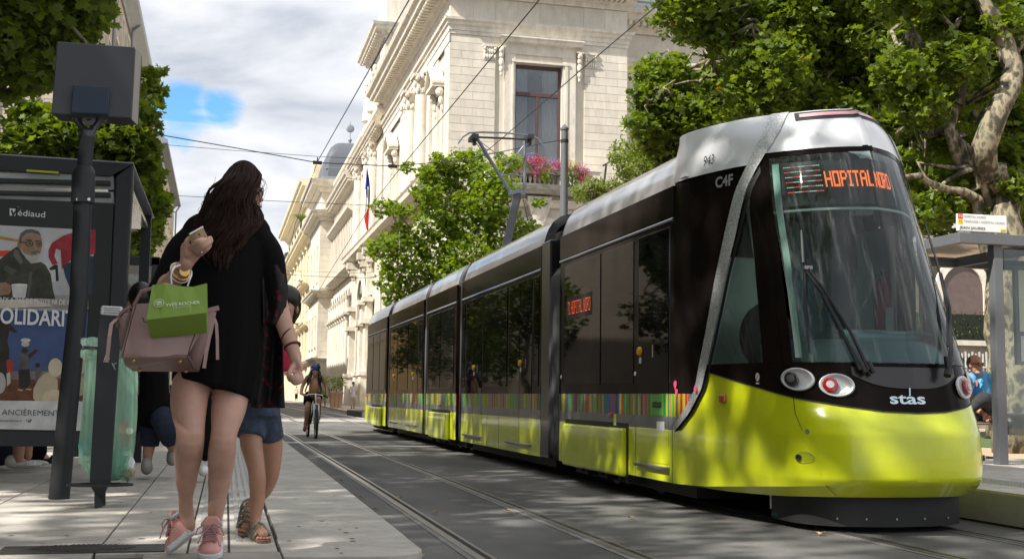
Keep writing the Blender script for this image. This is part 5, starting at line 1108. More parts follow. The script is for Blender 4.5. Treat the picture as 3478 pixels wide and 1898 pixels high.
LOBED = np.array([(0,-.5),(.16,-.32),(.48,-.36),(.34,-.1),(.5,.14),(.22,.12),(.2,.3),(0,.52),(-.2,.3),(-.22,.12),(-.5,.14),(-.34,-.1),(-.48,-.36),(-.16,-.32)])
SIMPLE = np.array([(0,-.5),(.2,-.1),(.13,.25),(0,.5),(-.13,.25),(-.2,-.1)])
def leaves(name, clumps, dens, size, m, parent, shape=LOBED, hang=.5, seed=0, loc=(0, 0, 0), fill=.5, sun=True):
    """leaf-sized faces through clumps (centre, radii)"""
    rg = np.random.RandomState(seed+11); P = []; T = []
    for c, r, k in clumps:
        n = int(dens*k); u = rg.normal(size=(n, 3)); u /= np.linalg.norm(u, axis=1)[:, None]; rad = rg.uniform(fill**3, 1, n)**(1/3)
        p = np.array(c)+u*np.array(r)*rad[:, None]*(1+.22*np.sin(u[:, :1]*7+u[:, 2:]*5)); P.append(p); T.append(np.clip(.5+.0*u[:, 2]+rg.normal(0, .22, n), 0, .98))
    P = np.concatenate(P)-np.array(loc); T = np.concatenate(T); n = len(P)
    T[rg.rand(n) < .0012] = 1.0
    az = rg.uniform(0, 2*math.pi, n); tilt = rg.normal(hang, .45, n)   # leaf plane tilt from horizontal
    s = size*rg.uniform(.6, 1.25, n); K = len(shape)
    rgt = np.stack([np.cos(az), np.sin(az), np.zeros(n)], 1); fw = np.stack([-np.sin(az)*np.cos(tilt), np.cos(az)*np.cos(tilt), -np.sin(tilt)], 1)
    roll = rg.normal(0, .5, n); nn = np.cross(rgt, fw); rgt = rgt*np.cos(roll)[:, None]+nn*np.sin(roll)[:, None]
    v = P[:, None, :]+s[:, None, None]*(shape[None, :, 0, None]*rgt[:, None, :]+shape[None, :, 1, None]*fw[:, None, :]+(-.25*np.abs(shape[:, 0]))[None, :, None]*np.cross(rgt, fw)[:, None, :])
    me = bpy.data.meshes.new(name); me.vertices.add(n*K); me.vertices.foreach_set('co', v.astype(np.float32).ravel())
    me.loops.add(n*K); me.loops.foreach_set('vertex_index', np.arange(n*K, dtype=np.int32)); me.polygons.add(n); me.polygons.foreach_set('loop_start', np.arange(0, n*K, K, dtype=np.int32)); me.polygons.foreach_set('loop_total', np.full(n, K, dtype=np.int32))
    me.update(calc_edges=True); a = me.attributes.new('tone', 'FLOAT', 'FACE'); a.data.foreach_set('value', T.astype(np.float32)); me.materials.append(M(m))
    o = bpy.data.objects.new(name, me); COL.objects.link(o)
    if parent is not None: o.parent = parent
    o['kind'] = 'stuff'; return o
def limb(b, p, q, r0, r1, rg, wig=.1, n=6):
    p, q = np.array(p, float), np.array(q, float); L_ = np.linalg.norm(q-p); pts = []
    for i in range(n+1):
        t = i/n; x = p+(q-p)*t
        if 0 < i < n: x = x+rg.normal(0, wig*L_*.12, 3)
        pts.append(x)
    b.tube(pts, [r0+(r1-r0)*i/n for i in range(n+1)], 9)
def tree(name, label, base, limbs, clumps, dens, size, m, group=None, seed=1, shape=LOBED, bark='plane_bark', trunk_r=.3, hang=.5, fill=.5, twigs=2, wig=1):
    """limbs: list of (p, q, r0, r1); the first is the trunk"""
    rg = np.random.RandomState(seed); r = thing(name, label, 'tree', base, group)
    b = MB(); limb(b, *limbs[0], rg, .16*wig, 9); tr = b.build('trunk', M(bark), r, smooth=True)
    for l in limbs[1:]: b = MB(); limb(b, *l, rg, .45*wig, 7); b.build('branch', M(bark), r, smooth=True)
    b = MB()
    ends = [np.array(l[1], float) for l in limbs]
    for c, rr, k in clumps:
        c = np.array(c, float); e = min(ends, key=lambda x: np.linalg.norm(x-c))
        limb(b, e, c, .05, .02, rg, 1.2, 5)
        for _ in range(twigs): limb(b, c, c+rg.normal(0, .55, 3)*np.array(rr), .018, .006, rg, 1.2, 3)
    b.build('twigs', M(bark), r, smooth=True, kind='stuff')
    leaves('crown', clumps, dens, size, m, r, shape, hang, seed, base, fill); return r
def cl(pts, Y, rx, k=1.0, jit=.6, seed=3, flat=.75, depth=None):
    """clumps placed through a crown: photo point + its own real distance"""
    rg = np.random.RandomState(seed); out_ = []
    for p in pts:
        x, y = p[0], p[1]; r = rx*(p[2] if len(p) > 2 else 1); yy = Y+rg.uniform(-jit, jit)+(p[3] if len(p) > 3 else 0); c = PY(x, y, yy); out_.append((tuple(c), (r, r*(depth or 1), r*flat), k*(p[2] if len(p) > 2 else 1)**2))
    return out_
# 1. young bright maple between the tram and the pavilion
pts = [(1570,560,.8),(1500,600,.8),(1640,600,.8),(1450,590,.5),(1380,570,.3),(1540,670,1),(1440,660,.6),(1640,690,1),(1700,640,.7),(1290,705,.45),(1360,715,.4),(1480,740,1),(1590,770,1.1),(1700,760,.8),(1790,780,.5),(1380,820,.9),(1300,830,.5),(1480,840,1),(1600,860,1.1),(1700,860,.8),(1350,900,.8),(1440,930,.9),(1320,960,.6),(1540,930,.9),(1380,990,.6),(1330,1020,.4),(1460,1010,.5),(1760,820,.5),(1490,540,.35),(1330,700,.3),(1270,850,.4),(1610,540,.5),(1720,560,.6),(1830,690,.3)]
c = PY(1500, 1345, 40)
tree('maple_tree', 'young bright green maple between the tram and the pale pavilion', (c[0], 40, .1), [((c[0], 40, 0), (PY(1500, 960, 40)), .14, .09), (PY(1500, 960, 40), PY(1530, 700, 40), .08, .05), (PY(1500, 960, 40), PY(1640, 740, 40), .06, .03), (PY(1490, 980, 40), PY(1390, 820, 40), .06, .03), (PY(1530, 760, 40), PY(1560, 580, 40), .04, .02)], cl(pts, 40, .95, jit=.9), 700, .165, 'maple_leaf', seed=4, bark='plane_bark', fill=.35)
# 2. olive-green small tree left of the cab and the bit by the flower balcony
pts = [(2210,500,1),(2290,470,1),(2160,560,.9),(2250,580,1),(2330,540,1),(2120,520,.6),(2180,430,.7),(2270,400,.8),(2380,460,.9),(2090,540,.3),(2240,350,.5),(2010,630,.45),(1980,670,.4),(2060,640,.4),(2030,690,.4),(2120,620,.6),(2400,540,.8),(2460,400,.7),(1960,650,.3)]
c = PY(2330, 1345, 33)
tree('small_tree', 'olive-green small-leaved tree between the pavilion and the tram cab', (c[0], 33, .1), [((c[0], 33, 0), PY(2300, 620, 33), .13, .07), (PY(2310, 700, 33), PY(2200, 520, 33), .05, .02), (PY(2310, 640, 33), PY(2330, 440, 33), .05, .02), (PY(2310, 760, 33), PY(2040, 650, 33), .05, .02)], cl(pts, 33, .85, jit=.7), 1300, .13, 'olive_leaf', seed=9, shape=SIMPLE, fill=.3)
# 3. big planes on the right promenade
def plane(label, xb, Y, trunk, branches, pts, rx, dens, size, seed, m='plane_leaf', hang=.55, tr=.3, jit=1.2, fill=.4, back=0):
    c = PY(xb, 1345, Y); L_ = [((c[0], Y, .1), tuple(PY(*trunk, Y)), tr, tr*.8)]+[(tuple(PY(*a, Y+da)), tuple(PY(*b_, Y+db)), r0, r1) for a, da, b_, db, r0, r1 in branches]
    return tree('plane_tree', label, (c[0], Y, .1), L_, cl(pts, Y+back, rx, jit=jit, seed=seed), dens, size, m, None, seed, hang=hang, fill=fill)
plane('plane tree whose light hanging branch of leaves covers the pavilion’s right corner', 2480, 28, (2500, 500),
  [((2500,500),0,(2420,200),-1,.12,.06), ((2430,260),-1,(2250,300),-1.5,.05,.02), ((2500,520),0,(2640,200),0,.1,.05), ((2420,220),-1,(2360,60),-1,.06,.03)],
  [(2210,330,.7),(2240,260,.9),(2320,300,.9),(2190,420,.6),(2250,400,1),(2330,400,1),(2400,330,1),(2200,230,.4),(2240,480,.8),(2330,490,.7),(2420,440,1),(2480,360,1.1),(2460,500,1.1),(2400,560,.9),(2350,620,.7),(2500,580,.9),(2560,480,1.1),(2540,380,1.1),(2480,250,.8),(2260,560,.5),(2300,210,.4),(2410,240,.5)], .76, 860, .175, 21)
plane('plane tree filling the sky above the tram cab with two thin trunks', 2745, 24, (2740, 250),
  [((2740,400),0,(2745,-60),0,.11,.08), ((2850,480),1,(2900,-60),1,.12,.08), ((2740,300),0,(2600,120),-1,.06,.03), ((2870,300),1,(3010,100),0,.06,.03), ((3050,420),2,(3060,200),2,.05,.04)],
  [(2330,40,.9),(2420,30,1),(2500,60,1.1),(2440,120,.7),(2580,120,1.2),(2660,60,1.2),(2600,220,1.1),(2700,180,1),(2780,60,1.2),(2800,180,1),(2880,100,1.1),(2960,40,1.2),(2960,160,1.1),(2680,300,1),(2580,330,1),(2780,320,1),(2880,280,.9),(2980,290,1.1),(3040,200,1.1),(2640,400,.9),(2560,430,.9),(2850,380,.9),(2940,380,1),(3040,340,1),(2700,-60,1.4),(2900,-60,1.4),(2500,-60,1.3),(2380,-30,1),(2350,110,.5),(3060,80,1.2),(2740,10,1),(3080,440,1),(2330,-20,.7)], .90, 880, .165, 33)
plane('large plane tree with a thick mottled forked trunk behind the right shelter', 3425, 17.5, (3425, 640),
  [((3425,640),0,(3340,560),-.2,.22,.2), ((3345,575),-.2,(3390,-80),-.4,.22,.15), ((3360,700),0,(3075,120),.5,.07,.04), ((3380,690),0,(3000,560),-.5,.08,.04), ((3350,800),0,(3180,420),.3,.10,.06), ((3180,430),.3,(3080,60),.3,.06,.03), ((3260,560),0,(3240,100),0,.09,.05), ((3360,380),0,(3500,120),-.6,.08,.04)],
  [(3120,120,1),(3190,60,1),(3280,40,1.1),(3380,100,.9),(3460,60,1),(3160,240,1),(3250,200,1),(3460,220,.9),(3120,360,.9),(3200,340,.9),(3290,320,.7),(3440,380,.8),(3120,480,.8),(3220,480,.8),(3300,470,.6),(3450,520,.8),(3180,600,.8),(3110,640,.8),(3060,560,.7),(3260,620,.8),(3330,640,.6),(3440,640,.8),(3140,720,.8),(3080,760,.6),(3200,710,.7),(3300,730,.5),(3470,720,.6),(3060,250,.9),(3030,420,.7),(3240,-60,1.3),(3440,-60,1.3),(3100,-40,1.3),(3480,450,.8)], .56, 760, .145, 45, tr=.30, jit=1.3, back=.9)
plane('plane tree with a pale straight mottled trunk just left of the shelter post', 3368, 24, (3368, 860),
  [((3368,880),0,(3300,300),0,.22,.12), ((3360,900),0,(3480,400),0,.16,.1), ((3330,700),0,(3120,400),1,.1,.05)],
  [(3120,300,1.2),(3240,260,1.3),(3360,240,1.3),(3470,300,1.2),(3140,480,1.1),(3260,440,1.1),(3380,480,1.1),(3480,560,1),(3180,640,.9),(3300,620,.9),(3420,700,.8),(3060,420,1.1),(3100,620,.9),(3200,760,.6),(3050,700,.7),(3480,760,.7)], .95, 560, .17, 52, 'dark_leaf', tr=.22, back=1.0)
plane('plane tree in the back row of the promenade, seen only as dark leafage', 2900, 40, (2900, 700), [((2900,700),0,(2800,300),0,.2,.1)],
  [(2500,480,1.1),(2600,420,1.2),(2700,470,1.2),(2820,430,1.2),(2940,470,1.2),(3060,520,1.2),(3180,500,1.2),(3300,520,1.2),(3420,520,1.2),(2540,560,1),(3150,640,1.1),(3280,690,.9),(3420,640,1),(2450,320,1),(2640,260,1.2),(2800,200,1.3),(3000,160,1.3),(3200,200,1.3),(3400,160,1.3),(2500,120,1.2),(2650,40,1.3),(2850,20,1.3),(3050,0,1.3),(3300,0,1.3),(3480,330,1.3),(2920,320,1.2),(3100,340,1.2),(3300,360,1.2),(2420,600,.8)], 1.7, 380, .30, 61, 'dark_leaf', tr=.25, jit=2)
# 4. left pavement planes
tree('plane_tree', 'plane tree whose dark leaves hang in at the top left corner', (-4.6, 15, .2), [((-4.6, 15, .2), (-4.4, 15, 5.2), .2, .16), ((-4.4, 15, 5), (-3.0, 14, 8), .12, .06), ((-4.4, 15, 5), (-5.6, 16, 8), .12, .06), ((-4.4, 15, 5), (-2.2, 15.5, 6.8), .08, .04)],
  cl([(40,40,1),(120,60,1.1),(210,40,1),(270,30,.6),(60,140,1),(150,150,1),(220,110,.7),(30,230,.8),(90,200,.8),(160,230,.5),(20,300,.4),(100,260,.5),(-60,100,1.3),(60,-50,1.4),(200,-60,1.3),(130,220,.3),(290,70,.35)], 16, .62, jit=.9, seed=71)+[((-4+random.uniform(-3, 3), 13+random.uniform(-4, 4), 8.2+random.uniform(-1, 3)), (1.0, 1.0, .8), .55) for _ in range(16)], 430, .17, 'plane_leaf', seed=72, hang=.7)
tree('plane_tree', 'broad plane tree behind the left shelter, its right edge against the sky', (-3.9, 26, .2), [((-3.9, 26, .2), (-3.7, 26, 4), .2, .16), ((-3.7, 26, 4), tuple(PY(330, 420, 25)), .1, .05), ((-3.7, 26, 4), tuple(PY(180, 480, 26)), .1, .05), ((-3.7, 26, 4), tuple(PY(470, 560, 25)), .08, .03)],
  cl([(180,420,.8),(90,380,.5),(60,420,.5),(250,470,1),(150,500,.9),(60,500,.7),(330,480,1),(420,440,.9),(480,380,.6),(520,300,.4),(500,260,.35),(540,240,.22),(530,330,.35),(400,520,1),(480,520,.6),(300,560,.8),(200,560,.6),(100,560,.6),(430,610,1),(490,620,.6),(520,680,.5),(470,700,.9),(440,780,.8),(500,760,.6),(540,690,.35),(550,720,.3),(470,830,.6),(430,860,.7),(515,810,.4),(380,350,.6),(440,300,.5),(330,600,.8),(480,450,.6),(100,450,.6),(240,400,.6),(350,700,.8),(380,800,.8),(510,560,.3),(200,450,.8),(290,420,.7),(280,510,.9)], 25, .66, jit=.9, seed=81), 560, .19, 'plane_leaf', seed=82, hang=.6)
# overhead canopy of the same left row, out of frame: it throws the dappled shade
for i, (x, y) in enumerate(((-8.5, -1), (-9, -9), (-8.5, 7), (-9, 15), (-9, 24))):
    rg = np.random.RandomState(200+i); cs = []
    for _ in range(30):
        a = rg.uniform(0, 6.28); r_ = 4.6*rg.rand()**.5; cs.append(((x+r_*math.cos(a), y+r_*math.sin(a)*1.05, 14+rg.uniform(-2, 2.6)), (1.35, 1.35, .8), .5))
    tree('plane_tree', ['tall plane tree behind the viewer on the left pavement, shading the platform', 'farthest-back tall plane tree on the left pavement behind the viewer', 'tall plane tree beside the viewer on the left whose shade dapples the tram nose', 'tall plane tree on the left pavement shading the middle of the tram', 'tall plane tree farther up the left pavement shading the tail of the tram'][i], (x, y, .1), [((x, y, .1), (x, y, 11), .28, .2), ((x, y, 10), (x-2.5, y+1, 14), .15, .07), ((x, y, 10), (x+2.5, y-1, 14), .15, .07), ((x, y, 10.5), (x, y+2.8, 14.5), .13, .07)], cs, [240, 220, 215, 255, 260][i], .30, 'plane_leaf', seed=90+i, twigs=1)
for i, (x, y) in enumerate(((-6.8, 2.2), (-7.0, 8.0), (-7.2, 14), (-7.4, -3.5))):  # extra low crowns added out of view to shade the near paving
    rg = np.random.RandomState(400+i); cs = []
    for _ in range(26): a = rg.uniform(0, 6.28); q_ = 3.1*rg.rand()**.5; cs.append(((x+q_*math.cos(a), y+q_*math.sin(a), rg.uniform(6.2, 9.2)), (1.05, 1.05, .7), .5))
    tree('plane_tree', ['low plane tree just left of the viewer that shades the near paving', 'low plane tree left of the poster shelter, out of frame', 'low plane tree left of the seated people, out of frame', 'low plane tree behind the viewer’s left shoulder'][i], (x, y, .1), [((x, y, .1), (x, y, 6), .2, .12), ((x, y, 5.5), (x+1.5, y+1, 7.5), .08, .04), ((x, y, 5.5), (x-1.5, y-1, 7.5), .08, .04)], cs, 300, .24, 'plane_leaf', seed=420+i, twigs=1)
for i, (x, y, z1, r_) in enumerate(((-8.2, 37, 6.6, 2.6), (-4.6, 49, 6.5, 2.0), (-4.5, 61, 7, 2.0), (-4.5, 74, 7.5, 2.1), (-11, 30, 7, 3))):  # low dark-leaved trees added to darken reflections in the tram side
    rg = np.random.RandomState(300+i); cs = []
    for _ in range(20): a = rg.uniform(0, 6.28); q_ = r_*rg.rand()**.5; cs.append(((x+q_*math.cos(a), y+1.6*q_*math.sin(a), rg.uniform(2.4, z1)), (.9, .9, .8), .5))
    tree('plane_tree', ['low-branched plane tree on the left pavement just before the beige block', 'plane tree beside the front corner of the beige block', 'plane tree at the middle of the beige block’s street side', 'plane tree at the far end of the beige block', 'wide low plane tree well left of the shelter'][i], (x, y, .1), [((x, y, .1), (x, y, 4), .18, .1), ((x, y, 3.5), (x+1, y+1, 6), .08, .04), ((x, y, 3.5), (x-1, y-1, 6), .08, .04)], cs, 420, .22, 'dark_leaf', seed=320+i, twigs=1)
# hedge
hg = thing('hedge', 'dark clipped hedge with a sunlit top above the terrace ledge', 'hedge', (30, 37, 3.2))
b = MB(); b.box(14.2, 64, 36.9, 37.9, 2.6, 4.15); b.build('hedge_core', mat('hedge_dark', (.008, .013, .006), .95), hg)
rg = np.random.RandomState(5); leaves('hedge_leaves', [((14+i*.6, 37.2, 3.6), (.5, .55, .75), 1) for i in range(60)], 260, .09, 'hedge_leaf', hg, SIMPLE, .4, 6, (30, 37, 3.2), .7)
# ivy / bushes low on the far pavement, planters
for i, (x, y) in enumerate(((1160, 1357), (1180, 1358))): pass
q0 = PY(1140, 1356, 78)
for i, px in enumerate((1128, 1142, 1154)):
    q = PY(px, 1352, 82); t_ = thing('planter', ['terracotta planter of green shrubs, leftmost of three by the palace wall', 'terracotta planter of green shrubs, middle of three by the palace wall', 'terracotta planter of green shrubs, rightmost of three by the palace wall'][i], 'planter', (q[0], 82, .1), 'terracotta planters')
    b = MB(); b.lathe((q[0], 82, .1), [(.16, 0), (.13, .05), (.22, .95), (.26, 1.0), (.26, 1.08), (.2, 1.08)], 12); b.build('pot', mat('pale_terracotta', (.52, .33, .22), .8, n=.1), t_, smooth=True, auto=40)
    leaves('shrub', [((q[0]+random.uniform(-.2, .2), 82, 1.75+random.uniform(-.3, .2)), (.42, .42, .55), 1)], 190, .17, 'maple_leaf', t_, SIMPLE, .3, 30+i, (q[0], 82, .1))
t_ = thing('shrub', 'leafy shrub rising behind the cyclist’s shoulder by the planters', 'shrub', (8.4, 84, .1)); q = PY(1105, 1335, 84)
t_.location = (q[0], 84, .1); LOC[t_.name] = Vector((q[0], 84, .1)); leaves('foliage', [((q[0], 84, 1.6), (.5, .5, .9), 1), ((q[0]-.3, 84, 1.2), (.4, .4, .8), 1)], 200, .16, 'maple_leaf', t_, SIMPLE, .3, 44, (q[0], 84, .1)); b = MB(); b.tube([(q[0], 84, .1), (q[0], 84, 1.4)], .04, 6); b.build('stem', M('plane_bark'), t_)
# flowers on the balcony
fl = thing('flower_box', 'balcony flower boxes overflowing with pink, lime and violet flowers', 'flowers', (17.3, 63.5, 13.2))
fb = MB(); FR.box(fb, 14.75, 19.3, 13.5, 13.9, .92, 1.2); fb.build('trough', M('limestone_dark'), fl)
for nm, c0, c1, pts, dens in (('pink_flowers', (.45, .05, .16), (.75, .25, .42), [(15.2, 13.9, .5), (15.7, 13.6, .3), (16.5, 14.1, .45), (17.0, 13.9, .5), (17.9, 13.9, .5), (18.4, 14.0, .45), (19.3, 13.8, .55), (19.6, 13.5, .35), (16.8, 13.6, .35)], 330),
    ('lime_leaves', (.20, .34, .02), (.42, .52, .05), [(15.6, 14.2, .45), (15.1, 14.1, .3), (17.3, 13.7, .45), (17.4, 13.3, .35), (18.9, 14.1, .4), (18.9, 13.6, .4), (16.1, 14.0, .35)], 260),
    ('green_leaves', (.03, .10, .01), (.10, .2, .03), [(15.4, 13.7, .6), (16.4, 13.8, .5), (17.6, 13.6, .6), (18.5, 13.6, .55), (19.3, 13.6, .5), (18.9, 13.1, .3)], 240),
    ('red_flowers', (.5, .02, .02), (.75, .12, .08), [(17.2, 14.35, .25), (16.9, 14.3, .2)], 120), ('violet_flowers', (.16, .11, .32), (.42, .38, .6), [(16.0, 14.35, .4), (18.0, 13.35, .3), (17.9, 14.3, .35), (16.6, 14.5, .3)], 90)):
    leafmat(nm, c0, c1, .2); leaves(nm, [(tuple(FR.P(x, z, 1.1)), (r*1.15, .35, r*.9), r*2) for x, z, r in pts], dens*2, .10, nm, fl, SIMPLE, .3, 7, (17.3, 63.5, 13.2), .5)
# palm on the cream house terrace
pt = thing('palm', 'small palm on the top terrace of the cream balcony house', 'plant', (9.6, 160, 22)); b = MB(); b.tube([(9.9, 160, 21.8), (9.9, 160, 24.2)], .15, 7); b.build('stem', M('plane_bark'), pt)
b = MB()
for k in range(16):
    a = k*.39+.2; p0 = V(9.9, 160, 24.2); l = 1.9; pp_ = [p0+V(math.cos(a)*l*t, math.sin(a)*l*t, .9*math.sin(t*2.4)) for t in np.linspace(0, 1, 5)]; sd = V(-math.sin(a), math.cos(a), 0)*.16
    b.loft([[p-sd*(1-i/5), p+sd*(1-i/5)] for i, p in enumerate(pp_)], caps=False, closed=False)
b.build('fronds', mat('palm_green', (.10, .2, .03), .6), pt, kind='stuff')
# fallen leaves on the road
for x, y, wh in ((1162, 1632, 'on the strip between platform kerb and near rail'), (1358, 1690, 'between the near rails, beside the left one'), (1232, 1690, 'just off the platform kerb'), (1275, 1730, 'close to the platform’s near corner'), (1478, 1741, 'between the near rails, the largest there'), (1724, 1735, 'just right of the near track'), (2143, 1758, 'alone on the asphalt in front of the wheel cover'), (1408, 1866, 'beside the rounded platform corner'), (1430, 1888, 'at the bottom edge by the platform corner'), (2790, 1813, 'in front of the tram’s under-run skirt'), (1450, 1620, 'farther up between the near rails')):
    p = PZ(x, y, .012); a = random.uniform(0, 6.28); s_ = random.uniform(.05, .08); b = MB()
    b.poly([p+V(s_*(q[0]*math.cos(a)-q[1]*math.sin(a)), s_*(q[0]*math.sin(a)+q[1]*math.cos(a)), .012*abs(q[0])*3) for q in LOBED], (0, 0, .002)); tag(b.build('fallen_leaf', mat('dry_leaf', (.30, .2, .1), .8, n=.3, ns=30, var=.3)), 'small dry brown leaf '+wh, 'leaf', 'fallen leaves on the road')
# flag
fg = thing('flag', 'blue, white and red flag hanging furled from the frontispiece', 'flag', (10.3, 103, 20))
q0, q1 = PX(1243, 560, 11.0), PX(1252, 790, 10.6); yf_ = q0[1]
b = MB(); ft = PY(1244, 540, yf_); b.tube([PY(1247, 545, yf_)+V(.9, 0, -.2), PY(1244, 530, yf_)], .05, 6); b.build('flag_pole', M('white'), fg)
for nm, (ya, yb), m_ in (('blue_band', (572, 650), mat('flag_blue', (.02, .03, .20), .8)), ('white_band', (0, 0), M('white')), ('red_band', (0, 0), mat('flag_red', (.62, .04, .03), .8))): pass
def flagrow(t):   # outline of the hanging cloth in the photo, left and right edges
    ys = [570, 610, 650, 700, 740, 780, 792]; l = [1246, 1243, 1240, 1240, 1236, 1245, 1250]; r = [1247, 1254, 1257, 1256, 1254, 1251, 1252]
    y = 570+222*t; return np.interp(y, ys, l), np.interp(y, ys, r), y
cols = [MT['flag_blue'], M('white'), MT['flag_red']]
bb = MB()
for j in range(24):
    for i in range(8):
        quad = []
        for (ii, jj) in ((i, j), (i+1, j), (i+1, j+1), (i, j+1)):
            l, r, y = flagrow(jj/24); quad.append(PY(l+(r-l)*ii/8, y, yf_)+V(0, .10*math.sin(ii*1.9+jj*.3), 0))
        tt = (j+.5)/24; ss = (i+.5)/8; v_ = tt*1.0+(.0 if ss < .5 else -.0); edge1 = .38+.28*(ss-.2); edge2 = .83-.40*ss
        bb.cur = 0 if (tt < edge1 and not (ss > .45 and ss < .7 and tt > .28)) else (2 if tt > edge2 else 1); bb.add(quad, [(0, 1, 2, 3)])
bb.build('cloth', cols, fg, smooth=True)
# ------------------------------------------------------------ left side: display on pole
q = PZ(200, 1693, .28); yp = q[1]
sp_ = thing('info_display', 'dark grey display box seen from behind, on a thick round pole on the left platform', 'display sign', tuple(q))
pa, pb, pc, pd = PY(200, 1693, yp), PY(268, 1010, yp), PY(286, 690, yp), PY(298, 420, yp)
b = MB(); b.tube([pa, (pa+pb)/2, pb, PY(281, 685, yp)], [.069, .066, .062, .060], 28); b.build('pole', M('charcoal'), sp_, smooth=True, auto=40)
b = MB(); b.tube([PY(281, 690, yp), PY(284, 595, yp), PY(286, 578, yp), PY(287, 565, yp)], [.078, .078, .070, .052], 28); b.build('collar', M('charcoal'), sp_, smooth=True, auto=40)
b = MB(); b.tube([PY(286, 570, yp), PY(296, 466, yp)], .050, 28); b.build('upper_pole', M('charcoal'), sp_, smooth=True, auto=40)
for px in (258, 306): 
    b = MB(); p = PY(px+(6 if px < 280 else -4), 677, yp-.072); b.lathe(p, [(.001, -.012), (.009, -.01), (.011, 0)], 10, axis=1); b.build('bolt', M('chrome'), sp_)
# forked cast bracket
b = MB()
b.tube([PY(297, 470, yp), PY(298, 452, yp), PY(299, 444, yp)], [.052, .050, .055], 20)
for x1, x2, x3 in ((292, 268, 247), (305, 335, 357)): b.tube([PY(x1, 455, yp), PY((x1+x2)/2, 436, yp), PY(x2, 418, yp), PY(x3, 400, yp), PY(x3, 386, yp)], [.034, .027, .024, .024, .022], 10)
b.obox(PY(303, 388, yp), (.118, .004, 0), (0, .035, 0), (0, 0, .018)); o = b.build('fork_bracket', mat('cast_grey', (.036, .040, .048), .4, n=.2, ns=8, coat=.2), sp_, smooth=True, remesh=.012, sm_it=3)
b = MB(); c = PY(303, 409, yp-.03); b.lathe(c, [(.001, -.012), (.03, -.012), (.04, -.006), (.042, .02)], 16, axis=1); b.obox(c+V(0, -.016, 0), (.014, 0, .004), (0, .004, 0), (0, 0, .005)); b.build('cast_emblem', M('cast_grey'), sp_)
b = MB(); p0, p1, p2, p3 = PY(248, 288, yp-.16), PY(374, 295, yp-.16), PY(366, 388, yp-.13), PY(241, 383, yp-.13); b.poly([p0, p1, p2, p3], (0, .08, 0)); o = b.build('mounting_plate', mat('plate_blue_grey', (.02, .038, .070), .5), sp_, bevel=.006)
# box tilted slightly, back face towards us
b = MB(); f = [PY(192, 141, yp-.10), PY(457, 160, yp-.02), PY(444, 403, yp-.02), PY(173, 388, yp-.10)]
ext = V(-.05, .22, .0)
b.poly(f, ext+V(.09, 0, .0)); b.build('display_box', mat('box_charcoal', (.022, .026, .032), .45, n=.06, ns=2, coat=.1), sp_, bevel=.008)
b = MB(); e1, e2 = PY(457, 160, yp-.02)+V(.004, .03, 0), PY(444, 403, yp-.02)+V(.004, .03, 0); b.poly([e1, e1+V(.03, .12, -.01), e2+V(.03, .12, -.01), e2], (.003, 0, 0)); b.build('side_trim', mat('trim_beige', (.35, .33, .29), .5), sp_)
# ------------------------------------------------------------ litter bin
q = PZ(330, 1725, .28); yb = q[1]
lbn = thing('litter_bin', 'dark flat-post litter bin holder with a white label plate and a foot ring', 'litter bin', tuple(q))
b = MB(); b.poly([PY(303, 1650, yb), PY(374, 1650, yb), PY(412, 1070, yb), PY(337, 1065, yb)], (0, .05, 0)); b.build('post', M('charcoal'), lbn, bevel=.006)
b = MB(); b.poly([PY(300, 1640, yb), PY(372, 1640, yb), PY(357, 1670, yb), PY(357, 1716, yb+.02), PY(320, 1726, yb-.02), PY(320, 1672, yb)], (0, .05, 0)); b.build('foot', M('charcoal'), lbn, bevel=.006)
b = MB(); b.poly([PY(343, 1037, yb-.01), PY(417, 1041, yb-.01), PY(410, 1073, yb-.012), PY(339, 1068, yb-.012)], (0, .075, 0)); pl_ = b.build('label_plate', mat('plate_white', (.55, .56, .56), .4, metal=.3), lbn, bevel=.012)
b = MB()
for k in range(3): b.poly([PY(352, 1043+k*8, yb-.014), PY(408, 1046+k*8, yb-.014), PY(408, 1048.5+k*8, yb-.014), PY(352, 1045.5+k*8, yb-.014)], (0, .003, 0))
b.build('label_print', M('grey_paint'), pl_)
c = PY(340, 1645, yb+.06)
b = MB(); rr = [[c+V(math.cos(t)*a, math.sin(t)*a*.62, z) for t in np.linspace(0, 6.283, 32, endpoint=False)] for a, z in ((.20, -.006), (.20, .006), (.125, .006), (.125, -.006), (.20, -.006))]; b.loft(rr, caps=False); b.build('ring', M('charcoal'), lbn)
c2 = PY(372, 1180, yb+.20); 
b = MB(); b.tube([c2+V(math.cos(t)*.155, math.sin(t)*.13, .0) for t in np.linspace(0, 6.283, 25)], .009, 6, caps=False); b.build('hoop', M('charcoal'), lbn)
b = MB(); g_ = PY(355, 1215, yb-.004)
for p in (((350,1260),(362,1218),(370,1250)),((352,1245),(368,1246)),((378,1262),(390,1285),(384,1268),(394,1262))): b.tube([PY(x-350+352, y-90+60, yb-.004) for x, y in p], .0022, 4)
b.build('scratches', mat('scratch', (.35, .36, .37), .6), lbn, kind='stuff')
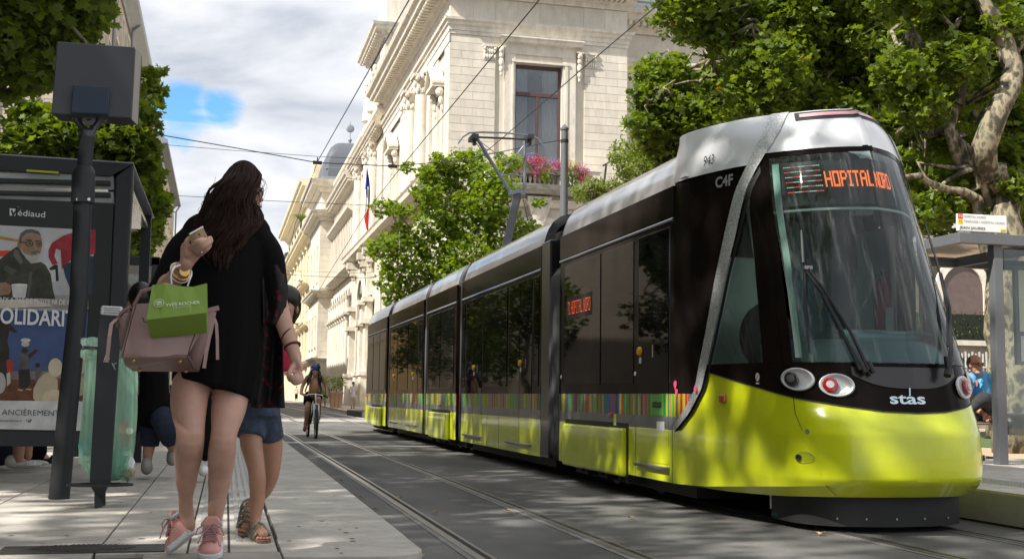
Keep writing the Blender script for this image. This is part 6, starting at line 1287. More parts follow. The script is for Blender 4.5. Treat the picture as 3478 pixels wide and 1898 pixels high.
# translucent green bag with rubbish
def bagmat():
    m = bpy.data.materials.new('green_plastic'); m.use_nodes = True; t = m.node_tree; t.nodes.clear(); lk = t.links.new; o = t.nodes.new('ShaderNodeOutputMaterial')
    tr = t.nodes.new('ShaderNodeBsdfTransparent'); tr.inputs[0].default_value = (.78, .95, .86, 1); tl = t.nodes.new('ShaderNodeBsdfTranslucent'); tl.inputs[0].default_value = (.60, .84, .70, 1)
    gl = t.nodes.new('ShaderNodeBsdfPrincipled'); gl.inputs['Base Color'].default_value = (.36, .56, .45, 1); gl.inputs['Roughness'].default_value = .3
    c = t.nodes.new('ShaderNodeTexCoord'); mp = t.nodes.new('ShaderNodeMapping'); mp.inputs['Scale'].default_value = (26, 26, 1.6); lk(c.outputs['Object'], mp.inputs[0]); n_ = t.nodes.new('ShaderNodeTexNoise'); n_.inputs['Scale'].default_value = 1; n_.inputs['Detail'].default_value = 5; lk(mp.outputs[0], n_.inputs[0])
    a = t.nodes.new('ShaderNodeMixShader'); a.inputs[0].default_value = .5; lk(tl.outputs[0], a.inputs[1]); lk(gl.outputs[0], a.inputs[2])
    r = t.nodes.new('ShaderNodeMapRange'); r.inputs[1].default_value = .35; r.inputs[2].default_value = .68; r.inputs[3].default_value = .28; r.inputs[4].default_value = .66; lk(n_.outputs[0], r.inputs[0])
    u = t.nodes.new('ShaderNodeBump'); u.inputs['Strength'].default_value = .6; u.inputs['Distance'].default_value = .02; lk(n_.outputs[0], u.inputs['Height']); lk(u.outputs[0], gl.inputs['Normal'])
    x = t.nodes.new('ShaderNodeMixShader'); lk(r.outputs[0], x.inputs[0]); lk(tr.outputs[0], x.inputs[1]); lk(a.outputs[0], x.inputs[2]); lk(x.outputs[0], o.inputs[0]); return m
MT['green_plastic'] = bagmat()
gbx = thing('rubbish_bag', 'translucent green rubbish bag hanging behind the litter bin post, half full', 'rubbish bag', tuple(PY(366, 1640, yb+.12)))
b = MB(); rings = []
for y, l, r, dd in ((1152, 278, 470, .13), (1166, 276, 470, .135), (1180, 283, 466, .12), (1192, 276, 468, .13), (1214, 274, 470, .14), (1222, 290, 466, .12), (1300, 284, 466, .13), (1400, 278, 464, .14), (1500, 270, 458, .15), (1560, 270, 450, .15), (1600, 292, 444, .13), (1625, 305, 440, .10), (1628, 340, 420, .04)):
    a0, a1 = PY(l, y, yb+.22), PY(r, y, yb+.22); cc = (a0+a1)/2; hw = (a1-a0)[0]/2
    rings.append([cc+V(hw*math.cos(t)*(1+.035*math.sin(9*t+y*.01)), dd*math.sin(t)*(1+.07*math.sin(7*t+y*.013)), .008*math.sin(5*t)) for t in np.linspace(0, 6.283, 60, endpoint=False)])
b.loft(rings, caps=False); b.build('film', MT['green_plastic'], gbx, smooth=True)
b = MB(); b.tube([(rings[2][k]+rings[3][k])/2*1.0 for k in list(range(60))+[0]], .005, 5, caps=False); b.build('elastic', M('black'), gbx)
for nm, px, py, r_, col in (('crumpled_paper', 428, 1575, (.055,.05,.07), (.6,.62,.6)), ('drink_cup', 425, 1470, (.035,.035,.07), (.5,.08,.05)), ('crumpled_film', 400, 1570, (.07,.06,.08), (.05,.28,.2)), ('carton', 296, 1515, (.04,.04,.045), (.03,.3,.4)), ('crumpled_paper', 320, 1570, (.05,.05,.07), (.5,.55,.5)), ('crumpled_film', 390, 1605, (.09,.06,.035), (.04,.2,.14)), ('carton', 436, 1600, (.04,.04,.05), (.3,.3,.2))):
    b = MB(); p = PY(px, py, yb+.20); rg_ = np.random.RandomState(int(px)); b.ell(p, r_, 9, 6); b.v = [tuple(np.array(v)+rg_.normal(0, .010, 3)) for v in b.v]; b.build(nm, mat('rub_'+str(px), col, .5), gbx)
b = MB(); b.lathe(PY(440, 1463, yb+.15), [(.003, -.01), (.012, -.01), (.022, -.006), (.022, 0)], 14, axis=1); b.build('cup_lid', M('white'), gbx)
# ------------------------------------------------------------ left shelter with poster
YS = 9.8
sh = thing('tram_shelter', 'dark shelter with a poster of an old man over the word SOLIDARIT', 'shelter', tuple(PY(200, 1627, YS)))
K = lambda x, y, d=0: PY(x, y, YS-d)
xr = K(452, 554)[0]; xl = xr-4.2
b = MB(); b.poly([K(-400, 500), K(452, 554), K(452, 558), K(375, 598), K(-400, 545)], (0, .14, 0)); b.build('front_beam', M('charcoal'), sh, bevel=.01)
b = MB(); b.poly([K(-400, 496), K(452, 552), K(452, 556), K(-400, 500)], (0, 3.2, .02)); b.build('roof_edge', mat('alu_grey', (.22, .24, .28), .4, metal=.3), sh)
b = MB(); b.poly([K(392, 600), K(454, 554), K(420, 1150), K(372, 1560), K(325, 1560), K(368, 1100)], (0, .16, 0)); b.build('end_post', M('charcoal'), sh, bevel=.012)
b = MB(); b.poly([K(330, 575, -.1), K(452, 556, -.1), K(452, 560, -.1), K(395, 700, -.1), K(388, 690, -.1)], (0, .03, 0)); b.build('corner_gusset', mat('gusset', (.10, .10, .095), .5, n=.3, ns=3), sh)
for k, (x, y) in enumerate(((395, 558), (415, 559), (437, 580), (436, 600))):
    b = MB(); p = K(x, y, .006); b.lathe(p, [(.001, -.004), (.011, -.004), (.011, 0)], 10, axis=1); b.build('bolt', M('black'), sh)
b = MB(); b.poly([K(-300, 598, .02), K(374, 614, .02), K(374, 628, .02), K(-300, 612, .02)], (0, .06, 0)); b.poly([K(-300, 641, .02), K(374, 655, .02), K(374, 668, .02), K(-300, 652, .02)], (0, .06, 0)); b.build('glazing_bar', M('charcoal'), sh)
for y0, y1 in ((596, 645), (652, 690)):
    b = MB(); b.poly([K(-300, y0-16, -.04), K(386, y0, -.04), K(388, y1, -.04), K(-300, y1-16, -.04)], (0, .008, 0)); b.build('fanlight', mat('frosted', (.30, .33, .31), .25, coat=.5, n=.35, ns=3, stretch=(1, 1, 5)), sh)
b = MB(); b.poly([K(90, 576, .015), K(198, 583, .015), K(200, 590, .015), K(90, 583, .015)], (0, .01, 0)); b.build('route_strip', mat('strip_yellow', (.35, .36, .02), .5), sh)
b = MB(); b.poly([K(-500, 655), K(386, 690), K(368, 1100), K(335, 1180), K(312, 1300), K(325, 1480), K(325, 1515), K(-500, 1500)], (0, .09, 0)); panel = b.build('advert_panel', mat('panel_black', (.010, .011, .011), .35, spec=.35), sh)
b = MB(); b.poly([K(-500, 1460, .012), K(290, 1466, .012), K(290, 1516, .012), K(-500, 1512, .012)], (0, .03, 0)); b.build('panel_skirt', M('charcoal'), sh, bevel=.004)
b = MB(); b.poly([K(249, 1516), K(265, 1516), K(265, 1550), K(249, 1550)], (0, .05, 0)); b.build('panel_foot', M('charcoal'), sh)
n_lay = [0]
def flat(name, pts, col, dd=None, rough=.35, ns=.22, **k):
    n_lay[0] += 1; d = .0012+.0003*n_lay[0] if dd is None else dd
    b = MB(); b.poly([K(x, y, d) for x, y in pts], (0, .0002, 0)); mm = mat('print_'+name+str(n_lay[0]), col, .6, n=ns, ns=7, spec=.2, **k); return b.build(name, mm, panel)
def oval(cx_, cy, rx, ry, a0=0, n=18): return [(cx_+rx*math.cos(a0+t)*1, cy+ry*math.sin(a0+t)) for t in np.linspace(0, 6.283, n, endpoint=False)]
flat('poster_background', [(-60,762),(325,782),(290,1060),(276,1462),(-60,1455)], (.36,.37,.38), ns=.12)
flat('print_wall', [(-60,762),(325,782),(312,930),(-60,900)], (.42,.43,.44), ns=.1)
flat('print_beam', [(-10,800),(66,814),(66,822),(-10,812)], (.35,.2,.06))
flat('print_red_mark', [(-10,852),(35,850),(30,870),(-10,872)], (.5,.06,.03))
flat('print_table', [(-60,1005),(300,1000),(300,1050),(-60,1045)], (.28,.27,.25), ns=.3)
flat('print_panel_white', [(150,824),(200,826),(200,960),(150,950)], (.45,.46,.47))
flat('print_red_jacket', [(164,850),(176,825),(215,800),(240,792),(325,780),(323,860),(300,870),(245,880),(210,915),(206,850),(190,845),(185,870),(196,895),(178,900),(165,875)], (.28,.035,.045), ns=.4)
flat('print_trousers', [(212,900),(300,868),(318,870),(312,1000),(240,985),(222,940)], (.03,.05,.08), ns=.3)
flat('print_chair', [(166,912),(186,898),(196,900),(200,955),(190,955),(188,915),(172,918)], (.02,.03,.03))
flat('print_coat', [(-60,905),(0,880),(45,845),(62,835),(75,860),(105,895),(140,890),(155,900),(172,930),(180,985),(188,1015),(60,1022),(-60,1015)], (.05,.052,.04), ns=.5)
flat('print_coat_light', [(50,845),(62,850),(78,890),(70,900),(46,868)], (.12,.12,.10)); flat('print_coat_fold', [(100,920),(110,925),(100,1010),(92,1005)], (.09,.09,.075)); flat('print_coat_fold', [(20,900),(60,920),(40,935),(10,915)], (.085,.085,.07))
flat('print_face', [(66,800),(76,788),(96,780),(118,782),(136,795),(142,812),(143,835),(138,858),(128,876),(112,884),(95,876),(80,858),(68,840)], (.28,.185,.125), ns=.25)
flat('print_ear', oval(66,832,7,14), (.24,.14,.10)); flat('print_hair', [(64,812),(70,792),(88,780),(110,778),(132,786),(140,800),(126,794),(105,790),(88,794),(76,806),(72,822),(66,822)], (.10,.10,.09))
flat('print_beard', [(84,858),(95,866),(112,868),(132,858),(136,866),(126,884),(110,892),(94,884),(84,872)], (.36,.35,.32), ns=.2); flat('print_moustache', [(104,856),(118,851),(134,854),(134,860),(118,860),(106,863)], (.14,.13,.12)); flat('print_mouth', oval(120,864,8,1.6), (.16,.07,.06))
flat('print_nose', [(116,828),(122,826),(128,845),(124,850),(112,848)], (.33,.215,.14)); flat('print_brow', [(88,812),(108,814),(108,818),(88,817)], (.08,.07,.06)); flat('print_brow', [(120,816),(138,818),(138,821),(120,820)], (.08,.07,.06))
for cx_ in (100, 132):
    flat('print_glasses', oval(cx_,828,14 if cx_ < 120 else 10,10), (.045,.035,.03)); flat('print_lens', oval(cx_,828,11.5 if cx_ < 120 else 8,8), (.20,.14,.10)); flat('print_eye', oval(cx_+1,828,4,2), (.03,.02,.02))
flat('print_glasses_arm', [(68,820),(88,823),(88,826),(68,824)], (.04,.03,.03))
flat('print_hand', [(-60,970),(20,958),(36,968),(38,985),(30,1000),(-10,1005),(-60,1000)], (.26,.16,.11), ns=.3); flat('print_cup', [(38,966),(93,968),(86,1012),(44,1010)], (.46,.46,.45)); flat('print_cup_rim', oval(66,967,28,4), (.55,.55,.54))
flat('print_plate', [(-60,1020),(120,1015),(180,1040),(-60,1050)], (.5,.47,.40))
flat('print_sky', [(-60,1052),(300,1058),(288,1270),(-60,1265)], (.055,.085,.19), ns=.15); flat('print_ground', [(-60,1282),(290,1275),(285,1362),(-60,1358)], (.13,.055,.03), ns=.5)
flat('print_haze', [(-60,1262),(288,1258),(288,1284),(-60,1290)], (.20,.17,.15), ns=.5)
flat('print_figure_left', [(-10,1065),(10,1075),(35,1100),(58,1125),(50,1130),(32,1122),(25,1160),(32,1190),(30,1230),(40,1260),(20,1300),(-10,1320)], (.035,.03,.025), ns=.4); flat('print_red_cloth', [(22,1222),(42,1220),(48,1250),(36,1268),(24,1262)], (.32,.04,.03)); flat('print_sack', oval(0,1300,20,36), (.35,.34,.32)); flat('print_pale_bundle', [(22,1268),(34,1262),(36,1300),(24,1312)], (.42,.38,.34))
flat('print_woman_body', [(68,1200),(96,1198),(98,1240),(100,1262),(68,1262)], (.09,.085,.08), ns=.6); flat('print_woman_skirt', [(62,1255),(100,1252),(104,1300),(92,1318),(66,1318)], (.03,.028,.028)); flat('print_head', oval(84,1190,11,9), (.04,.028,.02)); flat('print_bowl', oval(86,1168,14,9), (.42,.4,.37)); flat('print_bundle', oval(87,1155,17,7), (.5,.48,.46)); flat('print_arm', [(94,1205),(118,1188),(128,1187),(128,1192),(100,1218)], (.045,.03,.022)); flat('print_feet', [(60,1320),(78,1322),(76,1328),(60,1325)], (.4,.26,.2)); flat('print_feet', [(88,1318),(108,1320),(104,1325),(88,1322)], (.4,.26,.2))
flat('print_child', [(122,1245),(136,1243),(142,1262),(134,1275),(130,1300),(118,1302),(120,1270)], (.10,.10,.12)); flat('print_head', oval(128,1240,8,8), (.03,.02,.018))
flat('print_sack', [(112,1350),(114,1320),(130,1288),(150,1268),(170,1262),(196,1290),(196,1360),(120,1360)], (.42,.36,.25), ns=.15); flat('print_sack', oval(188,1248,24,32), (.48,.42,.31)); flat('print_sack', [(142,1362),(150,1335),(175,1322),(205,1325),(210,1362)], (.50,.42,.29)); flat('print_sack', oval(276,1240,16,30), (.40,.35,.27)); flat('print_sack', oval(272,1310,22,34), (.33,.28,.2))
flat('poster_footer', [(-60,1359),(282,1362),(276,1462),(-60,1455)], (.50,.51,.51))
def pt_(s, x, y, x2, y2, h, m, nm, **k): p, q_ = K(x, y, .0225), K(x2, y2, .0225); return text(s, p, q_-p, (0, 0, 1), h, m, panel, nm, width=np.linalg.norm(q_-p), **k)
wt = mat('print_white_ink', (.62, .63, .63), .4); dk = mat('print_dark_ink', (.05, .06, .07), .4); px_m = YS/4000
# lettering sits a hair in front of the print
text("N'Y A PAS DE PETITE NI DE GR", K(0, 1026, .0225), K(222, 1035, .0225)-K(0, 1026, .0225), (0, 0, 1), 16*px_m, wt, panel, 'lettering', width=222*px_m, bold=.006)
text('SOLIDARIT', K(-28, 1096, .0225), K(222, 1107, .0225)-K(-28, 1096, .0225), (0, 0, 1), 49*px_m, wt, panel, 'lettering', width=248*px_m, bold=.02)
text('ANCIÈREMENT. M', K(6, 1408, .0225), K(210, 1412, .0225)-K(6, 1408, .0225), (0, 0, 1), 17*px_m, dk, panel, 'lettering', width=202*px_m)
text('spopulaire.fr   f', K(0, 1431, .0225), K(80, 1432, .0225)-K(0, 1431, .0225), (0, 0, 1), 8*px_m, dk, panel, 'lettering', width=80*px_m)
b = MB(); b.poly([K(x, y, .0225) for x, y in ((94,1422),(99,1427),(103,1427),(102,1423),(106,1422),(108,1426),(104,1432),(98,1434),(94,1431),(97,1430))], (0, .001, 0)); b.build('bird_mark', dk, panel)
text('édiaud', K(60, 732, .004), K(142, 738, .004)-K(60, 732, .004), (0, 0, 1), 19*px_m, wt, panel, 'lettering', width=82*px_m)
b = MB(); b.poly([K(x, y, .004) for x, y in ((33,708),(53,710),(52,733),(33,732))], (0, .001, 0)); b.build('brand_square', wt, panel); b = MB(); b.poly([K(x, y, .0065) for x, y in ((36,714),(42,713),(46,724),(58,703),(62,704),(46,736),(43,735))], (0, .001, 0)); b.build('brand_tick', M('panel_black'), panel)
b = MB(); b.poly([K(x, y, .0065) for x, y in ((54,711),(59,702),(63,703),(54,720))], (0, .001, 0)); b.build('brand_tick', wt, panel)
b = MB(); b.box(xl, xr-.05, YS+.1, YS+3.1, K(200, 540)[2]-.12, K(200, 540)[2]-.08); b.build('roof_glass', M('frosted'), sh)
b = MB(); b.box(xr-.12, xr-.02, YS+3.0, YS+3.12, .28, 2.9); b.build('end_post', M('charcoal'), sh)
# second and third shelters farther up the platform
for i, (x0, y0, x1, y1, Y) in enumerate(((430, 868, 545, 877, 21),)):
    s2 = thing('tram_shelter', 'smaller-looking grey shelter farther up the left platform, behind the walking woman’s bag', 'shelter', tuple(PY(x0, 1464, Y)))
    a, c = PY(x0-260, y0-10, Y), PY(x1, y1, Y)
    b = MB(); b.box(a[0], c[0], Y, Y+2.5, a[2]-.16, a[2]); b.build('roof', M('charcoal'), s2, bevel=.02)
    b = MB(); b.box(a[0], c[0], Y+.1, Y+.13, a[2]-.55, a[2]-.3); b.build('fanlight', M('frosted'), s2); b = MB(); b.box(a[0], c[0], Y, Y+.14, a[2]-.68, a[2]-.56); b.build('glazing_bar', M('charcoal'), s2)
    for x in (c[0]-.08, a[0]+1.2): b = MB(); b.box(x-.06, x+.06, Y, Y+.1, .28, a[2]); b.build('post', M('charcoal'), s2)
b = MB(); a = PY(443, 680, 14.5); b.poly([PY(443, 678, 14.5), PY(480, 745, 14.5), PY(482, 768, 14.5), PY(442, 730, 14.5)], (-.5, 2.0, .0)); tag(b.build('canopy_panel', mat('canopy_beige', (.42, .38, .33), .6)), 'pale tilted canopy panel jutting out behind the shelter’s end post', 'canopy')
# ------------------------------------------------------------ right shelter
YR = 12.23; rs = thing('tram_shelter', 'grey steel and glass shelter on the right platform carrying the JEAN JAURES sign', 'shelter', (9.0, YR, .28))
p = PZ(3410, 1578, .28); zt = PY(3400, 800, YR)[2]
b = MB(); xa, xb_ = PY(3395, 1570, YR)[0], PY(3427, 1570, YR)[0]; b.box(xa, xb_, YR, YR+.12, .28, zt); b.build('post', M('grey_paint'), rs, bevel=.008)
xrf = PY(3248, 795, YR)[0]
b = MB(); b.box(xrf, xrf+4, YR-.02, YR+2.9, zt-.02, zt+.14); 
rf = MB(); z0, z1 = PY(3260, 827, YR)[2], PY(3260, 791, YR)[2]
for (x0, x1, y0, y1) in ((xrf, xrf+4.2, YR-.06, YR+.04), (xrf, xrf+4.2, YR+2.2, YR+2.3), (xrf, xrf+.1, YR+.04, YR+2.2), (xrf+1.5, xrf+1.56, YR+.04, YR+2.2), (xrf+3, xrf+3.06, YR+.04, YR+2.2)):
    o = MB(); o.box(x0, x1, y0, y1, z0, z1); o.build('roof_beam', M('grey_paint'), rs, bevel=.006)
o = MB(); o.box(xrf+.1, xrf+4.1, YR+.04, YR+2.2, z1-.06, z1-.045); o.build('roof_glass', MT['clear_glass'], rs)
for x in (xrf+.75,): o = MB(); o.box(x-.04, x+.04, YR+2.12, YR+2.2, .28, z0); o.build('post', M('grey_paint'), rs, bevel=.006)
o = MB(); o.box(xa-1.45, xa-.02, YR+2.15, YR+2.16, .5, z0); o.build('glass_wall', MT['clear_glass'], rs)
o = MB(); o.box(xb_+.10, xb_+1.6, YR+.12, YR+.13, .55, z0); o.build('glass_wall', MT['clear_glass'], rs)
o = MB(); a = PY(3445, 905, YR+1.6); c = PY(3520, 1240, YR+1.6); o.box(a[0], a[0]+1.2, YR+1.6, YR+1.66, c[2], a[2]); mp_ = o.build('map_case', M('grey_paint'), rs, bevel=.01)
o = MB(); o.box(a[0]+.05, a[0]+1.1, YR+1.588, YR+1.598, PY(3450, 1125, YR+1.6)[2], a[2]-.05); o.build('map', mat('map_print', (.50, .60, .45), .4, n2=(.62, .62, .52), ns=5, n=.1), mp_)
o = MB(); o.box(a[0]+.06, a[0]+.4, YR+1.588, YR+1.598, c[2]+.05, PY(3450, 1140, YR+1.6)[2]); o.build('timetable', mat('paper', (.6, .62, .62), .5, n=.2, ns=25), mp_)
# sign on the roof
sg2 = rs; x0, z0s = PY(3247, 788, YR)[0], PY(3330, 790, YR)[2]; x1 = PY(3414, 790, YR)[0]; z1s = PY(3330, 731, YR)[2]
o = MB(); o.box(x0, x1, YR-.04, YR, z0s, z1s); bd = o.build('stop_sign', M('white'), rs, bevel=.01)
W_ = x1-x0; H_ = z1s-z0s
def sq(u0, u1, v0, v1, m, nm, d=.002): o = MB(); o.box(x0+W_*u0, x0+W_*u1, YR-.04-d, YR-.04, z0s+H_*v0, z0s+H_*v1); return o.build(nm, m, bd)
sq(.005, .10, .70, .985, mat('sign_red', (.62, .02, .03), .4), 'line_badge'); sq(.005, .10, .40, .685, mat('sign_yellow', (.75, .55, .01), .4), 'line_badge')
def st_(s, u, v, h, w_, m, **k): return text(s, (x0+W_*u, YR-.0424, z0s+H_*v), (1, 0, 0), (0, 0, 1), H_*h, m, bd, 'lettering', width=W_*w_, **k)
lg = mat('ink_grey', (.22, .22, .23), .5)
st_('T1', .02, .77, .14, .065, M('white'), bold=.01); st_('T2', .02, .47, .14, .065, M('black')); st_('HÔPITAL NORD', .12, .78, .13, .45, lg); st_('TERRASSE / HÔPITAL NORD', .12, .50, .13, .83, lg); st_('JEAN JAURES', .03, .13, .15, .52, M('black'), bold=.01)
sq(.86, .975, .08, .24, M('sign_yellow'), 'operator_badge'); st_('stas', .875, .12, .07, .09, M('black')); sq(.87, .90, .03, .08, M('sign_red'), 'operator_dot')
# bench
YB = 13.9; bn = thing('bench', 'black perforated shelter bench with rounded end block, under two seated men', 'bench', (9.3, YB, .28))
zs = PY(3300, 1428, YB)[2]; x0 = PY(3262, 1430, YB)[0]; x1 = PY(3396, 1430, YB)[0]
o = MB(); o.box(x0-1.2, x1, YB-.2, YB+.25, zs-.05, zs); o.build('seat', M('rubber'), bn, bevel=.02)
o = MB(); o.tube([(x0-1.2, YB-.2, zs-.02), (x1, YB-.2, zs-.02)], .022, 8); o.build('front_rail', M('chrome'), bn)
o = MB(); c = PY(3480, 1440, YB-.3); o.obox(c, (.32, 0, 0), (0, .2, 0), (0, 0, .14)); o.ell(c+V(-.3, 0, .02), (.1, .2, .11)); o.build('end_block', mat('block_dark', (.03, .033, .036), .45), bn, bevel=.03)
o = MB(); o.lathe(c+V(-.1, -.2, .08), [(.001, -.01), (.02, -.01), (.022, 0)], 12, axis=1); o.build('bolt', M('chrome'), bn)
for dx in (0, .09): o = MB(); o.box(x0+.02+dx, x0+.07+dx, YB-.1, YB+.1, .28, zs-.05); o.build('leg', M('rubber'), bn)
o = MB(); o.box(c[0]+.1, c[0]+.2, YB-.4, YB-.2, .28, c[2]-.1); o.build('leg', M('rubber'), bn)
# ------------------------------------------------------------ PEOPLE
def skin(name, c, r=.5):
    m = mat(name, c, r, n=.13, ns=6, bump=.08, bs=220); b = m.node_tree.nodes['Principled BSDF']; b.inputs['Subsurface Weight'].default_value = .08; b.inputs['Subsurface Radius'].default_value = (.01, .004, .002); return m
skin('skin_fair', (.52, .30, .225)); skin('skin_warm', (.42, .225, .145)); skin('skin_tan', (.36, .18, .115)); skin('skin_dark', (.13, .06, .04))
mat('black_cloth', (.0045, .0045, .005), .95, bump=.25, bs=60, spec=.15); mat('hair_brown', (.030, .013, .010), .38, var=.0, spec=.6); mat('hair_black', (.008, .006, .006), .45, spec=.5)
mat('denim', (.045, .065, .105), .9, n=.35, ns=30, bump=.4, bs=200); mat('denim_dark', (.012, .018, .04), .9, n=.3, ns=30)
def chain(b, pts, rs, n=14, flat=1.0, up=None, caps=True):
    # smooth limb through joints with rounded ends
    P = [np.array(p, float) for p in pts]; out_, ro = [], []
    for i in range(len(P)-1):
        p0, p1, p2, p3 = P[max(i-1, 0)], P[i], P[i+1], P[min(i+2, len(P)-1)]
        for k in range(5):
            t = k/5; out_.append(.5*((2*p1)+(-p0+p2)*t+(2*p0-5*p1+4*p2-p3)*t*t+(-p0+3*p1-3*p2+p3)*t**3)); s_ = t*t*(3-2*t); ro.append(rs[i]*(1-s_)+rs[i+1]*s_)
    out_.append(P[-1]); ro.append(rs[-1])
    b.tube(out_, ro, n, up=up, flat=flat); 
    if caps:
        for p, r in (((out_[0], ro[0]), (out_[-1], ro[-1])) if caps is True else ((out_[0], ro[0]),)): b.ell(p, (r*.97,)*3, 12, 8)
def rot(ax, ay, az):
    return np.array(Matrix.Rotation(az, 3, 'Z') @ Matrix.Rotation(ay, 3, 'Y') @ Matrix.Rotation(ax, 3, 'X'))
def head(b, c, s=1.0, yaw=0, pitch=0):
    """skin part of a head; faces -Y at yaw 0"""
    R = rot(pitch, 0, yaw); T = lambda p: np.array(c, float)+R @ (np.array(p, float)*s); E = lambda p, r, n=14, m=10: b.ell(T(p), np.array(r)*s, n, m, R)
    E((0, .01, .02), (.074, .092, .10)); E((0, -.022, -.035), (.057, .066, .075)); E((0, -.055, -.088), (.026, .025, .02)); E((0, -.082, -.018), (.012, .018, .026)); E((0, -.093, -.032), (.013, .013, .011))
    for k in (-1, 1): E((k*.036, -.055, -.012), (.022, .018, .018)); E((k*.076, .01, -.012), (.009, .018, .028)); E((k*.022, -.078, .022), (.022, .012, .008))
    E((0, -.078, -.058), (.024, .012, .006)); E((0, -.076, -.070), (.02, .012, .007))
    return T, R
def face_bits(par, T, R, s, lips=(.30, .09, .08), glasses=None, brow='hair_black', eyes=True):
    def p(nm, m, items):
        for q, r in items: b = MB(); b.ell(T(q), np.array(r)*s, 10, 7, R); b.build(nm, m, par, smooth=True)
    p('mouth', mat('lip_'+str(round(lips[0], 2)), lips, .5), [((0, -.088, -.064), (.022, .006, .006))])
    if glasses:
        p('sunglasses_lens', mat('dark_lens', (.008, .006, .006), .08, coat=1), [((-.033, -.083, .004), (.027, .010, .019)), ((.033, -.083, .004), (.027, .010, .019))])
        b = MB(); b.tube([T((-.075, 0, .012)), T((-.066, -.07, .014)), T((0, -.095, .012)), T((.066, -.07, .014)), T((.075, 0, .012))], .0035*s, 6); b.build('sunglasses_frame', M('black'), par)
    elif eyes:
        p('eye', M('white'), [((-.031, -.074, -.002), (.013, .007, .006)), ((.031, -.074, -.002), (.013, .007, .006))]); p('iris', M('black'), [((-.031, -.080, -.002), (.005, .003, .005)), ((.031, -.080, -.002), (.005, .003, .005))])
    p('eyebrow', M(brow), [((-.032, -.085, .026), (.018, .005, .004)), ((.032, -.085, .026), (.018, .005, .004))])
def strands(name, gen, n, m, par, r=.0035, seg=7, seed=1, nn=3):
    rg = np.random.RandomState(seed); b = MB()
    for _ in range(n):
        pts = gen(rg); rr = r*rg.uniform(.6, 1.3); b.tube(pts, [rr]*(len(pts)-1)+[rr*.3], nn, caps=False)
    return b.build(name, m, par, smooth=True, kind='stuff')
def hand(b, w_, pal, fingers, thumb, pw=.036, pt=.016, rf=.0085, side=None):
    """palm from the wrist w_ to the knuckle centre pal; fingers/thumb are joint chains rooted in the palm"""
    w_, pal = np.array(w_, float), np.array(pal, float); d = pal-w_; L_ = np.linalg.norm(d); d /= L_
    sd = np.array(side, float); sd -= d*np.dot(sd, d); sd /= np.linalg.norm(sd); nn = np.cross(d, sd)
    rings = []
    for t, a, c in ((-.12, .026, .020), (.1, .028, .019), (.35, .034, .018), (.7, .040, .017), (.95, .041, .014), (1.08, .036, .010)):
        p = w_+d*L_*t; rings.append([p+sd*a*pw/.036*math.cos(k)+nn*c*math.sin(k) for k in np.linspace(0, 6.283, 20, endpoint=False)])
    b.loft(rings)
    for f, k in zip(fingers, (1.0, 1.05, 1.0, .85)): chain(b, f, [rf*1.12*k]+[rf*k]*(len(f)-2)+[rf*.8*k], 10)
    chain(b, thumb, [rf*1.6]+[rf*1.15]*(len(thumb)-2)+[rf*.9], 10)
# ---- the walking woman in black
W = thing('person', 'woman in loose black dress and pink sneakers, long dark hair, phone raised in her hand', 'person', tuple(PZ(660, 1880, .28)))
Y0 = 5.5; Q = lambda x, y, Y=Y0: PY(x, y, Y)
b = MB()
# legs (image-left leg swings forward, image-right leg plants)
chain(b, [Q(690,1190,5.52), Q(644,1340,5.42), Q(647,1475,5.33), Q(639,1545,5.40), Q(634,1620,5.48), Q(631,1695,5.53), Q(634,1750,5.56), Q(642,1785,5.55)], [.108, .083, .060, .062, .047, .031, .033, .03], 20)
b.ell(Q(648,1478,5.31), (.040, .04, .045))
chain(b, [Q(805,1190,5.52), Q(781,1360,5.44), Q(760,1478,5.33), Q(753,1545,5.36), Q(747,1620,5.43), Q(738,1695,5.46), Q(730,1765,5.48), Q(727,1810,5.47)], [.108, .079, .056, .060, .052, .040, .032, .030], 20)
b.ell(Q(760,1482,5.31), (.037, .038, .045))
# feet inside the shoes
# torso, neck, arms
chain(b, [Q(757,1200), Q(757,1080), Q(760,960), Q(765,860), Q(775,800)], [.15, .125, .115, .135, .09], 20); chain(b, [Q(775,800), Q(790,740), Q(800,690)], [.07, .052, .055], 14)
T_, R_h = head(b, Q(820,655), 1.0, yaw=math.radians(72), pitch=0)
chain(b, [Q(655,815), Q(598,895,5.48), Q(560,985,5.40)], [.045, .045, .044], 14)             # upper arm, image-left
chain(b, [Q(560,985,5.40), Q(590,950,5.30), Q(622,915,5.22), Q(634,892,5.19)], [.044, .041, .031, .028], 16)
wr, pl = Q(636,888,5.19), Q(655,838,5.16)
sd = Q(690,850,5.16)-Q(630,835,5.16)
hand(b, wr, pl, [[Q(650,842,5.14), Q(662,824,5.10), Q(682,815,5.09), Q(696,808,5.12)], [Q(664,848,5.14), Q(682,830,5.09), Q(702,815,5.09), Q(716,807,5.13)], [Q(672,858,5.14), Q(692,842,5.09), Q(708,827,5.09), Q(720,818,5.13)], [Q(680,866,5.15), Q(696,854,5.11), Q(708,842,5.11), Q(716,833,5.14)]],
     [Q(640,862,5.16), Q(632,838,5.15), Q(634,822,5.14), Q(642,808,5.14)], side=sd, rf=.0105, pw=.043)
chain(b, [Q(865,812), Q(922,935,5.5), Q(952,1060,5.48)], [.045, .045, .043], 14)
chain(b, [Q(952,1060,5.48), Q(975,1130,5.45), Q(1000,1200,5.40), Q(1004,1222,5.38)], [.043, .038, .029, .027], 16)
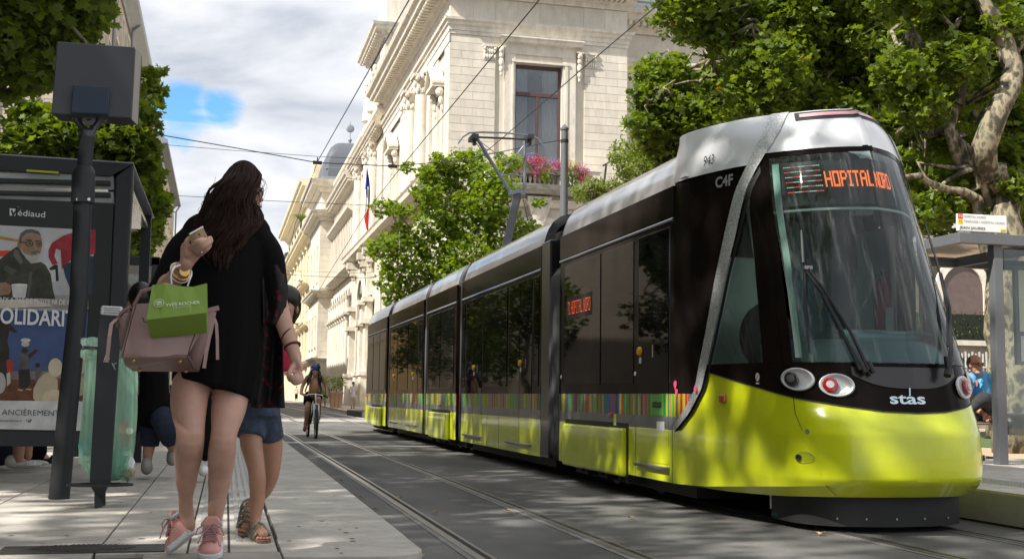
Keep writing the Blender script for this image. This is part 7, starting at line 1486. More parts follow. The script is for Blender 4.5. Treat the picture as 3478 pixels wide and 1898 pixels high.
hand(b, Q(1004,1218,5.38), Q(1014,1268,5.34), [[Q(1018,1262,5.32), Q(1026,1285,5.29), Q(1014,1300,5.28), Q(1000,1296,5.30)], [Q(1012,1266,5.32), Q(1018,1292,5.28), Q(1003,1302,5.28), Q(990,1294,5.30)], [Q(1008,1268,5.33), Q(1010,1284,5.28), Q(996,1290,5.28), Q(985,1280,5.30)], [Q(1004,1266,5.33), Q(1004,1276,5.29), Q(992,1278,5.29), Q(984,1270,5.31)]],
     [Q(1000,1238,5.36), Q(986,1258,5.32), Q(980,1276,5.31), Q(984,1292,5.31)], side=V(.4, -1, 0), rf=.0098, pw=.036)
b.build('body', M('skin_fair'), W, smooth=True, remesh=.0055, sm_it=2)
face_bits(W, T_, R_h, .98, glasses=True)
# dress: loose, bat sleeves, dipping hem
b = MB(); rings = []
for y, l, r, dd, sh_ in ((742,735,840,.075,0), (762,690,862,.095,0), (785,645,890,.125,0), (830,608,912,.15,0), (900,610,905,.165,0), (1000,607,893,.17,0), (1100,600,893,.175,0), (1200,592,892,.18,0), (1270,584,880,.185,0), (1330,580,868,.188,0)):
    a0, a1 = Q(l, y), Q(r, y); cc = (a0+a1)/2; hw = (a1-a0)[0]/2; ring = []
    for t in np.linspace(0, 6.283, 72, endpoint=False):
        fo = max(0, (y-950)/380); rr = 1+.035*fo*math.sin(11*t+1)+.02*fo*math.sin(23*t)
        z = .018*max(0, math.sin(t*1-.5))*0+(.055*math.cos(t+2.6)*max(0, (y-1200)/130))
        ring.append(cc+V(hw*math.cos(t)*rr, dd*math.sin(t)*rr, z))
    rings.append(ring)
b.loft(rings)
def sleeve(b, P, rs, fl=.8): chain(b, P, rs, 20, flat=fl)
sleeve(b, [Q(690,795), Q(625,850), Q(578,930,5.48), Q(558,990,5.46)], [.10, .095, .08, .078])
sleeve(b, [Q(850,795), Q(905,860), Q(932,960,5.5), Q(938,1050,5.5)], [.10, .092, .075, .062])
b.build('dress', M('black_cloth'), W, smooth=True, remesh=.009, sm_it=3)
# sheer sequinned panel hanging from the sleeve, shows the red behind it
def lace():
    m = bpy.data.materials.new('sequin_lace'); m.use_nodes = True; t = m.node_tree; b_ = t.nodes['Principled BSDF']; lk = t.links.new
    c = t.nodes.new('ShaderNodeTexCoord').outputs['Object']; v = t.nodes.new('ShaderNodeTexVoronoi'); v.inputs['Scale'].default_value = 130; lk(c, v.inputs[0]); n_ = t.nodes.new('ShaderNodeTexNoise'); n_.inputs['Scale'].default_value = 34; n_.inputs['Detail'].default_value = 4; lk(c, n_.inputs[0])
    r = t.nodes.new('ShaderNodeValToRGB'); e = r.color_ramp.elements; e[0].position = .56; e[0].color = (.006, .005, .005, 1); e[1].position = .68; e[1].color = (.14, .008, .022, 1); lk(n_.outputs[0], r.inputs[0]); lk(r.outputs[0], b_.inputs['Base Color'])
    mr_ = t.nodes.new('ShaderNodeMapRange'); mr_.inputs[1].default_value = .0; mr_.inputs[2].default_value = .006; lk(v.outputs['Distance'], mr_.inputs[0]); b_.inputs['Roughness'].default_value = .6; b_.inputs['Specular IOR Level'].default_value = .3
    bp = t.nodes.new('ShaderNodeBump'); bp.inputs['Strength'].default_value = .9; bp.inputs['Distance'].default_value = .004; lk(v.outputs['Color'], bp.inputs['Height']); lk(bp.outputs[0], b_.inputs['Normal']); MT['lace'] = m
lace()
b = MB()
def lp(s, t):
    y = 985+400*t; l = np.interp(y, [985, 1100, 1250, 1385], [862, 850, 850, 852]); r = np.interp(y, [985, 1060, 1110, 1130, 1200, 1385], [975, 966, 946, 958, 962, 966]); return tuple(Q(l+(r-l)*s, y, 5.58+.03*math.sin(s*9+t*3)))
b.grid(lp, 24, 50); b.build('lace_panel', M('lace'), W, smooth=True, solid=.006)
b = MB()
def lp2(s, t):
    y = 900+200*t; l = np.interp(y, [900, 1000, 1100], [890, 892, 895]); r = np.interp(y, [900, 985, 1060, 1085, 1100], [955, 978, 968, 952, 940]); return tuple(Q(l+(r-l)*s, y, 5.44+.02*math.sin(s*7)))
b.grid(lp2, 16, 26); b.build('lace_sleeve_hem', M('lace'), W, smooth=True, solid=.006)
# hair: a mass of long wavy strands falling over the shoulders
hc = Q(812, 640); b = MB()
b.ell(Q(812,652,5.53), (.094, .115, .122), 24, 16); b.ell(Q(828,600,5.50), (.07, .09, .06), 16, 10)
for (x, y, r, Y) in ((790,690,.095,5.53), (765,740,.10,5.52), (750,790,.10,5.5), (750,835,.085,5.47), (785,845,.08,5.45), (830,700,.08,5.54), (840,760,.07,5.5), (800,800,.085,5.45), (720,780,.07,5.52)): b.ell(Q(x, y, Y), (r*.86, r*.8, r*1.1), 14, 10)
b.build('hair_mass', mat('hair_under', (.022, .010, .007), .75, spec=.2, n=.6, ns=18, stretch=(1, 1, .12)), W, smooth=True, remesh=.014, sm_it=4)
EL = I([(545,795),(565,762),(590,738),(640,712),(700,690),(760,664),(830,645),(870,650),(900,690)]); ER = I([(545,855),(560,880),(600,888),(640,866),(690,864),(730,884),(760,888),(830,850),(900,800)])
def hs(rg):
    lock = round(rg.rand()*34)/34; u = min(1, max(0, lock+rg.normal(0, .018))); lr = np.random.RandomState(int(lock*1000)+int(rg.rand() < .5)*7); y1 = (lr.uniform(800, 900) if lr.rand() < .8 else lr.uniform(720, 820))+rg.normal(0, 14); ph, fr, am = lr.uniform(0, 6.28)+rg.normal(0, .5), lr.uniform(.035, .06), lr.uniform(4, 11); dep = -.17*rg.uniform(.6, 1.05); pts = []
    v_ = 2*(u-.5); y0 = 545+48*v_*v_; xt = 826+v_*62
    for k in range(18):
        t = k/17; y = y0+(y1-y0)*t; f = min(1, t*3.0)**.8; l, r = EL(y), ER(y); x = (l+(r-l)*u)*f+xt*(1-f); am_ = am*(.15+.85*min(1, t*1.6)); x += am_*math.sin(y*fr+ph)+.3*am_*math.sin(y*fr*2.3+ph*2)
        bul = math.sqrt(max(0, 1-v_*v_)); yy = 5.5+dep*(.25+.85*bul)*min(1, .40+t*2.2)+.012*math.cos(y*fr+ph); pts.append(Q(x, y, yy))
    return pts
strands('hair', hs, 3400, mat('hair_strand', (.034, .015, .010), .6, n=.4, ns=14, spec=.25), W, .0018, seed=3)
def fly(rg):
    u = rg.choice([0.0, 1.0]); y0 = rg.uniform(600, 830); e = EL if u == 0 else ER; sg_ = -1 if u == 0 else 1; x = e(y0); c_ = rg.uniform(4, 22); l = rg.uniform(30, 90); ph = rg.uniform(0, 6)
    return [Q(x+sg_*c_*math.sin(t*2.6)+3*math.sin(t*8+ph), y0+l*t, 5.45) for t in np.linspace(0, 1, 8)]
strands('stray_hair', fly, 110, M('hair_strand'), W, .0011, seed=8)
# sneakers
def shoe(h, t, w0, par, topz, roll=0):
    h, t = np.array(h, float), np.array(t, float); d = t-h; L_ = np.linalg.norm(d); d /= L_; sd = np.cross(d, (0, 0, 1)); sd /= np.linalg.norm(sd); up = np.cross(sd, d)
    so_, up_ = MB(), MB()
    out = [(-.03, .55), (0, .78), (.15, .86), (.4, .82), (.62, .96), (.8, 1.0), (.93, .82), (1.0, .5), (1.03, .2)]
    for zz0, zz1, k in ((0, .030, 1.0),):
        ring = [h+d*L_*a+sd*w0*c_ for a, c_ in out]+[h+d*L_*a-sd*w0*c_ for a, c_ in out[::-1]]
        so_.loft([[p+up*z for p in ring] for z in (0, .005, .022, .026)])
    shs = so_.build('shoe', M('sole_white'), par, smooth=True, auto=50, bevel=.004)
    rs = []
    for a, wz, hz in ((-.02, .62, .085), (.06, .78, .105), (.18, .80, .118), (.32, .76, .108), (.45, .78, .088), (.58, .88, .072), (.72, .92, .062), (.86, .84, .054), (.95, .6, .046), (.99, .3, .038)):
        c_ = h+d*L_*a+up*.021; rs.append([c_+sd*w0*wz*math.cos(k)*(1 if math.sin(k) < .3 else .9)+up*((hz-.02)*max(0, math.sin(k))**.8) for k in np.linspace(0, 6.283, 28, endpoint=False)])
    up_.loft(rs); up_.build('upper', M('pink_leather'), shs, smooth=True, auto=60)
    q = MB(); c_ = h+d*L_*.38+up*.10; tg = [c_+sd*s_*.040+up*(-.02+z)+d*(-z*.5) for s_, z in ((-1, 0), (1, 0), (.9, .050), (.6, .064), (-.6, .064), (-.9, .050))]; q.poly(tg, -d*.012); q.build('tongue', M('pink_leather'), shs, bevel=.006)
    for i in range(6):
        a = .36+.065*i; hh = np.interp(a, [.32, .45, .58, .72], [.108, .088, .074, .064])+.010; q = MB(); c_ = h+d*L_*a+up*hh
        q.tube([c_-sd*.030-up*.012, c_-sd*.015, c_+sd*.015+d*.006, c_+sd*.030-up*.012+d*.006], .0042, 5); q.build('lace', M('lace_mauve'), shs)
    q = MB(); c_ = h+d*L_*.35+up*.12
    for s_ in (-1, 1):
        q.tube([c_, c_+sd*s_*.02+up*.012+d*.01, c_+sd*s_*.05+d*.02, c_+sd*s_*.062+up*-.03+d*.03, c_+sd*s_*.04+up*-.02+d*.03, c_+sd*s_*.01+d*.005], .0032, 5); q.tube([c_, c_+sd*s_*.03+d*.04-up*.02, c_+sd*s_*.045+d*.07-up*.045], .0032, 5)
    q.build('bow', M('lace_mauve'), shs)
    q = MB(); q.tube([h+d*L_*.66+sd*w0*s_*.86+up*(.075-.035*abs(s_)) for s_ in np.linspace(-1, 1, 9)], .003, 5); q.build('toe_seam', mat('seam_mauve', (.40, .16, .16), .7), shs)
    q = MB(); q.tube([h+d*L_*a+sd*w0*c_*.9+up*(.112) for a, c_ in ((.22, .75), (.06, .7), (-.02, .2), (-.02, -.2), (.06, -.7), (.22, -.75))], .010, 8); q.build('collar', mat('grey_lining', (.38, .38, .40), .8), shs, smooth=True)
mat('sole_white', (.62, .64, .66), .6, n=.08, ns=12); mat('pink_leather', (.66, .33, .29), .42, n=.06, ns=8, coat=.15); mat('lace_mauve', (.42, .22, .22), .8)
shoe(Q(658, 1812, 5.55), PZ(578, 1878, .284), .055, W, 0)
shoe(Q(727, 1842, 5.47), PZ(709, 1899, .283), .055, W, 0)
# bracelets, watch, phone
def bangle(nm, c, ax, r, th, m, par, n=26, fl=1):
    ax = np.array(ax, float); ax /= np.linalg.norm(ax); a = np.cross(ax, (0, 1, .3)); a /= np.linalg.norm(a); c2_ = np.cross(ax, a); q = MB(); q.tube([np.array(c, float)+a*r*math.cos(t)+c2_*r*fl*math.sin(t) for t in np.linspace(0, 6.283, n)], th, 6, caps=False); return q.build(nm, m, par, smooth=True)
fa = Q(634,892,5.19)-Q(590,950,5.30)
mat('gold', (.62, .40, .13), .28, metal=1); mat('silver', (.6, .6, .6), .25, metal=1)
bangle('bracelet', Q(624,908,5.215), fa, .0335, .0016, M('hair_brown'), W); bangle('bracelet', Q(614,925,5.235), fa, .0385, .0055, M('gold'), W); bangle('bracelet', Q(610,933,5.245), fa, .041, .0035, M('silver'), W); bangle('bracelet', Q(608,918,5.24), fa, .037, .004, M('white'), W)
q = MB(); c = Q(628,921,5.19); q.lathe(c, [(.001, -.008), (.017, -.007), (.022, -.003), (.022, .004)], 20, axis=1); wt_ = q.build('watch', M('gold'), W); q = MB(); q.lathe(c, [(.001, -.010), (.014, -.010), (.014, -.006)], 18, axis=1); q.build('watch_dial', mat('dial', (.25, .21, .06), .3), wt_)
q = MB(); q.ell(Q(684,858,5.085), (.006, .006, .006), 8, 6); q.build('ring', M('silver'), W)
fb_ = Q(1000,1200,5.40)-Q(975,1130,5.45); bangle('bracelet', Q(977,1139,5.445), fb_+V(.05, 0, .03), .0395, .003, M('black'), W); bangle('bracelet', Q(993,1176,5.42), fb_, .0345, .006, mat('dark_red_band', (.10, .012, .02), .7), W)
ph_ = thing('phone', 'gold-backed mobile phone held in the woman’s raised hand', 'phone', tuple(Q(675,800,5.12)))
o = MB(); pc = [Q(640,796,5.13), Q(688,770,5.13), Q(708,812,5.08), Q(652,836,5.08)]; o.poly(pc, (0, .006, .004)); o.build('case', mat('phone_gold', (.26, .17, .11), .3, metal=.5), ph_, bevel=.006, seg=3)
o = MB(); o.bar(Q(643,796,5.128), Q(690,770,5.128), .004, .008); o.build('edge', mat('phone_edge', (.75, .74, .72), .25, metal=.5), ph_, bevel=.002); o = MB(); o.lathe(Q(676,796,5.10), [(.001, -.002), (.004, -.002), (.004, .002)], 10, axis=1); o.build('camera_lens', M('black'), ph_)
# ---- handbag
hb = thing('handbag', 'taupe pink leather handbag with gold feet and hanging straps on the woman’s arm', 'handbag', tuple(Q(570,1230,5.15)))
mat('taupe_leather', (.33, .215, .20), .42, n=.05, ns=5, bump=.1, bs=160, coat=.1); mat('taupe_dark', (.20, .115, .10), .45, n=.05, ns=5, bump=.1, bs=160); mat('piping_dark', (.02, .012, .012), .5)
G = lambda x, y, d=0: Q(x, y, 5.22-d)
b = MB()
rows = []
for y, l, r, dp in ((1032, 455, 700, .035), (1075, 448, 704, .06), (1120, 436, 690, .08), (1165, 424, 662, .095), (1205, 414, 640, .105), (1216, 416, 638, .11)):
    a0, a1 = G(l, y), G(r, y); n_ = 14; ring = [a0+(a1-a0)*i/n_+V(0, -dp*math.sin(math.pi*(.12+.76*i/n_))**.5, 0) for i in range(n_+1)]+[a1+(a0-a1)*i/n_+V(0, dp*math.sin(math.pi*(.12+.76*i/n_))**.5, 0) for i in range(n_+1)]; rows.append(ring)
b.loft(rows); b.build('front_body', M('taupe_leather'), hb, smooth=True, auto=45)
b = MB(); b.loft([[G(l, y, -.02), G(l2, y2, -.02), G(l3, y3, -.14), G(l4, y4, -.14)] for (l, y, l2, y2, l3, y3, l4, y4) in ((404,1060,455,1040,455,1040,410,1056), (402,1120,440,1110,440,1110,405,1120), (412,1205,416,1216,430,1216,415,1205))]); b.build('side_gusset', M('taupe_leather'), hb, smooth=True)
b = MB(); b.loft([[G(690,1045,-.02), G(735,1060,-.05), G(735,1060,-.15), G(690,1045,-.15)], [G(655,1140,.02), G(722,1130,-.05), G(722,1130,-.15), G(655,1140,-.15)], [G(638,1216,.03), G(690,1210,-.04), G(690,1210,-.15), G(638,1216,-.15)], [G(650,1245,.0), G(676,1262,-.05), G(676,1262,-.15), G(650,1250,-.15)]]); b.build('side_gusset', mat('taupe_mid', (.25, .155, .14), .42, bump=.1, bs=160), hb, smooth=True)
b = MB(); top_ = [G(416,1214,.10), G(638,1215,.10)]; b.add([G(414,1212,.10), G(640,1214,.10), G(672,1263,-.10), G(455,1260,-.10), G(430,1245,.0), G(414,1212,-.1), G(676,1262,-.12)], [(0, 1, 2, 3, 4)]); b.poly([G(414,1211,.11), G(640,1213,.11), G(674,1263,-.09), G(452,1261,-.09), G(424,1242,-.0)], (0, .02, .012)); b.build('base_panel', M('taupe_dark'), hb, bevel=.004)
for pts in (((416,1210),(428,1160),(448,1080),(462,1036)), ((662,1135),(645,1180),(637,1214)), ((637,1214),(655,1250),(674,1262)), ((414,1212),(640,1214)), ((404,1078),(420,1062),(447,1056)), ((484,1078),(490,1092),(503,1096))):
    q = MB(); q.tube([G(x, y, .115 if y < 1215 else .09) if i < 9 else 0 for i, (x, y) in enumerate(pts)], .0022, 5); q.build('piping', M('piping_dark') if pts[0][1] != 1212 else M('taupe_dark'), hb)
for x, y in ((454,1224),(612,1227),(475,1257),(632,1261)):
    q = MB(); q.ell(G(x, y, .11 if y < 1230 else -.04), (.0075, .0075, .0065), 10, 7); q.build('gold_foot', M('gold'), hb, smooth=True)
def strap(pts, w_): 
    q = MB(); P = [G(x, y, d) for x, y, d in pts]; q.loft([[p+V(-w_, 0, 0), p+V(w_, 0, 0), p+V(w_, .004, 0), p+V(-w_, .004, 0)] for p in P]); q.build('hanging_strap', M('taupe_leather'), hb)
strap(((395,1083,.06),(378,1100,.08),(372,1140,.09),(367,1190,.09),(362,1230,.09)), .0075); strap(((728,1080,.05),(735,1100,.06),(738,1150,.07),(739,1221,.07)), .0065); strap(((722,1090,.08),(712,1140,.09),(702,1190,.1),(693,1250,.1)), .0075)
q = MB(); q.tube([G(447,1052,.0), G(440,1044,.02), G(420,1056,.03), G(398,1084,.05), G(402,1110,.02)], .008, 6); q.build('handle', M('taupe_dark'), hb); q = MB(); q.bar(G(700,1056,.0), G(744,1045,.0), .016, .02); q.build('zip_tab', M('taupe_leather'), hb)
q = MB(); q.tube([G(455,1036,.02), G(480,990,.05), G(560,965,.1), G(640,985,.08), G(700,1050,.0)], .008, 6); q.build('handle', M('taupe_leather'), hb)
# ---- green paper carrier
gb = thing('shopping_bag', 'small green paper bag printed YVES ROCHER hanging by white cords from the woman’s wrist', 'shopping bag', tuple(Q(600,1140,5.0)))
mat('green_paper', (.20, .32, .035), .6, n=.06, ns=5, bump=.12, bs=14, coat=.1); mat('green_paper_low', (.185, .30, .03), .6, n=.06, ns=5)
H = lambda x, y, d=0: Q(x, y, 5.02-d)
fr = [H(517,968), H(560,963,.01), H(610,972,.004), H(655,974,-.004), H(703,962)]; lo = [H(497,1086,.03), H(548,1080,.03), H(600,1074,.03), H(650,1068,.03), H(700,1062,.03)]; bt = [H(512,1147,-.10), H(560,1143,-.10), H(607,1139,-.10), H(655,1135,-.10), H(703,1131,-.10)]; tb = [p+V(0, .09, 0) for p in fr]
b = MB(); b.loft([fr, lo], caps=False, closed=False); b.build('front_panel', M('green_paper'), gb, solid=.001)
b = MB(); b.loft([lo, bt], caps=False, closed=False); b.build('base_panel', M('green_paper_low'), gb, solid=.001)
b = MB(); b.loft([tb, bt], caps=False, closed=False); b.build('back_panel', M('green_paper'), gb, solid=.001)
b = MB(); b.add([fr[4], tb[4], bt[4], lo[4], H(706,1060,-.05)], [(0, 1, 4), (0, 4, 3), (1, 2, 4), (3, 4, 2)]); b.build('side_gusset', M('green_paper'), gb); b = MB(); b.add([fr[0], tb[0], bt[0], lo[0]], [(0, 1, 2, 3)]); b.build('side_gusset', M('green_paper'), gb)
ink = mat('paper_ink', (.66, .74, .55), .6); e0_, e1_ = H(561,1041,.028), H(679,1031,.028); text('YVES ROCHER', e0_, e1_-e0_, fr[2]-lo[2], .0125, ink, gb, 'lettering', width=np.linalg.norm(e1_-e0_), bold=.02); e0_, e1_ = H(588,1047,.030), H(648,1042,.030); text('F R A N C E', e0_, e1_-e0_, fr[2]-lo[2], .0055, ink, gb, 'lettering', width=np.linalg.norm(e1_-e0_))
cc = H(540,1029,.027); uu = (fr[2]-lo[2]); uu /= np.linalg.norm(uu); vv_ = e1_-e0_; vv_ /= np.linalg.norm(vv_)
q = MB(); q.tube([cc+vv_*.0195*math.cos(t)+uu*.0165*math.sin(t) for t in np.linspace(0, 6.283, 26)], .0014, 5, caps=False)
q.build('round_logo', ink, gb); q = MB(); q.poly([cc+vv_*.0145*math.cos(t)+uu*.012*math.sin(t) for t in np.linspace(0, 6.283, 20)[:-1]], (0, .0005, 0)); lo_ = q.build('logo_disc', mat('logo_pale', (.38, .5, .2), .6), gb)
q = MB(); q.tube([cc+vv_*-.006+uu*-.009+V(0,-.001,0), cc+vv_*-.001+uu*.0+V(0,-.001,0), cc+vv_*.002+uu*.008+V(0,-.001,0)], .0013, 5); q.tube([cc+V(0,-.001,0), cc+vv_*.008+uu*.005+V(0,-.001,0)], .002, 5); q.tube([cc+vv_*-.001+V(0,-.001,0), cc+vv_*-.008+uu*.006+V(0,-.001,0)], .002, 5); q.build('leaf_mark', ink, gb)
p = bt[2]*.45+lo[2]*.55; text('◇ BREIL ◇' if False else '< 69063 >', H(579,1122,-.055), vv_, lo[2]-bt[2], .006, mat('faint_ink', (.30, .42, .12), .6), gb, 'lettering', width=.055)
q = MB(); q.tube([H(583,964,.01), H(580,940,.015), H(584,922,.015), H(592,908,.0), H(612,900,-.10)], .0038, 6); q.build('cord', M('white'), gb); q = MB(); q.tube([H(637,972,.005), H(644,950,.01), H(650,935,.0), H(650,920,-.12)], .0038, 6); q.build('cord', M('white'), gb)
# ---- generic smaller figures
def figure(name, label, J, R_, skinm, clothes, par=None, vox=.012, hd=None, base=(0, 0, 0), group=None):
    """J: list of (joint chain, radii) of the naked body; hd = (centre, scale, yaw, pitch); clothes = [(name, material, [(chain, radii, flat)...], ellipsoids)]"""
    t = thing('person', label, 'person', base, group); b = MB()
    for pts, rs in J: chain(b, pts, rs, 14)
    TR = head(b, hd[0], hd[1], hd[2], hd[3]) if hd else None
    b.build('body', M(skinm), t, smooth=True, remesh=vox, sm_it=1)
    for nm, m, ch_, el in clothes:
        q = MB()
        for c_ in ch_: chain(q, c_[0], c_[1], 14, flat=c_[2] if len(c_) > 2 else 1, caps=True if nm in ('hair', 'jacket') else 'first')
        for c_, r in el: q.ell(c_, r, 14, 10)
        q.build(nm, M(m), t, smooth=True, remesh=vox*.9, sm_it=2)
    return t, TR
# girl behind the woman: face peeping out, denim shorts, sandals
D = lambda x, y, Y=6.25: PY(x, y, Y)
mat('red_cloth', (.50, .02, .05), .8); mat('pink_red', (.60, .03, .10), .8)
t, TR = figure('p', 'girl half hidden behind the woman, in denim shorts and snake-print sandals', [([D(870,1400), D(852,1490,6.2), D(872,1600,6.14), D(874,1690,6.15), D(867,1762,6.14), D(869,1790,6.11)], [.060, .058, .044, .039, .028, .027]), ([D(915,1400), D(925,1500,6.3), D(925,1590,6.32), D(905,1655,6.36), D(868,1700,6.40), D(846,1716,6.38)], [.058, .054, .042, .038, .026, .025]),
   ([D(885,1380), D(900,1200), D(935,1120)], [.09, .08, .07]), ([D(940,1120), D(968,1075)], [.045, .045]), ([D(869,1792,6.11), D(884,1804,6.02), D(897,1812,5.95)], [.027, .027, .022]), ([D(846,1716,6.38), D(838,1755,6.30), D(831,1788,6.21)], [.026, .026, .022])],
   None, 'skin_warm', [('shorts', 'denim', [([D(882,1368), D(882,1415)], [.115, .118], .9), ([D(862,1400), D(850,1484,6.2)], [.080, .078], .95), ([D(905,1400), D(925,1490,6.3)], [.075, .066], .95)], []), ('top', 'red_cloth', [([D(885,1340), D(905,1250), D(925,1120)], [.105, .105, .10], .8), ([D(950,1150), D(972,1200), D(980,1260)], [.05, .05, .055])], [])],
   vox=.009, hd=(D(968,1045), .84, math.radians(-15), 0), base=tuple(PZ(860, 1815, .28)))
face_bits(t, *TR, .84)
q = MB(); [q.ell(D(x, y, Y), r) for x, y, Y, r in ((966,1012,6.27,(.088,.10,.075)), (962,1040,6.34,(.098,.09,.11)), (999,1045,6.27,(.017,.06,.075)), (945,1050,6.3,(.06,.09,.11)), (996,1072,6.3,(.02,.05,.05)))]; q.build('hair', M('hair_black'), t, smooth=True, remesh=.01, sm_it=3)
for (x, y, Y, sg_) in ((872,1388,6.10,1),): q = MB(); q.tube([D(862,1368,6.1), D(880,1372,6.08), D(905,1378,6.1)], .012, 6); q.build('red_hem', M('pink_red'), t)
mat('snake_print', (.40, .37, .30), .6, n2=(.03, .025, .02), ns=60, n=.1); mat('sandal_sole', (.16, .10, .06), .7)
for nm, (hx, hy, hY), (tx_, ty, tY), hz in (('sandal', (868,1775,6.18), (900,1822,6.02), .28), ('sandal', (846,1742,6.6), (828,1800,6.44), .30)):
    if hy > 1760: h_, t_ = V(D(866,1800,6.15)[0], 6.16, .285), V(D(901,1822,5.93)[0], 5.92, .282)
    else: h_, t_ = D(846,1738,6.40), V(D(829,1800,6.17)[0], 6.16, .284)
    d_ = t_-h_; L_ = np.linalg.norm(d_); d_ /= L_; sd_ = np.cross(d_, (0, 0, 1)); sd_ /= np.linalg.norm(sd_); u_ = np.cross(sd_, d_)
    q = MB(); pr_ = [(0, .5), (.1, .75), (.4, .7), (.7, 1), (.9, .9), (1.02, .4)]; ring = [h_+d_*L_*a+sd_*.037*c_ for a, c_ in pr_]+[h_+d_*L_*a-sd_*.037*c_ for a, c_ in pr_[::-1]]; q.loft([[p+u_*z for p in ring] for z in (0, .014)]); sn_ = q.build('sandal', M('sandal_sole'), t, bevel=.003)
    for a, hh in ((.06, .068), (.30, .066), (.46, .056), (.60, .048), (.72, .040)):
        q = MB(); q.tube([h_+d_*L_*(a+.02*math.sin(k*3))+sd_*.040*math.cos(k)+u_*(.012+hh*math.sin(k)**.8 if math.sin(k) > 0 else .012) for k in np.linspace(0, math.pi, 11)], .007, 5); q.build('strap', M('snake_print'), sn_)
    for k in range(5): q = MB(); q.ell(h_+d_*L_*(.93-.025*abs(k-1))+sd_*(-.028+.014*k)+u_*.020, (.0095, .017, .009), 8, 6); q.build('toe', mat('toe_skin', (.42, .20, .14), .5), sn_, smooth=True)
# ---- pair behind the bag on the platform: woman in fringed black top and rolled jeans walking away
A = lambda x, y, Y=10.4: PY(x, y, Y)
mat('sneaker_grey', (.30, .29, .25), .8, n=.15, ns=20)
t, TR = figure('p', 'woman walking away in a fringed black top, rolled dark jeans and grey sneakers', [([A(510,1380), A(512,1450), A(508,1500), A(500,1560), A(498,1585)], [.09, .07, .055, .04, .036]), ([A(530,1380), A(560,1450,10.2), A(575,1490,10.3), A(590,1530,10.5), A(592,1550,10.5)], [.09, .07, .055, .04, .036]), ([A(525,1380), A(520,1250), A(510,1150), A(500,1080)], [.14, .12, .13, .06])], None, 'skin_warm',
   [('jeans', 'denim_dark', [([A(511,1380), A(513,1450), A(509,1515)], [.12, .092, .075]), ([A(534,1380), A(560,1450,10.2), A(577,1495,10.32)], [.11, .088, .070])], []), ('top', 'black_cloth', [([A(525,1390), A(522,1250), A(510,1130), A(490,1080)], [.19, .17, .18, .08], .7)], [])], vox=.012, hd=(A(475,1010), 1.0, math.pi, 0), base=tuple(PZ(500, 1600, .28)))
q = MB(); [q.ell(A(x, y), r) for x, y, r in ((478,1005,(.105,.12,.125)), (490,1055,(.10,.09,.14)))]; q.build('hair', M('hair_black'), t, smooth=True, remesh=.012, sm_it=2)
q = MB()
for i in range(60): x = 468+i*2; q.bar(A(x, 1395, 10.22+.1*(i % 3)), A(x-2+4*random.random(), 1430-abs(i-30)*.3, 10.22+.1*(i % 3)), .007, .004)
q.build('fringe', M('black_cloth'), t, kind='stuff')
for x, y, Y in ((498,1590,10.38), (584,1560,10.5)):
    q = MB(); c_ = A(x, y, Y); q.ell(c_+V(0, .04, .0), (.05, .13, .055)); q.ell(c_+V(0, -.05, .03), (.045, .06, .07)); q.build('shoe', M('sneaker_grey'), t, smooth=True, remesh=.01)
# second head beside her (seated under the shelter)
A2 = lambda x, y, Y=12.2: PY(x, y, Y)
t, TR = figure('p', 'person in dark clothes under the far shelter, only a brown head in profile showing', [([A2(425,1300), A2(422,1120), A2(425,1040)], [.13, .14, .05])], None, 'skin_warm', [('jacket', 'black_cloth', [([A2(425,1420), A2(422,1300), A2(422,1100)], [.2, .19, .17], .8)], [])], vox=.014, hd=(A2(430,1005), 1.0, math.radians(60), 0), base=tuple(PZ(425, 1520, .28)))
q = MB(); q.ell(A2(424,990), (.10, .11, .10)); q.ell(A2(432,1000), (.09, .12, .09)); q.build('hair', M('hair_brown'), t, smooth=True)
q = MB(); chain(q, [A2(420,1420), A2(415,1500), A2(415,1560)], [.1, .08, .06]); q.build('trousers', M('black_cloth'), t, smooth=True)
# legs in black trousers with a white shoe between the woman's legs
A3 = lambda x, y, Y=10.0: PY(x, y, Y)
t = thing('person', 'hidden passer-by, just a black trouser leg and white shoe between the woman’s calves', 'person', tuple(PZ(690, 1605, .28)))
q = MB(); chain(q, [A3(698,1300), A3(701,1450), A3(697,1550)], [.05, .045, .04]); chain(q, [A3(698,1260), A3(692,1120), A3(692,1050)], [.09, .12, .08]); q.build('clothes', M('black_cloth'), t, smooth=True, remesh=.012)
q = MB(); q.ell(A3(692,1598), (.045, .1, .045)); q.build('shoe', M('white'), t, smooth=True)
t = thing('person', 'child in red far behind the walking pair, legs in shorts and one shoe lifted', 'person', tuple(PZ(572, 1480, .28)))
A4 = lambda x, y, Y=19: PY(x, y, Y)
q = MB(); chain(q, [A4(580,1400), A4(578,1440), A4(582,1475)], [.06, .05, .04]); chain(q, [A4(572,1400), A4(562,1430), A4(568,1420)], [.06, .05, .04]); q.build('body', M('skin_warm'), t, smooth=True, remesh=.012); q = MB(); chain(q, [A4(575,1412), A4(577,1380), A4(578,1330)], [.12, .12, .11]); q.build('shorts', M('denim_dark'), t, smooth=True); q = MB(); q.ell(A4(563,1430), (.05, .08, .06)); q.build('shoe', M('red_cloth'), t, smooth=True)
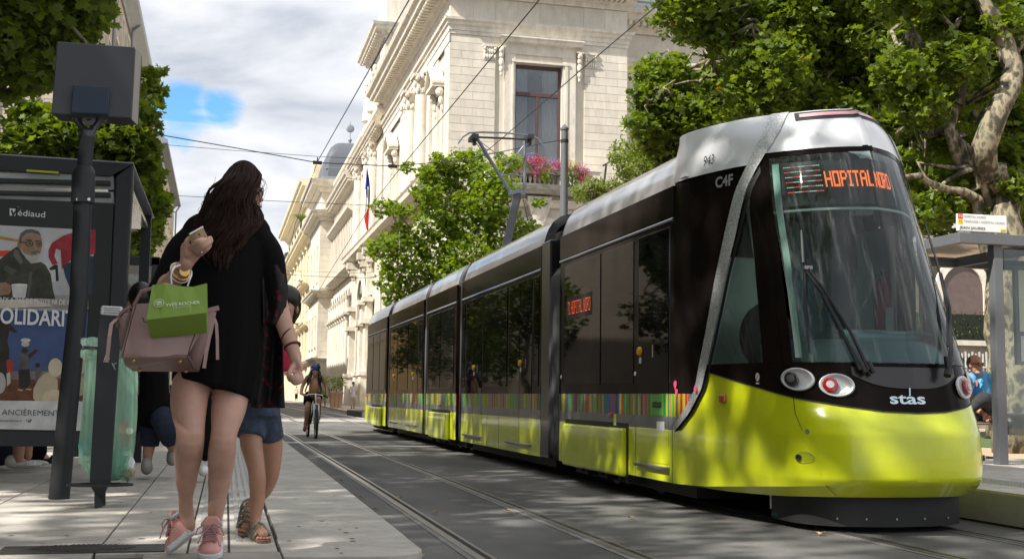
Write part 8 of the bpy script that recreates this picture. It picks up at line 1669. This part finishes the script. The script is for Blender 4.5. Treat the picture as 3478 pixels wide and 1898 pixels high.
# seated people under the poster: only legs and shoes
B_ = lambda x, y, Y=11.3: PY(x, y, Y)
t = thing('person', 'seated person under the poster, bare ankles in white cut-out leather shoes', 'person', tuple(PZ(85, 1588, .28)))
q = MB(); chain(q, [B_(70,1330), B_(68,1450), B_(64,1530), B_(62,1565)], [.07, .065, .05, .04]); chain(q, [B_(95,1330,11.6), B_(92,1450,11.6), B_(94,1550,11.6)], [.07, .06, .04]); chain(q, [B_(62,1565), B_(85,1575), B_(110,1580)], [.04, .035, .025]); q.build('body', M('skin_warm'), t, smooth=True, remesh=.012)
q = MB(); chain(q, [B_(75,1330,11.6), B_(75,1300,11.9), B_(75,1200,12)], [.12, .15, .16]); q.build('clothes', M('black_cloth'), t, smooth=True)
mat('white_leather', (.55, .54, .5), .5)
q = MB(); c_ = B_(80,1578); q.ell(c_, (.16, .05, .035)); q.ell(c_+V(-.1, 0, .03), (.06, .045, .06)); sw = q.build('shoe', M('white_leather'), t, smooth=True, remesh=.009)
q = MB(); c_ = B_(115,1572,11.6); q.ell(c_, (.13, .045, .03)); q.build('shoe', M('white_leather'), t, smooth=True)
for k in range(5): q = MB(); q.tube([B_(92+k*6,1580,11.24), B_(94+k*6,1566,11.27), B_(96+k*6,1580,11.34)], .007, 5); q.build('strap', M('white'), sw)
t = thing('person', 'seated person under the poster in black trousers and black flat shoes', 'person', tuple(PZ(155, 1570, .28)))
q = MB(); chain(q, [B_(110,1330,12), B_(115,1450,12), B_(122,1540,12)], [.12, .12, .10]); q.build('trousers', M('black_cloth'), t, smooth=True); q = MB(); chain(q, [B_(125,1535,12), B_(148,1550,12), B_(168,1563,12)], [.045, .035, .025]); q.build('body', M('skin_fair'), t, smooth=True); q = MB(); q.ell(B_(168,1564,12), (.10, .05, .028)); q.ell(B_(180,1556,12), (.03, .04, .035)); q.build('shoe', M('black'), t, smooth=True)
t = thing('person', 'seated person at the far left under the poster, dark trousers only', 'person', tuple(PZ(5, 1575, .28))); q = MB(); chain(q, [B_(5,1330,11.8), B_(5,1450,11.8), B_(5,1545,11.8)], [.14, .12, .10]); q.build('trousers', M('denim_dark'), t, smooth=True); q = MB(); q.ell(B_(8,1562,11.8), (.12, .06, .04)); q.build('shoe', M('black'), t, smooth=True)
# bench they sit on
q = MB(); q.box(-3.2, -1.6, 11.6, 12.0, .70, .76); bb_ = tag(q.build('bench', M('charcoal')), 'dark shelter bench hidden behind the poster panel', 'bench')
q = MB(); [q.box(x, x+.06, 11.75, 11.85, .28, .7) for x in (-3.0, -2.1)]; q.build('leg', M('charcoal'), bb_)
# ---- cyclist
C0 = 28; Z = lambda x, y, Y=C0: PY(x, y, Y)
mat('tan_top', (.50, .24, .14), .8); mat('shoe_maroon', (.22, .02, .05), .6); mat('helmet_blue', (.03, .05, .22), .25, coat=.8)
gx = PZ(1062, 1487, 0)[0]
t, TR = figure('p', 'cyclist in blue helmet, tan vest and black shorts riding towards us', [([Z(1070,1292), Z(1068,1320), Z(1062,1345,28.2)], [.10, .13, .12]), ([Z(1045,1280), Z(1028,1310), Z(1023,1335,27.8)], [.055, .045, .04]), ([Z(1023,1335,27.8), Z(1036,1342,27.6)], [.035, .03]), ([Z(1092,1280), Z(1108,1312), Z(1112,1345,27.8)], [.055, .045, .035]),
   ([Z(1050,1350,28.3), Z(1044,1385,27.9), Z(1040,1430,28.1), Z(1036,1448,28.1)], [.09, .065, .05, .04]), ([Z(1078,1350,28.3), Z(1081,1360,27.8), Z(1083,1400,28.0), Z(1083,1412,28)], [.09, .07, .05, .04]), ([Z(1071,1282), Z(1071,1270)], [.05, .05])], None, 'skin_warm',
   [('vest', 'tan_top', [([Z(1070,1300), Z(1068,1320), Z(1063,1342,28.2)], [.125, .15, .14], .8)], []), ('shorts', 'black_cloth', [([Z(1050,1345,28.3), Z(1044,1368,28.0)], [.13, .10]), ([Z(1078,1345,28.3), Z(1080,1352,27.9)], [.12, .10])], []), ('hair', 'hair_black', [([Z(1058,1262), Z(1050,1285,27.9), Z(1046,1305,27.9)], [.045, .05, .03]), ([Z(1083,1262), Z(1087,1285,27.9), Z(1086,1305,27.9)], [.045, .05, .03])], [(Z(1071,1255,28.05), (.11, .11, .13))])], vox=.013, hd=(Z(1071,1264,27.95), 1.0, 0, .15), base=(gx, 28, 0))
q = MB(); c_ = Z(1072,1248,27.97); q.ell(c_, (.12, .14, .10), 16, 10); hm = q.build('helmet', M('helmet_blue'), t, smooth=True)
for k in (-.07, -.035, 0, .035, .07): q = MB(); q.tube([c_+V(k, -.14*math.cos(a)*(1-abs(k)*2), .105*math.sin(a)) for a in np.linspace(.15, 1.9, 8)], .011, 5); q.build('helmet_rib', M('black'), hm)
for x, y, Y in ((1035,1458,28.0), (1082,1420,27.95)): q = MB(); q.ell(Z(x, y, Y), (.045, .12, .05)); q.ell(Z(x, y-4, Y+.05), (.04, .05, .06)); q.build('shoe', M('shoe_maroon'), t, smooth=True)
q = MB(); q.tube([Z(1055,1285,27.85), Z(1042,1312,27.8), Z(1036,1330,27.9)], .018, 5); q.tube([Z(1085,1285,27.85), Z(1090,1320,27.8), Z(1090,1330,27.9)], .018, 5); q.build('rucksack_strap', M('black'), t)
bk_ = thing('bicycle', 'white-forked bicycle ridden towards us on the tram track', 'bicycle', (gx, 27.9, 0)); wy = 27.5
for wyy in (27.45, 28.5):
    gx2 = gx+(.05 if wyy < 28 else -.02)
    if wyy > 28: gx2 = gx-.06
    q = MB(); q.tube([(gx2, wyy+.335*math.cos(a), .345+.335*math.sin(a)) for a in np.linspace(0, 6.283, 33)], .026, 8, caps=False); wh = q.build('wheel', M('rubber'), bk_, smooth=True)
    q = MB(); q.tube([(gx2, wyy+.305*math.cos(a), .345+.305*math.sin(a)) for a in np.linspace(0, 6.283, 33)], .009, 6, caps=False); [q.tube([(gx2, wyy, .345), (gx2, wyy+.305*math.cos(a), .345+.305*math.sin(a))], .0018, 3) for a in np.linspace(0, 6.283, 19)]; q.build('rim', M('chrome'), wh)
q = MB()
for s_ in (-.055, .055): q.tube([(gx+.05+s_, 27.45, .345), (gx+.05+s_, 27.55, .78)], .018, 8)
q.tube([(gx-.01, 27.55, .78), (gx+.11, 27.55, .78)], .018, 8); q.tube([(gx+.04, 27.56, .78), (gx+.03, 27.65, 1.02)], .018, 8); q.build('fork', M('white'), bk_, smooth=True)
q = MB(); q.tube([(gx+.03, 27.62, .92), (gx-.03, 28.15, .32)], .022, 8); q.tube([(gx+.03, 27.63, .97), (gx-.04, 28.2, .85)], .018, 8); q.tube([(gx-.04, 28.25, .98), (gx-.03, 28.12, .32), (gx-.06, 28.5, .345), (gx-.04, 28.2, .85)], .015, 7); q.build('frame', M('charcoal'), bk_, smooth=True)
q = MB(); q.tube([Z(1030,1345,27.6), Z(1050,1339,27.66), Z(1068,1338,27.7), Z(1090,1341,27.66), Z(1110,1349,27.6)], .014, 7); q.build('handlebar', M('silver'), bk_); q = MB(); q.tube([Z(1097,1342,27.6), Z(1114,1350,27.6)], .018, 7); q.build('grip', M('black'), bk_)
q = MB(); q.ell((gx-.04, 28.28, 1.0), (.08, .14, .03)); q.build('saddle', M('black'), bk_, smooth=True); q = MB(); q.tube([(gx-.12, 28.12, .2), (gx-.05, 28.12, .32), (gx+.04, 28.12, .44)], .012, 6); q.build('crank', M('chrome'), bk_)
# ---- distant walkers
def walker(x, ytop, ybot, z, label, top, bot, sk='skin_warm', hairm='hair_black', away=True, dress=False):
    p = PZ(x, ybot, z); Y = p[1]; f = (PY(x, ytop, Y)[2]-z)/1.68; P_w = lambda dx, zz, dy=0: (p[0]+dx*f, Y+dy, z+zz*f); S_ = f
    t, TR = figure('p', label, [([P_w(-.08,.9), P_w(-.09,.5), P_w(-.09,.08,-.1)], [.08*f, .06*f, .04*f]), ([P_w(.08,.9), P_w(.09,.5), P_w(.09,.08,.12)], [.08*f, .06*f, .04*f]), ([P_w(0,.95), P_w(0,1.2), P_w(0,1.4)], [.12*f, .12*f, .06*f]), ([P_w(-.17,1.35), P_w(-.24,1.1), P_w(-.22,.85,-.1)], [.05*f, .04*f, .03*f]), ([P_w(.17,1.35), P_w(.24,1.1), P_w(.22,.85,.1)], [.05*f, .04*f, .03*f])], None, sk,
      [('top', top, [([P_w(0,.78 if dress else .92), P_w(0,1.15), P_w(0,1.38)], [.19*f, .16*f, .11*f], .7), ([P_w(-.12,1.36), P_w(-.23,1.15)], [.07*f, .065*f]), ([P_w(.12,1.36), P_w(.23,1.15)], [.07*f, .065*f])], []), ('trousers', bot, [([P_w(-.07,.92), P_w(-.09,.5), P_w(-.09,.22,-.08)], [.10*f, .085*f, .075*f]), ([P_w(.07,.92), P_w(.09,.5), P_w(.09,.22,.1)], [.10*f, .085*f, .075*f])], [])], vox=.025, hd=(P_w(0,1.57), 1.0*f, math.pi if away else 0, 0), base=(p[0], Y, z))
    q = MB(); q.ell(P_w(0,1.60,.02), (.095*f, .11*f, .11*f)); q.build('hair', M(hairm), t, smooth=True)
    for s_, dy in ((-.09, -.12), (.09, .14)): q = MB(); q.ell(P_w(s_, .04, dy), (.05*f, .12*f, .045*f)); q.build('shoe', M('black'), t, smooth=True)
    return t
mat('white_linen', (.72, .68, .70), .8); mat('beige_cloth', (.45, .38, .32), .85); mat('pink_top', (.6, .42, .38), .8); mat('navy', (.02, .03, .07), .85)
t = walker(1198, 1296, 1387, .12, 'woman in white tunic and beige trousers walking away on the far pavement', 'white_linen', 'beige_cloth', dress=True)
walker(1006, 1311, 1361, .12, 'tiny far pedestrian in a pale pink top and black trousers beside the cyclist’s elbow', 'pink_top', 'black_cloth', away=False)
walker(1021, 1306, 1359, .12, 'tiny far pedestrian in black close behind the pale pink top', 'black_cloth', 'navy'); walker(1032, 1312, 1360, .12, 'tiny far pedestrian in blue jeans nearest the cyclist', 'white_linen', 'denim')
walker(976, 1312, 1356, .12, 'tiny far pedestrian in dark clothes at the woman’s hand', 'navy', 'navy')
# ---- man in the blue shirt on the bench, and his neighbour
N_ = 13.9; B2 = lambda x, y, Y=N_: PY(x, y, Y)
mat('blue_shirt', (.10, .36, .68), .8, n=.12, ns=9, bump=.5, bs=14); mat('dark_jeans', (.028, .028, .03), .85, n=.3, ns=12, bump=.3, bs=20); mat('white_tee', (.6, .58, .57), .8); skin('skin_red', (.50, .21, .14))
mb_ = tuple(B2(3330,1500))
b = MB()
chain(b, [B2(3322,1390,14), B2(3322,1320,14), B2(3322,1280,14)], [.16, .15, .12]); chain(b, [B2(3315,1285,13.95), B2(3312,1262,13.9)], [.06, .058])
chain(b, [B2(3285,1290), B2(3276,1335), B2(3290,1375,13.75), B2(3320,1392,13.6), B2(3345,1408,13.5)], [.065, .052, .045, .036, .03])
chain(b, [B2(3375,1290), B2(3392,1335), B2(3390,1375,13.75)], [.065, .05, .04]); chain(b, [B2(3375,1405,13.5), B2(3395,1412,13.6)], [.03, .035])
hand(b, B2(3338,1404,13.52), B2(3352,1418,13.46), [[B2(3349,1416,13.45), B2(3350,1428,13.43), B2(3354,1436,13.44)], [B2(3354,1414,13.45), B2(3357,1426,13.42), B2(3360,1433,13.43)], [B2(3358,1412,13.45), B2(3363,1421,13.42), B2(3367,1428,13.43)], [B2(3362,1410,13.46), B2(3368,1416,13.44), B2(3372,1421,13.44)]], [B2(3342,1410,13.48), B2(3340,1420,13.45), B2(3342,1428,13.45)], side=V(1, 0, .5), rf=.010, pw=.04)
mn = thing('person', 'smiling grey-bearded man in sunglasses and a bright blue shirt seated on the bench', 'person', mb_)
TR = head(b, B2(3313,1238,13.85), 1.12, math.radians(14), .05); b.build('body', M('skin_red'), mn, smooth=True, remesh=.0075, sm_it=1); face_bits(mn, *TR, 1.12, glasses=True)
T_, R_ = TR
q = MB(); q.ell(T_((0, -.05, -.088)), (.052, .05, .036), 12, 8, R_); q.ell(T_((0, -.085, -.082)), (.03, .015, .02), 10, 7, R_); q.build('beard', mat('grey_beard', (.34, .28, .25), .9, n=.3, ns=60), mn, smooth=True)
q = MB(); q.ell(T_((0, .035, .02)), (.09, .085, .10), 14, 9, R_); q.build('hair', mat('cropped_hair', (.06, .035, .025), .85), mn, smooth=True)
q = MB(); chain(q, [B2(3325,1392,14), B2(3322,1330,14), B2(3322,1290,13.98)], [.19, .185, .15], flat=.8); chain(q, [B2(3295,1288), B2(3278,1330,13.88)], [.09, .082]); chain(q, [B2(3360,1288), B2(3388,1330,13.88)], [.09, .08]); shp = q.build('shirt', M('blue_shirt'), mn, smooth=True, remesh=.011, sm_it=2)
for s_ in (-1, 1): q = MB(); q.poly([B2(3317+s_*3,1292,13.80), B2(3317+s_*20,1280,13.80), B2(3317+s_*24,1294,13.79), B2(3317+s_*11,1301,13.76)], (0, .012, 0)); q.build('collar', M('blue_shirt'), shp)
q = MB(); q.poly([B2(3311,1290,13.79), B2(3324,1290,13.79), B2(3319,1312,13.77)], (0, .02, 0)); q.build('open_neck', M('skin_red'), shp)
q = MB(); chain(q, [B2(3370,1405,13.9), B2(3350,1360,13.45), B2(3335,1355,13.4)], [.12, .10, .085]); chain(q, [B2(3335,1355,13.4), B2(3300,1385,13.45), B2(3270,1400,13.5)], [.085, .068, .058]); chain(q, [B2(3310,1405,13.9), B2(3290,1420,13.5), B2(3285,1450,13.45)], [.11, .09, .07]); q.build('jeans', M('dark_jeans'), mn, smooth=True, remesh=.011, sm_it=2)
q = MB(); q.ell(B2(3262,1402,13.5), (.12, .06, .05)); q.ell(B2(3285,1500,13.4), (.05, .12, .05)); q.build('shoes', M('black'), mn, smooth=True)
t, TR = figure('p', 'younger man with short black curly hair beside the blue-shirted man, half hidden by the tram', [([B2(3262,1390,14.2), B2(3262,1310,14.2), B2(3258,1280,14.2), B2(3254,1262,14.2)], [.16, .15, .075, .06])], None, 'skin_dark', [('tee', 'white_tee', [([B2(3258,1400,14.2), B2(3262,1330,14.2), B2(3262,1298,14.2)], [.19, .18, .15], .8)], []), ('trousers', 'black_cloth', [([B2(3262,1405,14.2), B2(3245,1420,13.8), B2(3240,1480,13.7)], [.13, .10, .08])], [])], vox=.011, hd=(B2(3250,1244,14.2), 1.08, math.radians(-55), 0), base=tuple(B2(3255,1500,14.2)))
q = MB(); rg = np.random.RandomState(2); hc_ = TR[0]((0, .02, .06))
for k in range(46): u = rg.normal(size=3); u /= np.linalg.norm(u); u[2] = abs(u[2]); q.ell(hc_+u*np.array([.082, .09, .055]), (.02, .02, .02), 6, 5)
q.ell(hc_, (.085, .095, .06)); q.ell(hc_+V(0, .03, -.03), (.088, .09, .07)); q.build('hair', M('hair_black'), t, smooth=True, remesh=.008)
